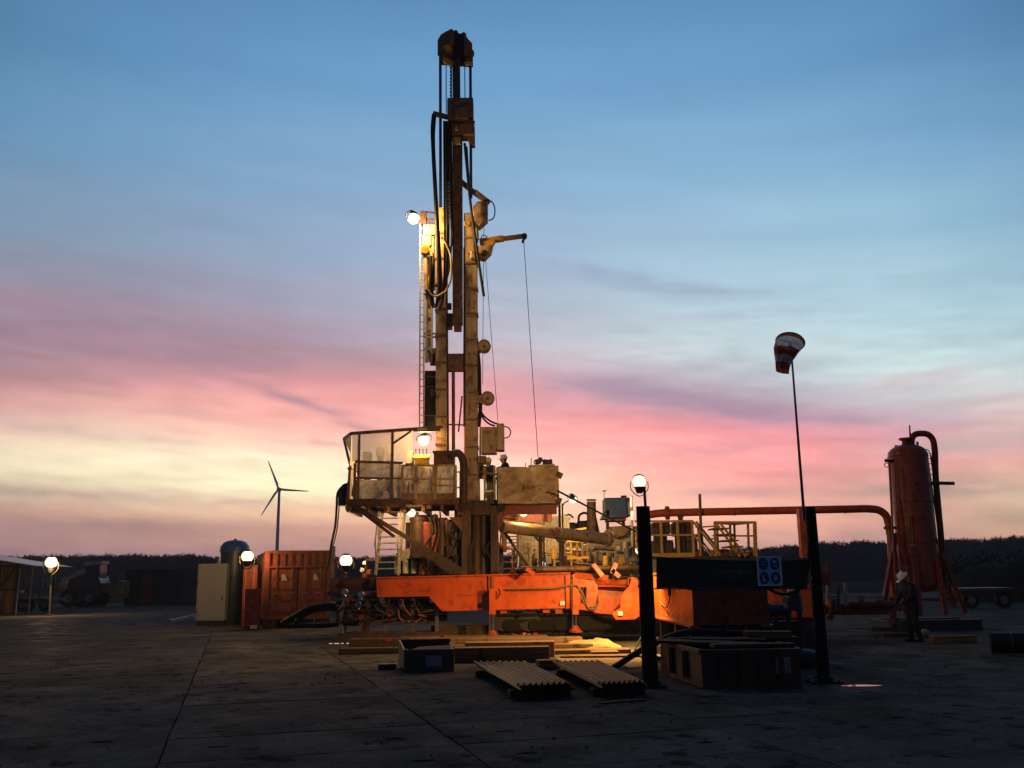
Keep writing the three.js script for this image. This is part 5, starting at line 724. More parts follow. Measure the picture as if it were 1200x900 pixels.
// ================================================================ TIMBER MATS, SHEETS AND CRATES IN FRONT OF THE RIG
const beam = (name, label, a, b, w, h, m, group) => { const A = a.clone(), B = b.clone(); const c = A.clone().add(B).multiplyScalar(0.5), l = A.distanceTo(B), ry = Math.atan2(-(B.z - A.z), B.x - A.x), o = single(name, label, 'timber', V(c.x, c.y, c.z), obox(V(c.x, c.y + h / 2, c.z), l, h, w, ry, 0, 0, 0.018), m, group); return o; };
{
  const W = (k) => M.wood[k % 3], row = [
    [470, 640, 25.6, 0.0, 0.24, 0.55, 'front timber of the raised mat under the jack foot'], [468, 636, 26.3, 0.0, 0.2, 0.6, 'second timber of the raised mat behind the jack foot'], [474, 630, 27.0, 0.0, 0.2, 0.6, 'third timber of the raised mat, below the chassis'],
    [535, 680, 24.3, 0.0, 0.26, 0.5, 'flat timber lying in front of the raised mat'], [528, 692, 23.2, 0.0, 0.17, 0.55, 'long flat timber with a pale cut end beside the sand heap'],
    [545, 648, 21.6, 0.0, 0.34, 0.45, 'squared timber in front of the flat mat'], [532, 642, 20.5, 0.0, 0.3, 0.4, 'squared timber nearest the corrugated sheets'],
    [412, 484, 25.2, 0.0, 0.24, 0.5, 'grey weathered timber left of the dark crate'], [400, 470, 23.2, 0.0, 0.14, 0.4, 'weathered timber on the slabs at the lit edge of the manifold'], [428, 560, 26.9, 0.0, 0.16, 0.4, 'dark sleeper under the pipe manifold'], [424, 520, 27.5, 0.0, 0.30, 0.35, 'dark sleeper stacked below the chassis end'], [506, 572, 27.2, 0.16, 0.30, 0.4, 'dark block of timber stacked under the chassis step'],
    [690, 722, 21.4, 0, 0.12, 0.5, 'short lit board beside the sand heap'], [640, 735, 22.3, 0, 0.10, 0.5, 'broad thin board lit by the floodlight in front of the crawler'], [655, 745, 21.0, 0, 0.07, 0.45, 'thin board end catching the floodlight'],
  ];
  row.forEach(([x0, x1, d, y, h, w, lb], k) => { const a = Gd(x0, d), b = Gd(x1, d + (hash(k, 3, 3) - 0.5) * 0.25); a.y = b.y = y; beam('timber_beam', lb, a, b, w, h, k > 6 && k < 12 ? M.woodDark : W(k), 'timber mats in front of the rig'); });
  const bk = Gd(640, 18.6); single('timber_block', 'short squared block of wood propping the corrugated sheets', 'timber', bk, obox(V(bk.x, 0.09, bk.z), 0.42, 0.18, 0.3, 0.2, 0, 0, 0.02), M.wood[2]);
  const bd = Gd(700, 18.4); single('round_bar', 'thin iron bar with a ring lying on the lit ground', 'bar', bd, [rod(V(bd.x - 0.25, 0.06, bd.z + 0.1), V(bd.x + 0.35, 0.05, bd.z - 0.02), 0.02), ring(V(bd.x + 0.45, 0.05, bd.z), 0.09, 0.015, UPV)], M.steel);
  const sh = Gd(690, 23.4), sg = new THREE.SphereGeometry(0.62, 28, 14, 0, 6.283, 0, Math.PI / 2), sp = sg.attributes.position; for (let i = 0; i < sp.count; i++) { const x = sp.getX(i), y = sp.getY(i), z = sp.getZ(i), n = 0.75 + 0.5 * fbm(x * 3 + 7, z * 3 + y * 2, 4, 6); sp.setXYZ(i, x * n * 1.15, y * n * 0.42 + (x > 0.1 && x < 0.4 ? 0.05 : 0), z * n * 0.7); } sg.computeVertexNormals(); single('sand_heap', 'small heap of pale sand beside the timber mats', 'sand heap', sh, sg.translate(sh.x, -0.02, sh.z), M.sand);
  { const s = new THREE.Shape(), c = V(1.85, 0.01, -20.0); for (let k = 0; k < 30; k++) { const a = k / 30 * 6.283, R = 0.75 + 0.5 * fbm(Math.cos(a) * 2 + 4, Math.sin(a) * 2, 4, 21), px = Math.cos(a) * R * 0.95, py = Math.sin(a) * R * 1.7; k ? s.lineTo(px, py) : s.moveTo(px, py); } const g = new THREE.ExtrudeGeometry(s, { depth: 0.012, bevelEnabled: true, bevelSize: 0.05, bevelThickness: 0.012, bevelSegments: 2 }).rotateX(-Math.PI / 2).translate(c.x, 0.004, c.z); single('sand_spread', 'thin spread of spilled sand on the slabs beside the near gate post', 'sand', V(c.x, 0, c.z), g, M.sand); }
  [[455, 25.0], [482, 24.9], [520, 25.5], [600, 25.7], [612, 25.8], [618, 25.6], [626, 25.7]].forEach(([x, d], k) => { const p = Gd(x, d); p.y = 0.2; if (k < 2) p.y = 0.16; single('scrap_offcut', ['crumpled offcut lying near the end of the weathered timber', 'dark offcut between the weathered timber and the mat', 'small knob of wood on the raised mat near the jack', 'brown offcut on the raised mat right of the jack', 'second brown offcut on the raised mat', 'reddish offcut near the mat end', 'bent offcut at the very end of the raised mat'][k], 'offcut', p, obox(p.clone().add(V(0, 0.045, 0)), 0.12 + 0.1 * hash(k, 2, 2), 0.09, 0.12, k * 1.3, 0, 0.2, 0.02), k % 2 ? M.brown : M.red, 'offcuts lying on the mats'); });
}
// corrugated sheets lying on sleepers: each a real wavy sheet
[[[556, 17.7], [619, 17.6], [668, 14.0], [606, 13.8], 'dark corrugated metal sheet stack lying on sleepers near the crate'], [[648, 17.6], [704, 17.6], [753, 14.1], [700, 13.9], 'dark corrugated metal sheet stack lying next to the gate post']].forEach(([a, b, c, e, lb], k) => {
  const A = Gd(...a), B = Gd(...b), C = Gd(...c), D = Gd(...e), t = thing('corrugated_sheet', lb, 'metal sheet', A.clone().add(C).multiplyScalar(0.5), 'corrugated sheets on the slabs');
  for (let s = 0; s < 3; s++) {
    const n = 96, m = 6, pos = [], idx = [], y = 0.16 + s * 0.028, dx = (hash(s, k, 4) - 0.5) * 0.09, N = (n + 1) * (m + 1);
    for (const low of [0, 1]) for (let j = 0; j <= m; j++) for (let i = 0; i <= n; i++) { const u = i / n, v = j / m, p = A.clone().lerp(B, u).lerp(D.clone().lerp(C, u), v); pos.push(p.x + dx, y + 0.034 * Math.sin(u * Math.PI * 2 * 9) + 0.03 * Math.sin(v * 3) * (hash(k, 2, 2) - 0.3) - low * 0.004, p.z + dx); }
    for (let j = 0; j < m; j++) for (let i = 0; i < n; i++) { const q = j * (n + 1) + i; for (const o of [0, N]) idx.push(q + o, q + o + 1, q + o + n + 2, q + o, q + o + n + 2, q + o + n + 1); }
    for (let i = 0; i < n; i++) for (const r of [0, m]) { const q = r * (n + 1) + i; idx.push(q, q + 1, q + 1 + N, q, q + 1 + N, q + N); }
    const g = new THREE.BufferGeometry(); g.setAttribute('position', new THREE.Float32BufferAttribute(pos, 3)); g.setIndex(idx); g.computeVertexNormals(); g.setAttribute('uv', new THREE.Float32BufferAttribute(new Float32Array(pos.length / 3 * 2), 2)); part(t, 'sheet', g, M.sheet);
  }
  for (const v of [0.12, 0.88]) { const p = A.clone().lerp(D, v), q = B.clone().lerp(C, v), o = q.clone().sub(p).multiplyScalar(0.06); p.sub(o); q.add(o); p.y = q.y = 0; beam('sleeper', ['rear sleeper', 'front sleeper'][v > 0.5 ? 1 : 0] + (k ? ' under the sheet stack by the gate post' : ' under the sheet stack by the crate'), p, q, 0.2, 0.115, M.woodDark, 'sleepers under the sheets'); }
});
{ const p = Gd(700, 13.4), q = Gd(748, 13.7); p.y = q.y = 0.0; beam('loose_board', 'thin dark board lying on the slabs before the gate post', p, q, 0.14, 0.03, M.woodDark); }
{ // open dark crate with a label
  const d = 18.4, c = Gd(496, d), X = (x) => Q(x, 770, d).x, t = thing('tool_crate', 'dark open-topped steel crate with a pale label on its front', 'crate', c), x0 = X(475), x1 = X(531), h = 0.40, z = -d, m = M.dark;
  part(t, 'front', box(x0, x1, 0.05, h, z - 0.04, z), m); part(t, 'back', box(x0 - 0.22, x1 - 0.12, 0.03, 0.55, z - 1.0, z - 0.96), m);
  part(t, 'side', qslab(V(x0, 0.04, z - 0.02), V(x0 - 0.22, 0.04, z - 0.98), V(x0 - 0.22, 0.55, z - 0.98), V(x0, h, z - 0.02), 0.03), m); part(t, 'side', qslab(V(x1, 0.04, z - 0.02), V(x1 - 0.12, 0.04, z - 0.98), V(x1 - 0.12, 0.5, z - 0.98), V(x1, h, z - 0.02), 0.03), m);
  part(t, 'bottom', qslab(V(x0, 0.05, z), V(x1, 0.05, z), V(x1 - 0.12, 0.05, z - 1), V(x0 - 0.22, 0.05, z - 1), 0.04), m); part(t, 'lid', qslab(V(x0 + 0.1, h + 0.012, z - 0.01), V(x1 - 0.02, h + 0.012, z - 0.01), V(x1 - 0.1, h + 0.07, z - 0.3), V(x0 + 0.25, h + 0.05, z - 0.25), 0.02), M.wood[1]);
  part(t, 'label_plate', box(X(499), X(518), 0.1, 0.3, z, z + 0.006), mat(0.20, 0.24, 0.34, { rough: 0.5, map: tGrime, scale: 2 })); part(t, 'corner_post', [box(x0 - 0.02, x0 + 0.04, 0, h + 0.02, z - 0.06, z + 0.01), box(x1 - 0.04, x1 + 0.02, 0, h + 0.02, z - 0.06, z + 0.01)], M.dark);
  const pp = Gd(455, 19); single('flat_bar', 'short dark bar lying left of the crate', 'bar', pp, obox(V(pp.x, 0.06, pp.z), 0.35, 0.1, 0.16, 0.1), M.dark);
}
{ const q = mulberry(12), list = [['small puddle of standing water near the manifold', 400, 27, 0.35], ['thin puddle on the slabs by the gate', 1000, 15.1, 0.2]]; for (const [lb, x, d, r] of list) { const c = Gd(x, d), s = new THREE.Shape(); for (let k = 0; k < 18; k++) { const a = k / 18 * 6.283, R = r * (0.7 + 0.5 * fbm(Math.cos(a) * 1.5 + d, Math.sin(a) * 1.5, 3, 3)), px = Math.cos(a) * R * 1.6, py = Math.sin(a) * R * 0.6; k ? s.lineTo(px, py) : s.moveTo(px, py); } single('puddle', lb, 'puddle', V(c.x, 0.009, c.z), new THREE.ShapeGeometry(s).rotateX(-Math.PI / 2).translate(c.x, 0.009, c.z), mat(0.01, 0.01, 0.012, { rough: 0.06, map: null }), 'puddles on the slabs'); } }

// ================================================================ ORANGE SKID AND GATE
{ // long orange skid pointing towards the viewer
  const x0 = 3.42, x1 = 4.86, zf = -18.2, zb = -23.8, y0 = 0.80, y1 = 1.78, t = thing('orange_skid', 'long orange steel skid box pointing at the viewer behind the banner', 'skid', V((x0 + x1) / 2, 0, (zf + zb) / 2));
  part(t, 'side_wall', box(x0, x0 + 0.06, y0, y1, zb, zf), M.orange); part(t, 'side_wall', box(x1 - 0.06, x1, y0, y1, zb, zf), M.orange); part(t, 'end_wall', box(x0, x1, y0, y1, zf - 0.06, zf + 0.003), M.orangeOld); part(t, 'end_wall', box(x0, x1, y0, y1, zb, zb + 0.06), M.orange); part(t, 'floor_plate', box(x0 + 0.061, x1 - 0.061, y0, y0 + 0.05, zb + 0.061, zf - 0.061), M.darkBrown);
  part(t, 'bottom_flange', [box(x0 - 0.08, x0 + 0.1, y0 - 0.04, y0 - 0.002, zb, zf), box(x1 - 0.1, x1 + 0.08, y0 - 0.04, y0 - 0.002, zb, zf)], M.orange); part(t, 'top_lip', [box(x0 - 0.04, x0 + 0.1, y1 + 0.002, y1 + 0.04, zb, zf), box(x1 - 0.1, x1 + 0.04, y1 + 0.002, y1 + 0.04, zb, zf)], M.orange);
  part(t, 'reflector', box(x0 - 0.012, x0, y0 + 0.06, y0 + 0.14, -21.4, -21.25), M.white); part(t, 'cable', tube([V(x0 - 0.03, y1, -20.6), V(x0 - 0.03, y1 - 0.32, -20.6), V(x0 - 0.04, y1 - 0.5, -20.65), V(x0 - 0.05, y1 - 0.72, -21.1), V(x0 - 0.04, y1 - 0.6, -22.2)], 0.014, 40, 6), M.rubber); part(t, 'plug', obox(V(x0 - 0.05, y1 - 0.36, -20.6), 0.07, 0.22, 0.09, 0, 0, 0, 0.02), M.rubber);
  for (const z of [-19, -20.7, -22.8]) part(t, 'support_leg', [box(x0 + 0.05, x0 + 0.25, 0, y0 - 0.04, z - 0.1, z + 0.1), box(x1 - 0.25, x1 - 0.05, 0, y0 - 0.04, z - 0.1, z + 0.1)], M.dark);
  part(t, 'runner', [box(x0 - 0.3, x0 + 0.3, 0, 0.28, zb, zf - 0.4, 0.04), box(x1 - 0.3, x1 + 0.3, 0, 0.28, zb, zf - 0.4, 0.04)], M.dark); part(t, 'latch', [box(x0 + 0.35, x0 + 0.5, y0 + 0.55, y0 + 0.6, zf, zf + 0.04)], M.steel);
}
{ const d = 23, t = thing('orange_tank_skid', 'dark orange skid tank behind the gate, beside the right post', 'skid', Gd(925, d)); const g = pb(905, 686, 955, 725, d, 2.5, 0.04); part(t, 'body', g, M.orange); part(t, 'rib', [pb(917, 686, 919, 725, d - 0.05, 0.06), pb(932, 686, 934.5, 725, d - 0.05, 0.06)], M.orangeOld); part(t, 'handle', [pb(905, 705, 914, 707, d - 0.06, 0.06)], M.steel); part(t, 'skid_rail', box(Q(905, 700, d).x, Q(955, 700, d).x, 0, Q(930, 725, d).y, -d - 2.3, -d - 0.1), M.dark); part(t, 'sight_tube', [pb(924, 691, 926, 704, d - 0.08, 0.05), pb(924, 690, 930, 693, d - 0.1, 0.08)], M.pale); }
{ // gate: two round posts, banner, warning sign
  const L = Gd(757.5, 15.4), R = Gd(957, 15.7), h = 2.62, r = 0.115;
  for (const [c, lb, m, hh] of [[L, 'thick dark gate post standing between the sheets and the orange skid', M.postDark, Q(751, 595, 15.4).y], [R, 'thick dark gate post beside the orange pipe support', M.postDark, Q(947, 595, 15.7).y]]) { const t = thing('gate_post', lb, 'post', c, 'gate posts'); part(t, 'pole', rod(V(c.x, 0, c.z), V(c.x, hh, c.z), r * (c === R ? 0.9 : 1.12), r * (c === R ? 0.76 : 0.98), 22), m); part(t, 'cap', rod(V(c.x, hh, c.z), V(c.x, hh + 0.02, c.z), r * (c === R ? 0.78 : 1), r * (c === R ? 0.78 : 1), 22), M.dark); part(t, 'base_plate', [box(c.x - 0.24, c.x + 0.24, 0, 0.03, c.z - 0.24, c.z + 0.24, 0.01), rod(V(c.x, 0.03, c.z), V(c.x, 0.1, c.z), r * 1.5, r * 1.2, 20)], m); for (const [a, b] of [[-1, -1], [1, -1], [-1, 1], [1, 1]]) part(t, 'bolt', rod(V(c.x + a * 0.18, 0.03, c.z + b * 0.18), V(c.x + a * 0.18, 0.07, c.z + b * 0.18), 0.022, 0.022, 6), M.steel); part(t, 'chain', Array.from({ length: 14 }, (_, k) => ring(V(c.x - r * 0.95, hh - 0.55 - k * 0.06, c.z + 0.06), 0.03, 0.008, k % 2 ? V(1, 0, 0) : V(0, 0, 1), 10)), M.steel); }
  // banner: dark woven sheet, faded lettering that can no longer be read
  const cv = document.createElement('canvas'); cv.width = 1024; cv.height = 256; const x = cv.getContext('2d'); x.fillStyle = 'rgb(58,53,50)'; x.fillRect(0, 0, 1024, 256);
  { const q = mulberry(99); for (let k = 0; k < 900; k++) { const g = 44 + q() * 26; x.fillStyle = `rgba(${g | 0},${g * 0.93 | 0},${g * 0.88 | 0},0.25)`; x.fillRect(q() * 1024, q() * 256, 4 + q() * 60, 2 + q() * 10); } for (let p = 372; p < 650;) { const w = 4 + q() * 9, g = 82 + q() * 26 | 0; x.fillStyle = `rgb(${g},${g + 3},${g + 6})`; x.fillRect(p, 76 + q() * 10, w, 22 + q() * 16); p += w + 3 + q() * 9; } x.fillStyle = 'rgb(96,99,103)'; x.fillRect(366, 124, 320, 5); for (let k = 0, p = 372; p < 680; k++) { const w = 5 + q() * 12; x.fillStyle = 'rgb(74,77,80)'; x.fillRect(p, 142 + q() * 3, w, 14 + q() * 4); p += w + 3 + (q() > 0.8 ? 8 : 0); } }
  const bt = new THREE.CanvasTexture(cv); bt.colorSpace = THREE.SRGBColorSpace;
  const n = 60, a = Q(769, 653, 15.3), b = Q(946, 656, 15.6), c2 = Q(946, 690, 15.6), e = Q(769, 690, 15.3), pos = [], uv = [], idx = [], m = 8, N = (n + 1) * (m + 1);
  for (const s of [0, 1]) for (let j = 0; j <= m; j++) for (let i = 0; i <= n; i++) { const u = i / n, v = j / m, p = a.clone().lerp(b, u).lerp(e.clone().lerp(c2, u), v); p.z += 0.05 * (fbm(u * 6, v * 1.5, 3, 4) - 0.5) - s * 0.004; p.y += -0.03 * Math.sin(u * Math.PI) * (1 - v * 0.5) + (v > 0.8 ? 0.02 * Math.sin(u * 17) : 0); pos.push(p.x, p.y, p.z); uv.push(u, 1 - v); }
  for (let j = 0; j < m; j++) for (let i = 0; i < n; i++) { const q = j * (n + 1) + i; for (const o of [0, N]) idx.push(q + o, q + o + n + 1, q + o + n + 2, q + o, q + o + n + 2, q + o + 1); }
  const bg = new THREE.BufferGeometry(); bg.setAttribute('position', new THREE.Float32BufferAttribute(pos, 3)); bg.setAttribute('uv', new THREE.Float32BufferAttribute(uv, 2)); bg.setIndex(idx); bg.computeVertexNormals();
  const bm = new THREE.MeshStandardMaterial({ map: bt, roughness: 0.9, side: THREE.DoubleSide }), t = thing('banner', 'long dark banner with faded grey lettering hung between the two gate posts', 'banner', a.clone().add(c2).multiplyScalar(0.5)); part(t, 'cloth', bg, bm, { keepUV: true });
  part(t, 'top_rope', tube([V(L.x, a.y + 0.02, L.z), a.clone().add(V(0, 0.0, 0)), a.clone().lerp(b, 0.5).add(V(0, -0.03, 0)), b, V(R.x, b.y + 0.01, R.z)], 0.01, 40, 5), M.cable); part(t, 'bottom_rope', tube([V(L.x, e.y, L.z), e, e.clone().lerp(c2, 0.5), c2, V(R.x, c2.y, R.z)], 0.01, 40, 5), M.cable);
  // sign: four round mandatory symbols
  const sc = document.createElement('canvas'); sc.width = 384; sc.height = 448; const g = sc.getContext('2d'); g.fillStyle = 'rgb(215,220,232)'; g.fillRect(0, 0, 384, 448); g.fillStyle = 'rgb(128,162,236)'; g.fillRect(22, 14, 340, 420);
  const dk2 = 'rgb(42,50,70)', lt = 'rgb(128,162,236)';
  for (const [cx, cy, k] of [[102, 116, 0], [282, 116, 1], [102, 332, 2], [282, 332, 3]]) {
    g.fillStyle = dk2; g.beginPath(); g.ellipse(cx, cy, 74, 94, 0, 0, 7); g.fill(); g.fillStyle = lt; g.strokeStyle = lt; g.lineWidth = 9;
    if (k === 0) { g.beginPath(); g.arc(cx, cy - 22, 24, Math.PI, 0); g.stroke(); g.fillRect(cx - 22, cy + 4, 44, 12); }
    if (k === 1) { g.beginPath(); g.arc(cx, cy - 24, 36, Math.PI, 0); g.fill(); g.fillRect(cx - 40, cy - 24, 80, 9); g.fillRect(cx - 26, cy + 10, 52, 16); g.fillRect(cx + 6, cy + 30, 20, 22); }
    if (k === 2) { g.beginPath(); g.moveTo(cx - 24, cy - 50); g.lineTo(cx + 2, cy - 50); g.lineTo(cx + 4, cy + 16); g.lineTo(cx + 36, cy + 36); g.lineTo(cx + 34, cy + 52); g.lineTo(cx - 26, cy + 52); g.fill(); }
    if (k === 3) { g.beginPath(); g.ellipse(cx - 4, cy + 10, 24, 36, 0, 0, 7); g.fill(); g.fillRect(cx - 26, cy - 40, 10, 36); g.fillRect(cx - 10, cy - 46, 10, 40); g.fillRect(cx + 5, cy - 42, 10, 38); g.fillRect(cx + 20, cy - 18, 12, 30); }
  }
  const st = new THREE.CanvasTexture(sc); st.colorSpace = THREE.SRGBColorSpace; const s0 = Q(886, 652, 15.4), s1 = Q(917.5, 686.5, 15.4), sw = s1.x - s0.x, shh = s0.y - s1.y, cx = (s0.x + s1.x) / 2, cy = (s0.y + s1.y) / 2, zz = -15.4;
  const sgn = thing('safety_sign', 'square blue sign with four round mandatory symbols hung on the banner', 'sign', V(cx, cy, zz)); part(sgn, 'board', box(cx - sw / 2, cx + sw / 2, cy - shh / 2, cy + shh / 2, zz - 0.012, zz, 0.004), M.pale);
  part(sgn, 'print', new THREE.PlaneGeometry(sw * 0.985, shh * 0.985).translate(cx, cy, zz + 0.003), new THREE.MeshStandardMaterial({ map: st, roughness: 0.45 }), { keepUV: true });
  const hc = thing('gate_cable', 'black cable drooping from the right gate post across the orange tank skid', 'cable', V(R.x, 1.5, R.z)); part(hc, 'cable', tube([[948, 640, 15.6], [946, 672, 15.55], [938, 689, 15.5], [928, 695, 15.5], [918, 696.5, 15.5], [905, 692.5, 15.5], [898, 688, 15.5]].map((k) => Q(...k)), 0.026, 60, 8), M.rubber);
}
{ // windsock
  const d = 15.85, topP = Q(927.3, 412, d), base = V(Gd(949, d).x, Q(944, 610, d).y, -d), t = thing('windsock', 'limp red and white striped windsock on a thin pole above the gate post', 'windsock', base);
  part(t, 'pole', [rod(base, topP, 0.026, 0.016, 10)], M.cable);
  const A = Q(926, 401, d), B = Q(917.5, 434.5, d - 0.06), ax = B.clone().sub(A), len = ax.length(), N = 40, Mv = 30;
  const prof = (v) => 0.243 * (1 - v) + 0.105 * v + 0.012 * Math.sin(v * 7), cent = (v) => A.clone().addScaledVector(ax, v).add(V(-0.03 * Math.sin(v * Math.PI), 0, 0.03 * Math.sin(v * 5)));
  const tilt = V(0.3, 0.85, -0.42).normalize(), band = (v0, v1, name, m) => {
    const pos = [], idx = [], K = 10; for (let j = 0; j <= K; j++) { const v = v0 + (v1 - v0) * j / K, c = cent(v), n = tilt.clone().lerp(ax.clone().negate().normalize(), smooth(0, 0.6, v)).normalize(), e1 = V(0, 0, 1).cross(n).normalize(), e2 = n.clone().cross(e1); for (let i = 0; i <= N; i++) { const a = i / N * 6.2832, r = prof(v) * (1 + (0.10 * Math.sin(a * 3 + v * 4) + 0.05 * Math.sin(a * 7 + v * 9)) * smooth(0, 0.35, v)); const p = c.clone().addScaledVector(e1, Math.cos(a) * r).addScaledVector(e2, Math.sin(a) * r); pos.push(p.x, p.y, p.z); } }
    for (let j = 0; j < K; j++) for (let i = 0; i < N; i++) { const q = j * (N + 1) + i; idx.push(q, q + 1, q + N + 2, q, q + N + 2, q + N + 1); }
    const g = new THREE.BufferGeometry(); g.setAttribute('position', new THREE.Float32BufferAttribute(pos, 3)); g.setIndex(idx); g.computeVertexNormals(); g.setAttribute('uv', new THREE.Float32BufferAttribute(new Float32Array(pos.length / 3 * 2), 2)); part(t, name, g, m);
  };
  const rd = mat(0.46, 0.10, 0.04, { rough: 0.8, transmission: 0.35, thickness: 0, map: tTarp }), wh = mat(0.78, 0.80, 0.86, { rough: 0.8, transmission: 0.38, thickness: 0, map: tTarp });
  band(0, 0.1, 'red_band', rd); band(0.1, 0.34, 'white_band', wh); band(0.34, 0.56, 'red_band', rd); band(0.56, 0.77, 'white_band', wh); band(0.77, 1, 'red_band', rd);
  part(t, 'hoop', ring(cent(0), prof(0) * 1.01, 0.014, tilt, 30), M.dark); part(t, 'swivel', [rod(topP, cent(0.02), 0.012), rod(cent(0).add(V(-0.2, 0.05, 0)), cent(0).add(V(0.2, -0.05, 0)), 0.008)], M.dark);
}
{ // rusty bin in front of the skid with boards on it
  const zf = -15.0, zb = -17.4, x0 = 2.62, x1 = 4.44, h = 0.50, t = thing('rusty_bin', 'low rusty red steel bin on the slabs between the gate posts', 'bin', V((x0 + x1) / 2, 0, (zf + zb) / 2));
  const c = [V(x0, 0.06, -17.3), V(2.9, 0.06, -15.0), V(x1, 0.06, -15.0), V(x1 + 0.15, 0.06, -17.2)];
  for (let k = 0; k < 4; k++) { const a = c[k], b = c[(k + 1) % 4], up2 = V(0, h, 0); part(t, 'wall', qslab(a, b, b.clone().add(up2), a.clone().add(up2), 0.04), M.binRed); part(t, 'rim', bar(a.clone().add(up2), b.clone().add(up2), 0.07, 0.06), M.binRed); }
  for (let k = 1; k < 5; k++) { const p = c[1].clone().lerp(c[2], k / 5); part(t, 'stiffener', box(p.x - 0.04, p.x + 0.04, 0.08, h + 0.02, p.z, p.z + 0.06), M.binRed); } for (let k = 1; k < 3; k++) { const p = c[0].clone().lerp(c[1], k / 3); part(t, 'stiffener', obox(V(p.x - 0.03, 0.31, p.z + 0.02), 0.07, 0.42, 0.07, 0.8), M.binRed); }
  part(t, 'floor', qslab(c[0], c[1], c[2], c[3], 0.05), M.darkBrown); part(t, 'runner', [box(x0 + 0.5, x1 - 0.05, 0, 0.06, -15.4, -15.2), box(x0 + 0.2, x1, 0, 0.06, -17.0, -16.8)], M.dark); part(t, 'label_plate', box(Q(909, 780, 15).x, Q(926, 780, 15).x, 0.22, 0.46, -15.0, -14.97), M.greyBox);
  const bd = (lb, a, b, w, hh, m, y) => { const p = Gd(...a), q = Gd(...b); p.y = q.y = y; beam('plank', lb, p, q, w, hh, m, 'boards on the rusty bin'); };
  bd('wide dark board on the rim of the rusty bin', [766, 16.8], [880, 15.6], 0.5, 0.05, M.woodDark, h + 0.095); bd('pale edged metal strip lying on the bin boards', [805, 16.5], [893, 16.1], 0.12, 0.03, M.steel, h + 0.148); bd('dark plank along the back of the bin', [780, 17.1], [930, 16.9], 0.4, 0.06, M.woodDark, h + 0.095); bd('dark plank at the front rim of the bin', [830, 15.3], [925, 15.35], 0.3, 0.06, M.woodDark, h + 0.095);
  { const p = Gd(868, 16.4), q = Gd(924, 16.2); p.y = q.y = h + 0.157; beam('squared_log', 'pale squared log resting across the end of the bin boards', p, q, 0.26, 0.13, M.wood[0]); }
  { const p = Gd(865, 16.0); single('orange_rag', 'small orange rag lying on the bin boards', 'rag', V(p.x, h + 0.155, p.z), new THREE.SphereGeometry(0.11, 14, 8).scale(1.4, 0.3, 0.7).translate(p.x, h + 0.18, p.z), M.orangeOld); }
  { const p = Gd(780, 17.2), g = [tube([V(p.x - 0.9, 0.06, p.z - 0.9), V(p.x - 0.35, 0.45, p.z - 0.35), V(p.x + 0.3, 0.73, p.z), V(p.x + 1.1, 0.71, p.z + 0.1), V(p.x + 1.6, 0.71, p.z + 0.2)], 0.06, 40, 8)]; single('black_hose', 'black hose lying over the dark boards next to the gate post', 'hose', V(p.x, 0.7, p.z), g, M.rubber); }
}
{ // pump set beside the gate post
  const d = 20.5, c = Gd(922, d), t = thing('pump_set', 'dark motor pump standing behind the squared log near the gate post', 'pump', c); part(t, 'motor', [rod(Q(902, 715, d), Q(921, 714, d), 0.13, 0.13, 18), disc(Q(902, 715, d), 0.15, 0.04, V(1, 0, 0))], M.slate); part(t, 'housing', [pb(923, 697, 940, 716, d, 0.4, 0.06), rod(Q(933, 716, d + 0.2), Q(933, 697, d + 0.2), 0.16, 0.12, 16)], M.slate); part(t, 'leg', [bar(Q(908, 735, d), Q(911, 719, d), 0.06), bar(Q(922, 742, d), Q(925, 715, d), 0.08), bar(Q(940, 740, d), Q(936, 715, d), 0.08)], M.dark); part(t, 'stand', [box(c.x - 0.4, c.x + 0.4, 0, 0.18, -d - 0.5, -d, 0.03), box(c.x - 0.3, c.x + 0.35, 0.18, 0.75, -d - 0.4, -d - 0.12, 0.04)], M.dark); part(t, 'nozzle', [disc(Q(931, 695, d), 0.1, 0.1, UPV), rod(Q(920, 708, d), Q(923, 712, d), 0.04)], M.dark); part(t, 'gauge', disc(Q(921, 711, d - 0.1), 0.05, 0.05, V(0, 0, 1)), M.pale);
  const b = Gd(938, 18.2); single('round_stone', 'rounded grey block lying at the foot of the pump', 'block', b, ball(V(b.x, 0.16, b.z), 0.24, 1.3, 0.75, 1), M.dark);
}

// ================================================================ MUD TANKS AND PLANT BEHIND THE RIG
{ // pale corrugated tank
  const d = 36, c = Gd(640, d), t = thing('mud_tank', 'pale corrugated mud tank behind the sloping flow pipe', 'tank', c), x0 = Q(607, 640, d).x, x1 = Q(668, 640, d).x, y0 = Q(640, 655, d).y, y1 = Q(640, 606, d).y;
  part(t, 'wall', box(x0, x1, y0, y1, -d - 2.4, -d - 0.06), M.pale); for (let k = 0; k < 16; k++) { const x = x0 + (k + 0.5) * (x1 - x0) / 16; part(t, 'corrugation', box(x - 0.045, x + 0.045, y0 + 0.05, y1 - 0.06, -d - 0.07, -d), M.pale); } part(t, 'rim', box(x0 - 0.05, x1 + 0.05, y1 - 0.06, y1 + 0.04, -d - 2.45, -d + 0.03), M.pale); part(t, 'base_frame', box(x0 - 0.3, x1 + 0.7, y0 - 0.14, y0, -d - 2.4, -d + 0.1), M.cream); part(t, 'leg', [0, 1, 2, 3, 4].map((k) => box(x0 + k * 0.55 - 0.06, x0 + k * 0.55 + 0.06, 0, y0 - 0.14, -d - 0.1, -d)), M.steel); part(t, 'strut', [0, 1, 2, 3].map((k) => bar(V(x0 + k * 0.55, 0.6, -d + 0.02), V(x0 + 0.3 + k * 0.55, y0 - 0.15, -d + 0.02), 0.06)), M.white);
}
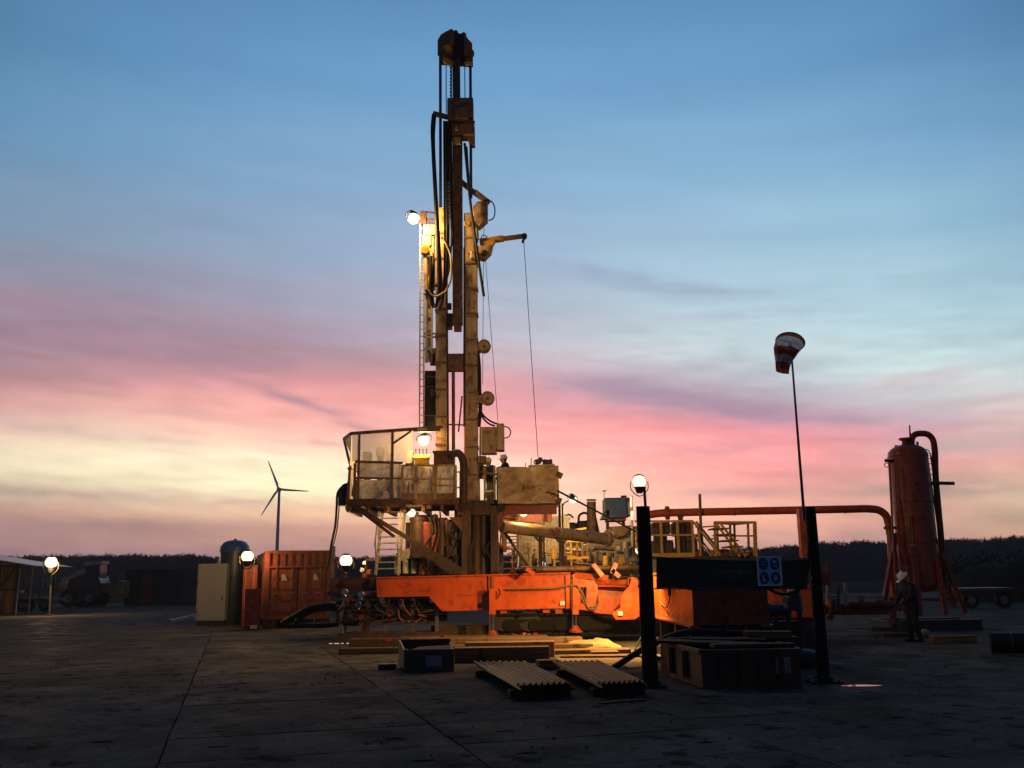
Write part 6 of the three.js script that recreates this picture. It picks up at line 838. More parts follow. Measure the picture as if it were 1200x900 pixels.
{ // sloping flow pipe
  const t = thing('flow_pipe', 'thick yellow-brown flow pipe sloping from the rig towards the plant', 'pipe', Gd(650, 29.5)), a = Q(588, 617, 28.2), b = Q(714, 632, 30.5); part(t, 'pipe', rod(a, b, 0.19, 0.19, 20), M.cream); part(t, 'flange', [rod(b.clone().lerp(a, 0.04), b, 0.24, 0.24, 20)], M.cream); for (const [x, y] of [[633, 623], [658, 626]]) { const p = Q(x, y, 29.2); part(t, 'support', [box(p.x - 0.06, p.x + 0.06, 0, p.y - 0.1, p.z - 0.06, p.z + 0.06), bar(V(p.x - 0.25, p.y - 0.05, p.z), V(p.x, p.y - 0.35, p.z), 0.06), bar(V(p.x + 0.25, p.y - 0.05, p.z), V(p.x, p.y - 0.35, p.z), 0.06)], M.darkBrown); } part(t, 'stay', bar(Q(590, 622, 28.4), Q(622, 668, 27.6), 0.07), M.darkBrown); part(t, 'end_cap', ball(b, 0.17), M.creamDark);
}
{ const d = 33, t = thing('lamp_mast', 'thin dark lamp mast behind the tarpaulin platform', 'mast', Gd(657, d)); part(t, 'pole', [rod(Gd(656.5, d), Q(655.5, 588, d), 0.06, 0.045, 10), rod(Gd(660.5, d), Q(659, 590, d), 0.03, 0.03, 8)], M.darkBrown); part(t, 'arm', tube([[659, 593], [662, 589], [666, 587]].map(([x, y]) => Q(x, y, d)), 0.025, 14, 6), M.darkBrown); part(t, 'guy_rope', rod(Q(653, 575, d - 6.3), Q(745, 623, d), 0.03, 0.03, 6), M.dark); }
{ const d = 31.5, t = thing('pipe_mast', 'thin steel pole with wire behind the yellow flow pipe', 'mast', Gd(637, d)); part(t, 'pole', rod(Gd(637, d), Q(637, 594, d), 0.035, 0.03, 8), M.darkBrown); part(t, 'wire', tube([[637, 594], [645, 598], [652, 593], [658, 588]].map(([x, y]) => Q(x, y, d)), 0.012, 20, 5), M.dark); }
{ // shale shaker / generator plant, grey
  const d = 37, t = thing('pump_house', 'grey machinery housing with rusty streaks behind the chassis end', 'machine', Gd(725, d)), g = (x0, y0, x1, y1, e = 0, tt = 2) => pb(x0, y0, x1, y1, d + e, tt, 0.03);
  part(t, 'housing', [plate([[690, 672], [690, 632], [708, 630], [716, 619], [752, 617], [756, 672]].map(([x, y]) => { const p = Q(x, y, d); return [p.x, p.y]; }), -d, -d - 2.2, 0.03)], M.greyBox); part(t, 'base', box(Q(660, 670, d).x, Q(790, 670, d).x, 0, Q(720, 672, d).y, -d - 2.2, -d - 0.1), M.dark); for (const x of [700, 712, 722, 734, 745]) part(t, 'rib', pb(x - 1, 636, x + 1, 670, d - 0.06, 0.07), M.greyBox); part(t, 'pipe', [rod(Q(722, 643, d - 0.2), Q(742, 643, d - 0.2), 0.12, 0.12, 14), rod(Q(716, 626, d - 0.2), Q(735, 622, d - 0.2), 0.1, 0.1, 12)], M.pale); part(t, 'elbow', tube([[744, 622], [746, 640], [744, 650], [737, 655]].map(([x, y]) => Q(x, y, d - 0.3)), 0.13, 30, 10), M.yellow); part(t, 'hopper', [plate([[714, 618], [740, 616], [732, 627], [722, 630]].map(([x, y]) => { const p = Q(x, y, d - 0.1); return [p.x, p.y]; }), -d + 0.3, -d, 0.02)], M.creamDark); part(t, 'flange', disc(Q(730, 658, d - 0.1), 0.18, 0.1, V(0, 0, 1)), M.yellow);
}
{ const d = 38.5, t = thing('exhaust_stack', 'short brown exhaust stack with flat cap behind the machinery', 'stack', Gd(693, d)); part(t, 'pipe', rod(V(Gd(693, d).x, 0, -d), Q(693, 588, d), 0.2, 0.19, 16), M.creamDark); part(t, 'cap', rod(Q(693, 586.5, d), Q(693, 585.3, d), 0.22, 0.2, 16), M.dark); part(t, 'cap_strut', [rod(Q(689, 590, d), Q(689, 586, d), 0.015), rod(Q(697, 590, d), Q(697, 586, d), 0.015)], M.dark); }
{ const d = 38, t = thing('blue_tank_box', 'dark blue cooler box mounted high on the machinery', 'box', Q(721, 608, d)); part(t, 'body', [pb(709, 583, 735, 607, d, 1.2, 0.04), plate([[705, 608], [709, 598], [714, 598], [714, 608]].map(([x, y]) => { const p = Q(x, y, d); return [p.x, p.y]; }), -d, -d - 1)], M.blue); part(t, 'side_panel', pb(735, 583, 738.5, 605, d - 0.02, 1, 0.02), M.dark); part(t, 'bracket', [pb(736, 588, 738, 603, d - 0.05, 0.1)], M.pale); part(t, 'rail', [pb(712, 608, 734, 610, d - 0.03, 1.2)], M.orangeOld); part(t, 'leg', [box(Q(712, 600, d).x, Q(712, 600, d).x + 0.12, 0, Q(712, 607, d).y, -d - 0.9, -d - 0.7), box(Q(731, 600, d).x, Q(731, 600, d).x + 0.12, 0, Q(731, 607, d).y, -d - 0.9, -d - 0.7)], M.dark); part(t, 'cap', disc(Q(731, 582, d + 0.3), 0.12, 0.08, UPV), M.dark); part(t, 'antenna', [rod(Q(707.5, 606, d), Q(708, 576, d), 0.02, 0.015, 6), bar(Q(706, 575.5, d), Q(710.5, 575, d), 0.04)], M.dark); }
{ const d = 36.5, t = thing('strip_light_post', 'pale post with a glowing strip beside the blue cooler box', 'post', Gd(741, d)); part(t, 'post', rod(Gd(741, d), Q(740, 581, d), 0.05, 0.05, 8), M.pale); part(t, 'tube_light', [rod(Q(740.5, 609, d - 0.1), Q(740.5, 599, d - 0.1), 0.05), rod(Q(739.5, 594, d - 0.1), Q(739.5, 582, d - 0.1), 0.045)], lampMat(1, 0.75, 0.4, 1.5)); }
{ const d = 34, t = thing('plant_railing', 'rust brown railing and manifold in front of the mud tank end', 'railing', Gd(675, d)); for (const x of [662, 669, 676, 682, 688]) part(t, 'post', bar(V(Q(x, 660, d).x, 0, -d), Q(x, 636, d), 0.06), x % 2 ? M.yellow : M.creamDark); part(t, 'rail', [bar(Q(660, 634, d), Q(690, 635, d), 0.06), bar(Q(660, 655, d), Q(690, 653, d), 0.09), bar(Q(661, 623, d + 1), Q(687, 619, d + 1), 0.07)], M.yellow); part(t, 'drum', [rod(Q(668, 672, d + 0.3), Q(668, 658, d + 0.3), 0.2, 0.2, 14), pb(680, 657, 689, 667, d + 0.2, 0.5, 0.06), rod(Q(676, 651, d + 0.5), Q(676, 640, d + 0.5), 0.16, 0.16, 14)], M.creamDark); for (const x of [600, 606, 614, 622, 630, 640, 650]) part(t, 'post', bar(V(Q(x, 660, d).x, 0, -d), Q(x, 632, d), 0.035), M.cream); part(t, 'rail', [bar(Q(596, 640, d), Q(655, 640, d), 0.035), bar(Q(596, 648, d), Q(655, 647, d), 0.035), bar(Q(596, 632, d), Q(655, 633, d), 0.04)], M.cream); }
{ const d = 39, t = thing('agitator_motors', 'black motors and hoses on top of the mud tank end', 'motor', Q(680, 615, d)); part(t, 'motor', [pb(660, 612, 676, 622, d, 0.6, 0.1), pb(676, 610, 690, 624, d, 0.7, 0.12), rod(Q(697, 626, d), Q(694, 604, d), 0.22, 0.16, 14)], M.rubber); part(t, 'frame', [box(Q(658, 640, d).x, Q(702, 640, d).x, 0, Q(680, 622, d).y, -d - 0.8, -d - 0.1)], M.slate); part(t, 'hose', [tube([[678, 612], [679, 604], [685, 601], [690, 604], [689, 610], [685, 612]].map(([x, y]) => Q(x, y, d)), 0.05, 30, 8), tube([[664, 612], [662, 606], [667, 603], [672, 607]].map(([x, y]) => Q(x, y, d)), 0.04, 20, 6)], M.rubber); part(t, 'blue_pipe', rod(Q(654.5, 640, d), Q(654, 612, d), 0.08), M.blue); part(t, 'vent_pipe', rod(Q(663, 620, d - 0.2), Q(662.5, 603, d - 0.2), 0.06), M.pale); }
{ // drill pipes racked on the chassis
  for (let k = 0; k < 5; k++) { const y = 665.5 + (k % 3) * 2.6, d = 26.2 + k * 0.3, lb = ['front drill pipe of the rack on the orange chassis', 'second drill pipe in the chassis rack', 'lowest drill pipe in the chassis rack', 'rear drill pipe of the chassis rack', 'rearmost drill pipe half hidden in the chassis rack'][k], a = Q(628 - k * 6, y + 1.5, d), b = Q(749 + k * 2, y - 1, d), t = thing('drill_pipe', lb, 'pipe', a.clone().add(b).multiplyScalar(0.5), 'drill pipes on the chassis'); part(t, 'tube', rod(a, b, 0.065, 0.065, 12), k % 2 ? M.darkBrown : M.creamDark); part(t, 'tool_joint', [rod(b.clone().lerp(a, 0.1), b, 0.085, 0.085, 12), rod(a, a.clone().lerp(b, 0.07), 0.085, 0.085, 12)], M.darkBrown); }
  for (const [a, b, lb] of [[[695, 661], [706, 675], 'orange rack stake leaning beside the drill pipes'], [[722, 659.5], [717, 672], 'orange rack stake behind the yoke arm'], [[717, 668], [726, 676], 'short orange stake near the chassis lug'], [[617, 666], [626, 673], 'rusty stake near the flow pipe stay']]) single('rack_stake', lb, 'stake', Q(b[0], b[1], 25.8), bar(Q(...a, 25.8), Q(...b, 25.8), 0.14, 0.12), M.orange, 'rack stakes');
}
{ // yellow stair platform behind the banner
  const d = 29, t = thing('stair_platform', 'yellow railed platform with a short stair above the banner', 'platform', Gd(815, d)), X = (x, y = 630, e = d) => Q(x, y, e).x, yd = Q(800, 652, d).y, z = -d;
  part(t, 'deck', box(X(742), X(884), yd - 0.12, yd, z - 2.4, z), M.dark); part(t, 'toe_board', [pb(762, 648, 813, 653, d - 0.01, 0.03)], M.yellow);
  const P3 = (x, y, e = d) => Q(x, y, e);
  for (const x of [775, 794.5, 812]) part(t, 'post', bar(V(X(x), yd, z), V(X(x), P3(x, 611, d).y, z), 0.07), M.yellow); part(t, 'rail', bar(P3(744, 611), P3(812, 610.5), 0.06), M.yellow); part(t, 'rail', bar(P3(744, 627), P3(815, 627), 0.06), M.yellow);
  for (const e of [0, 0.9]) { part(t, 'stair_rail', bar(P3(812 + e * 4, 611, d + e), P3(844 + e * 4, 651, d + e), 0.06), M.yellow); part(t, 'stair_rail', bar(P3(812 + e * 4, 626, d + e), P3(834 + e * 4, 652, d + e), 0.05), M.yellow); part(t, 'stair_post', bar(P3(821 + e * 4, 651, d + e), P3(818 + e * 4, 618, d + e), 0.06), M.yellow); }
  for (const [x, e] of [[838, 0], [885, 0], [877, 1.4], [861, 2.0], [841, 1.6], [856, 1.2]]) part(t, 'post', bar(P3(x + 0.6, 652, d + e), P3(x - 0.6, 612, d + e), x === 885 ? 0.1 : 0.065), M.yellow);
  part(t, 'rail', [bar(P3(837, 612), P3(885, 612), 0.065), bar(P3(885, 612), P3(861, 614.5, d + 2), 0.06), bar(P3(838, 613), P3(861, 614.5, d + 2), 0.055)], M.yellow); part(t, 'rail', [bar(P3(840, 628), P3(884, 628), 0.05), bar(P3(815, 618, d + 1.4), P3(840, 616.5, d + 1.4), 0.045), bar(P3(828, 632, d + 1.4), P3(840, 631, d + 1.4), 0.045)], M.yellow);
  for (const [x0, x1] of [[837, 862], [842, 869]]) part(t, 'stair_rail', bar(P3(x0 + 2, 613, d - 0.3), P3(x1 + 5, 652, d - 0.3), 0.065), M.yellow);
  for (let k = 0; k < 5; k++) part(t, 'tread', obox(P3(842 + k * 5.4, 620 + k * 7, d), 0.5, 0.04, 0.8), M.creamDark);
  part(t, 'leg', [760, 800, 840, 880].map((x) => box(X(x) - 0.08, X(x) + 0.08, 0, yd - 0.12, z - 0.3, z - 0.14)), M.dark); part(t, 'tall_pole', rod(V(X(823), 0, z - 0.5), P3(820, 579, d + 0.5), 0.05, 0.045, 10), M.creamDark);
  for (const [x0, y0, x1, y1, e, m, lb] of [[765, 634, 790, 650, 1, M.darkBrown, 'tan drum cluster behind the yellow railing'], [764, 613, 786, 626, 1.6, M.brown, 'rust brown engine hood behind the upper yellow rail'], [789, 612, 812, 628, 1.8, M.brown, 'rust brown engine block behind the yellow post'], [800, 628, 818, 651, 1.5, M.slate, 'dark blue steel cabinet behind the yellow railing'], [845, 644, 854, 652, 1, M.orangeOld, 'orange bucket on the stair platform'], [877, 646, 885, 652, 0.8, M.orange, 'bright orange can at the corner of the stair platform'], [814, 648, 821, 652.5, 0.5, M.orange, 'small orange can at the head of the yellow stair']]) { const w = thing('plant_item', lb, 'machine', V(X((x0 + x1) / 2, y1, d + e), yd, z - e)); const g = pb(x0, y0, x1, y1, d + e, 0.6, 0.06); g.computeBoundingBox(); part(w, 'body', g, m); const bb = g.boundingBox; if (bb.min.y > yd + 0.1 || y0 < 630) part(w, 'stand', box(Q((x0 + x1) / 2, y1, d + e).x - 0.2, Q((x0 + x1) / 2, y1, d + e).x + 0.2, yd, Q(x0, y1, d + e).y, z - e - 0.5, z - e - 0.1), M.dark); part(w, 'lid', pb(x0 + 1, y0 - 1, x1 - 1, y0 + 1, d + e + 0.05, 0.5, 0.02), m); }
  const dc = thing('solids_bin', 'dark steel tank wall under the yellow platform behind the banner', 'tank', Gd(800, 24)); part(dc, 'wall', box(Q(765, 690, 24).x, Q(950, 690, 24).x, 0.1, Q(850, 655, 24).y, -26, -24), M.dark); part(dc, 'rib', [790, 830, 870, 920].map((x) => box(Q(x, 690, 24).x - 0.06, Q(x, 690, 24).x + 0.06, 0.1, Q(850, 656, 24).y, -24, -23.92)), M.dark);
}

{ // pipes, boxes and small tanks crowded between the mud tank and the stair platform
  const t = thing('plant_pipework', 'crowded pipework, boxes and small drums on a skid behind the chassis rack', 'pipework', Gd(680, 35)), q = mulberry(31337), R = (a, b) => a + (b - a) * q(), ms = [M.creamDark, M.cream, M.greyBox, M.darkBrown, M.yellow, M.slate, M.steel, M.brown];
  part(t, 'skid', box(Q(600, 670, 35).x, Q(800, 670, 35).x, 0, 0.25, -36.5, -34), M.dark);
  for (let k = 0; k < 46; k++) {
    const x = R(598, 760), d = R(33.5, 36), m = ms[Math.floor(q() * 8)], kind = q(), y = R(634, 664);
    if (kind < 0.3) part(t, 'upright', rod(V(Q(x, 660, d).x, 0.2, -d), Q(x, y, d), R(0.03, 0.07), undefined, 8), m);
    else if (kind < 0.55) part(t, 'line', rod(Q(x, y, d), Q(Math.min(x + R(10, 34), 772), y + R(-1, 2), d), R(0.03, 0.08), undefined, 8), m);
    else if (kind < 0.8) part(t, 'casing', pb(x, y, x + R(5, 12), Math.min(y + R(6, 14), 672), d, 0.4, 0.03), m);
    else part(t, 'drum', rod(Q(x, Math.min(y + 12, 672), d), Q(x, y, d), R(0.12, 0.24), undefined, 16), m);
  }
}
// ================================================================ ORANGE PIPELINE AND SEPARATOR
{
  const d = 30, t = thing('orange_pipeline', 'high orange pipeline running across to the separator on supports', 'pipeline', Gd(900, d)); const pts = [[751, 606.5], [760, 603.5], [768, 602], [782, 601], [800, 600.5], [900, 598.5], [1000, 596.5], [1018, 596.3], [1030, 598], [1038, 604], [1041.5, 614], [1043, 626]];
  part(t, 'pipe', new THREE.TubeGeometry(new THREE.CatmullRomCurve3(pts.map(([x, y]) => Q(x, y, d))), 160, 0.125, 16), M.orange); part(t, 'flange', [rod(Q(780, 601.2, d), Q(784, 601.1, d), 0.22, 0.22, 18)], M.orangeOld); part(t, 'flange', [rod(Q(1043, 617, d), Q(1043.3, 620, d), 0.2, 0.2, 18)], M.orangeOld); part(t, 'riser', rod(Q(1048, 700, d), Q(1043, 622, d), 0.115, 0.115, 16), M.orange);
  part(t, 'support', [box(Q(798, 620, d).x - 0.07, Q(798, 620, d).x + 0.07, 0, Q(798, 603, d).y, -d - 0.07, -d + 0.07), pb(795, 603, 801.5, 606, d - 0.1, 0.2)], M.brown); part(t, 'support', [box(Q(943.5, 625, 27).x - 0.13, Q(943.5, 625, 27).x + 0.13, 0, Q(942, 596, 27).y, -27.26, -27)], M.orange); part(t, 'saddle', bar(Q(942, 599.5, 27), Q(938, 599, d), 0.1, 0.12), M.orange);
  for (const x of [860, 990]) part(t, 'weld_ring', rod(Q(x, 599 - (x - 900) * 0.02, d), Q(x + 1, 599 - (x - 900) * 0.02, d), 0.132, 0.132, 16), M.orangeOld);
}
{
  const d = 30, c = Gd(1076, d), cx = Q(1064.3, 540, d).x, t = thing('separator_vessel', 'tall orange-red pressure vessel on splayed legs with a gooseneck pipe', 'pressure vessel', V(cx, 0, -d)), r = 0.615, yt = Q(1064, 520.5, d).y, yb = Q(1076, 683, d).y;
  const prof = []; for (let k = 0; k <= 8; k++) { const a = Math.PI / 2 * k / 8; prof.push([Math.max(0.01, r * Math.sin(a)), yb - 0.3 * Math.cos(a) + 0.3 - 0.3]); } for (const y of [0.25, 0.5, 0.75]) prof.push([r, yb + (yt - 0.36 - yb) * y]); for (let k = 0; k <= 10; k++) { const a = Math.PI / 2 * k / 10; prof.push([Math.max(0.01, r * Math.cos(a)), yt - 0.36 + 0.36 * Math.sin(a)]); }
  part(t, 'shell', new THREE.LatheGeometry(prof.map((p) => new THREE.Vector2(...p)), 44).translate(cx, 0, -d), M.vessel);
  for (const k of [0.3, 0.62, 0.985]) part(t, 'weld_band', ring(V(cx, yb + (yt - 0.36 - yb) * k, -d), r + 0.004, 0.016, UPV, 44), M.orangeOld);
  part(t, 'top_nozzle', [rod(V(cx - 0.02, yt - 0.04, -d), V(cx - 0.02, yt + 0.16, -d), 0.12, 0.12, 16), rod(V(cx - 0.02, yt + 0.14, -d), V(cx - 0.02, yt + 0.2, -d), 0.2, 0.2, 16), rod(V(cx + 0.2, yt - 0.1, -d), V(cx + 0.2, yt + 0.02, -d), 0.06)], M.orangeOld); part(t, 'lifting_lug', [obox(V(cx - 0.34, yt - 0.1, -d), 0.1, 0.14, 0.03), obox(V(cx + 0.36, yt + 0.0, -d), 0.07, 0.16, 0.03)], M.orangeOld);
  part(t, 'vent', rod(Q(1067, 516, d), Q(1065.8, 498, d), 0.035, 0.02, 8), M.dark);
  const px = Q(1093.5, 540, d).x; part(t, 'gooseneck', new THREE.TubeGeometry(new THREE.CatmullRomCurve3([V(Q(1068, 520, d).x, yt - 0.05, -d), Q(1069, 513, d), Q(1073, 509, d), Q(1080, 508, d), Q(1087, 509, d), Q(1092.5, 514, d), Q(1095, 524, d), Q(1096.5, 560, d), Q(1100, 600, d), Q(1103.5, 640, d), Q(1107, 690, d)]), 120, 0.1, 14), M.orangeOld);
  part(t, 'outlet_bar', bar(Q(1084, 566, d - 0.1), Q(1118, 566.5, d - 0.1), 0.1, 0.1), M.brown); part(t, 'bracket', bar(Q(1070, 567, d - 0.68), Q(1096, 566, d - 0.15), 0.09, 0.09), M.brown);
  part(t, 'side_nozzle', [bar(Q(1037, 539.5, d - 0.2), Q(1046, 540.5, d - 0.2), 0.1, 0.09), ring(Q(1039, 545, d - 0.2), 0.07, 0.014, V(0, 0, 1))], M.dark); part(t, 'drain_pipe', [rod(Q(1050, 690, d - 0.5), Q(1042, 542, d - 0.3), 0.035), rod(Q(1056, 690, d - 0.64), Q(1048, 545, d - 0.5), 0.03)], M.orange);
  { const l = part(t, 'ladder', [bar(Q(1099, 620, d), Q(1086.5, 531, d), 0.03), bar(Q(1102, 620, d + 0.35), Q(1090, 531, d + 0.35), 0.03)], M.brown); for (let k = 0; k < 15; k++) part(l, 'rung', rod(Q(1086.5, 531, d).lerp(Q(1099, 620, d), k / 14), Q(1090, 531, d + 0.35).lerp(Q(1102, 620, d + 0.35), k / 14), 0.014, 0.014, 6), M.brown); part(t, 'ladder_hoop', tube([[1083, 527], [1087, 527], [1091, 534], [1092, 540]].map(([x, y]) => Q(x, y, d)), 0.015, 14, 5), M.brown); }
  for (const [x0, y0, x1, y1, e] of [[1050, 625, 1034, 716, -0.4], [1058, 650, 1060, 720, -0.75], [1071, 640, 1078, 722, -0.7], [1104, 648, 1131, 718, -0.3], [1098, 655, 1108, 720, -0.7], [1050, 640, 1044, 712, 0.5], [1100, 650, 1118, 712, 0.5]]) part(t, 'leg', bar(Q(x1, y1, d + e), Q(x0, y0, d + e * 0.8), 0.14, 0.12), M.orangeOld);
  part(t, 'brace', [bar(Q(1044, 672, d - 0.4), Q(1048, 690, d - 0.4), 0.08), bar(Q(1042, 702, d - 0.4), Q(1122, 703, d - 0.4), 0.08)], M.orangeOld); part(t, 'skid_base', [box(Q(1030, 718, d).x, Q(1136, 718, d).x, 0, 0.32, -d + 0.55, -d + 0.75), box(Q(1030, 718, d).x, Q(1136, 718, d).x, 0, 0.32, -d - 0.9, -d - 0.7), box(Q(1030, 718, d).x, Q(1036, 718, d).x, 0, 0.3, -d - 0.7, -d + 0.55)], M.darkBrown);
  part(t, 'level_gauge', [rod(Q(1067.5, 637, d - 0.7), Q(1066, 604, d - 0.7), 0.03), disc(Q(1066.5, 607, d - 0.72), 0.05, 0.06, V(0, 0, 1)), rod(Q(1097, 637, d - 0.5), Q(1096.5, 630, d - 0.5), 0.04)], M.creamDark);
}
{ // valve skid between the gate and the separator
  const d = 27.5, t = thing('valve_skid', 'low rusty skid of valves and pipe stubs between the gate and the separator', 'skid', Gd(995, d)), y = (v) => Q(1000, v, d).y; part(t, 'frame', [box(Q(950, 715, d).x, Q(1058, 715, d).x, y(717), y(707), -d - 0.2, -d), box(Q(950, 715, d).x, Q(1058, 715, d).x, y(717) - 0.12, y(717), -d - 0.9, -d - 0.75), box(Q(955, 715, d).x, Q(960, 715, d).x, 0, y(717), -d - 0.2, -d), box(Q(1045, 715, d).x, Q(1050, 715, d).x, 0, y(717), -d - 0.2, -d)], M.orangeOld); for (const [x, y0, m] of [[970.5, 686, M.pale], [991, 683, M.pale], [982.5, 688, M.creamDark]]) part(t, 'pipe_stub', rod(Q(x, 711, d), Q(x - 0.5, y0, d), 0.05, 0.05, 12), m); for (const x of [975, 1008, 1030]) { const v = part(t, 'valve', [rod(Q(x, 712, d - 0.1), Q(x, 702, d - 0.1), 0.14, 0.1, 14)], M.red); part(v, 'hand_wheel', ring(Q(x, 699.5, d - 0.1), 0.14, 0.02, UPV, 18), M.brown); } part(t, 'coupling', [rod(Q(972, 714, d - 0.1), Q(980, 714, d - 0.1), 0.13, 0.13, 14), disc(Q(973, 723, d - 0.1), 0.1, 0.1, V(0, 0, 1))], M.creamDark); part(t, 'cylinder', rod(Q(995, 709, d - 0.2), Q(1045, 708.5, d - 0.2), 0.1, 0.1, 14), M.red); part(t, 'name_plate', [pb(1033, 699, 1036.5, 704, d - 0.1, 0.03)], M.white);
  const u = thing('orange_valve_box', 'orange steel box with a pointed stem standing on the valve skid', 'valve box', V(Q(965, 690, 27.6).x, y(707), -27.8)); part(u, 'body', [pb(958, 669, 973, 687, 27.6, 0.4, 0.02)], M.orangeOld); part(u, 'stem', rod(Q(969.5, 669, 27.8), Q(969, 657, 27.8), 0.05, 0.02, 8), M.orangeOld); part(u, 'leg', [rod(Q(961, 710, 27.8), Q(961, 686, 27.8), 0.04), rod(Q(971, 710, 27.8), Q(971, 686, 27.8), 0.04)], M.orangeOld);
}
{ const d = 47, t = thing('parked_trailer', 'barely lit low trailer parked in the dark behind the separator', 'trailer', Gd(1160, d)), X = (x) => Q(x, 700, d).x; part(t, 'bed', box(X(1126), X(1190), Q(1150, 692, d).y, Q(1150, 689, d).y, -d - 2, -d), M.slate); part(t, 'side_board', [box(X(1128), X(1140), 0.5, Q(1150, 692, d).y, -d, -d + 0.05), box(X(1145), X(1160), 0.5, Q(1150, 692, d).y, -d, -d + 0.05)], M.dark); for (const x of [1138, 1176]) { const w = part(t, 'wheel', disc(V(X(x), 0.4, -d - 0.1), 0.4, 0.25, V(0, 0, 1)), M.rubber); part(w, 'rim', disc(V(X(x), 0.4, -d + 0.04), 0.2, 0.03, V(0, 0, 1)), M.steel); } }
// ---- planks and roll on the ground at the right
{
  const P0 = (x, d, y = 0) => { const p = Gd(x, d); p.y = y; return p; };
  [[1016, 1064, 27.2, 0.12, 0.22, 0.13, 'long pale plank on top of the low stack beside the standing person', 2], [1028, 1060, 26.6, 0, 0.3, 0.12, 'lower plank of the stack beside the standing person', 0], [1036, 1052, 27.6, 0.12, 0.2, 0.1, 'short plank across the back of the stack', 1], [1085, 1135, 24.1, 0, 0.3, 0.18, 'single pale squared timber on the slabs right of the standing person', 2]].forEach(([a, b, d, y, w, h, lb, k]) => beam('ground_plank', lb, P0(a, d, y), P0(b, d, y), w, h, M.wood[k], 'planks on the ground by the separator'));
  const a = P0(1153, 20.6, 0.24), b = P0(1235, 20.1, 0.24), t = thing('black_roll', 'thick black rubber roll lying on the slabs at the picture edge', 'roll', V((a.x + b.x) / 2, 0, (a.z + b.z) / 2)); part(t, 'roll', rod(a, b, 0.22, 0.22, 22), M.rubber); part(t, 'end_lip', [rod(a, a.clone().lerp(b, 0.02), 0.235, 0.235, 22)], M.dark); part(t, 'core', rod(a.clone().lerp(b, -0.004), a.clone().lerp(b, 0.02), 0.08, 0.08, 14), M.slate); part(t, 'strap', [0.3, 0.7].map((k) => rod(a.clone().lerp(b, k), a.clone().lerp(b, k + 0.015), 0.226, 0.226, 22)), M.steel);
  const hl = P0(1078, 26, 0); single('helmet_bag', 'small pale sack lying behind the feet of the standing person', 'sack', hl, ball(V(hl.x, 0.12, hl.z), 0.12, 1.2, 1.0, 0.9), M.beige); const vb = P0(1048, 26.8, 0.25); single('iron_fitting', 'rusty pipe fitting lying on the plank stack', 'fitting', vb, [rod(V(vb.x, 0.25, vb.z), V(vb.x, 0.5, vb.z), 0.1, 0.06, 12), rod(V(vb.x - 0.15, 0.32, vb.z), V(vb.x + 0.15, 0.32, vb.z), 0.06, 0.06, 12), rod(V(vb.x, 0.46, vb.z), V(vb.x, 0.5, vb.z), 0.13, 0.13, 12)], M.brown);
}

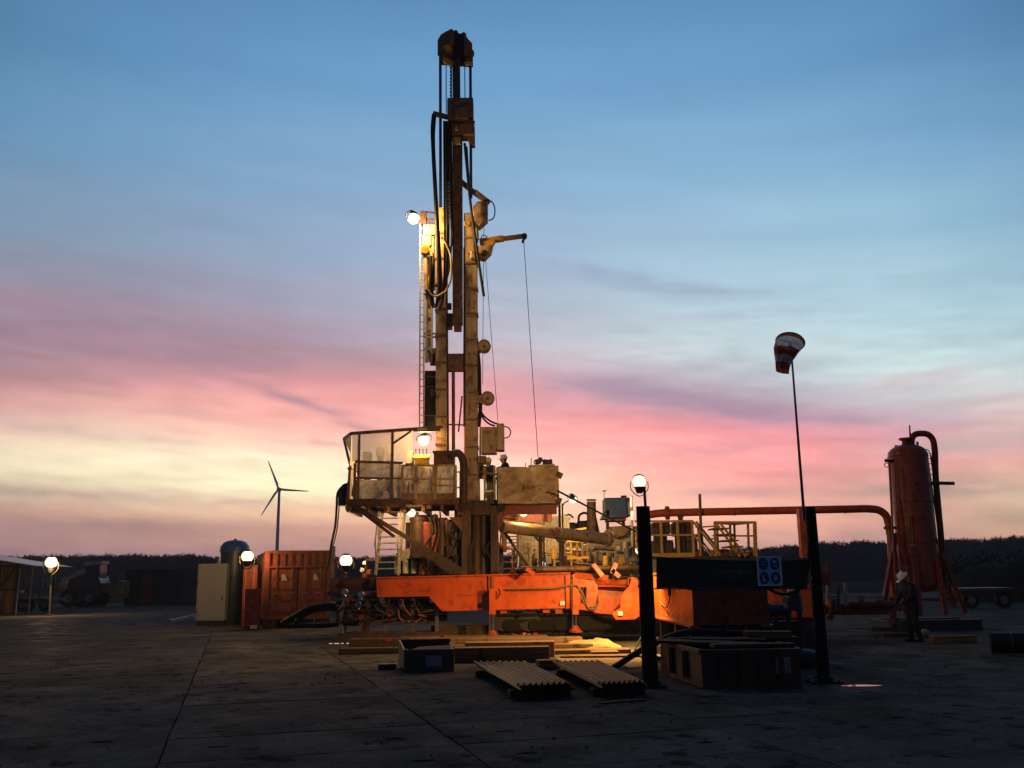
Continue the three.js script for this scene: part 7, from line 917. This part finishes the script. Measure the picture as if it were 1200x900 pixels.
// ================================================================ LAMPS
{
  const pole = (name, lb, foot, top, r = 0.05, m = M.steel) => { const t = thing(name, lb, 'lamp post', foot, 'lamp posts'); part(t, 'pole', rod(foot, top, r, r * 0.8, 10), m); part(t, 'base', rod(foot, foot.clone().add(V(0, 0.06, 0)), r * 4, r * 4, 14), m); return t; };
  floodlight('floodlight on the bracket high on the mast', P(484.5, 256.5, RD - 0.9), P(498, 320, RD + 0.1).add(V(0, 0, 1.6)), { r: 0.2, power: 60, omni: true });
  floodlight('floodlight above the yellow console on the driller platform', P(496.5, 516, 28.2), P(494, 545, 28.3).add(V(0, 0, 0.9)), { r: 0.2, power: 30, omni: true });
  floodlight('floodlight hung under the floor of the driller platform', P(482, 601, 27.3), P(520, 640, 27.8), { r: 0.14, power: 10, omni: true });
  floodlight('floodlight under the girder of the tarpaulin platform', P(613.5, 601, 28.6), P(650, 632, 30), { r: 0.14, power: 14, omni: true });
  floodlight('smaller floodlight next to the one under the tarpaulin platform', P(625, 596.5, 30.5), P(645, 640, 36), { r: 0.13, power: 30, angle: 1.4 });
  floodlight('floodlight on the arm of the thin lamp mast', P(671.5, 585.5, 33), P(690, 640, 34.5), { r: 0.15, power: 45, angle: 1.35 });
  floodlight('floodlight on the orange stand beside the container', P(290, 652, 35.4), P(268, 740, 30), { r: 0.25, power: 24, omni: true, mount: UPV });
  floodlight('floodlight between the container and the access ladder', P(405.5, 657, 31.5), P(365, 720, 31), { r: 0.24, power: 9, omni: true, mount: UPV }); pole('lamp_post', 'short post carrying the floodlight behind the chassis end', Gd(406, 31.8), P(406, 659, 31.8));
  floodlight('floodlight at the eave of the timber shed', P(60, 659, 56), P(72, 760, 44), { r: 0.4, power: 52, omni: true, mount: UPV }); pole('lamp_post', 'post carrying the floodlight in front of the timber shed', Gd(60.5, 56.4), P(60.5, 662, 56.4), 0.06);
  floodlight('cool white work light low behind the flow pipe', P(635.5, 661, 33), P(640, 720, 28), { r: 0.13, power: 5, angle: 1.3, color: [1, 0.96, 0.9], glow: glowCool });
  // tall floodlight just behind the near gate post, with an added unseen second head
  const ld = 20.6, lt = P(755, 571, ld), foot = V(lt.x + 0.06, 0, -ld), tp = thing('floodlight_mast', 'thin floodlight mast rising behind the near gate post', 'lamp post', foot); part(tp, 'pole', rod(foot, lt, 0.045, 0.03, 10), M.dark); part(tp, 'crossbar', bar(P(747, 571.5, ld), P(757, 571.5, ld), 0.035), M.dark); part(tp, 'base', [box(foot.x - 0.3, foot.x + 0.3, 0, 0.08, foot.z - 0.3, foot.z + 0.3, 0.02)], M.dark);
  floodlight('bright floodlight head on the mast above the gate post', P(749, 564.5, ld), P(749, 564.5, ld).add(V(-3.2, 0.6, -5)), { r: 0.17, power: 72, angle: 1.4, pen: 0.15, mount: UPV });
  { const f2 = V(3.06, 0, -22.6), st = thing('lamp_tripod', 'low work lamp stand hidden behind the near gate post', 'lamp stand', f2); part(st, 'pole', rod(f2, V(3.06, 2.2, -22.6), 0.025), M.dark); for (const a of [0.5, 2.6, 4.7]) part(st, 'leg', rod(V(3.06, 0.5, -22.6), V(3.06 + 0.35 * Math.cos(a), 0, -22.6 + 0.35 * Math.sin(a)), 0.018), M.dark);
    floodlight('low work lamp on the stand behind the near gate post', V(3.0, 2.35, -22.55), V(2.0, 0, -23.1), { r: 0.1, power: 125, angle: 1.38, pen: 0.3, soft: 4, color: [1, 0.54, 0.15] }); }
  floodlight('added unseen second floodlight lower on the same mast, turned to the separator', P(755, 606, ld + 0.25), V(9.5, 0, -26), { r: 0.08, power: 15, angle: 1.0, pen: 0.6 });  // unseen head added to throw lamp light over the ground and separator
}

// thin evening haze over the fields: far trees fade
scene.fog = new THREE.FogExp2(new THREE.Color(0.82, 0.82, 0.86), 0.00048);
scene.traverse((o) => { if (o.isMesh) { o.castShadow = true; o.receiveShadow = true; } });
renderer.render(scene, camera);
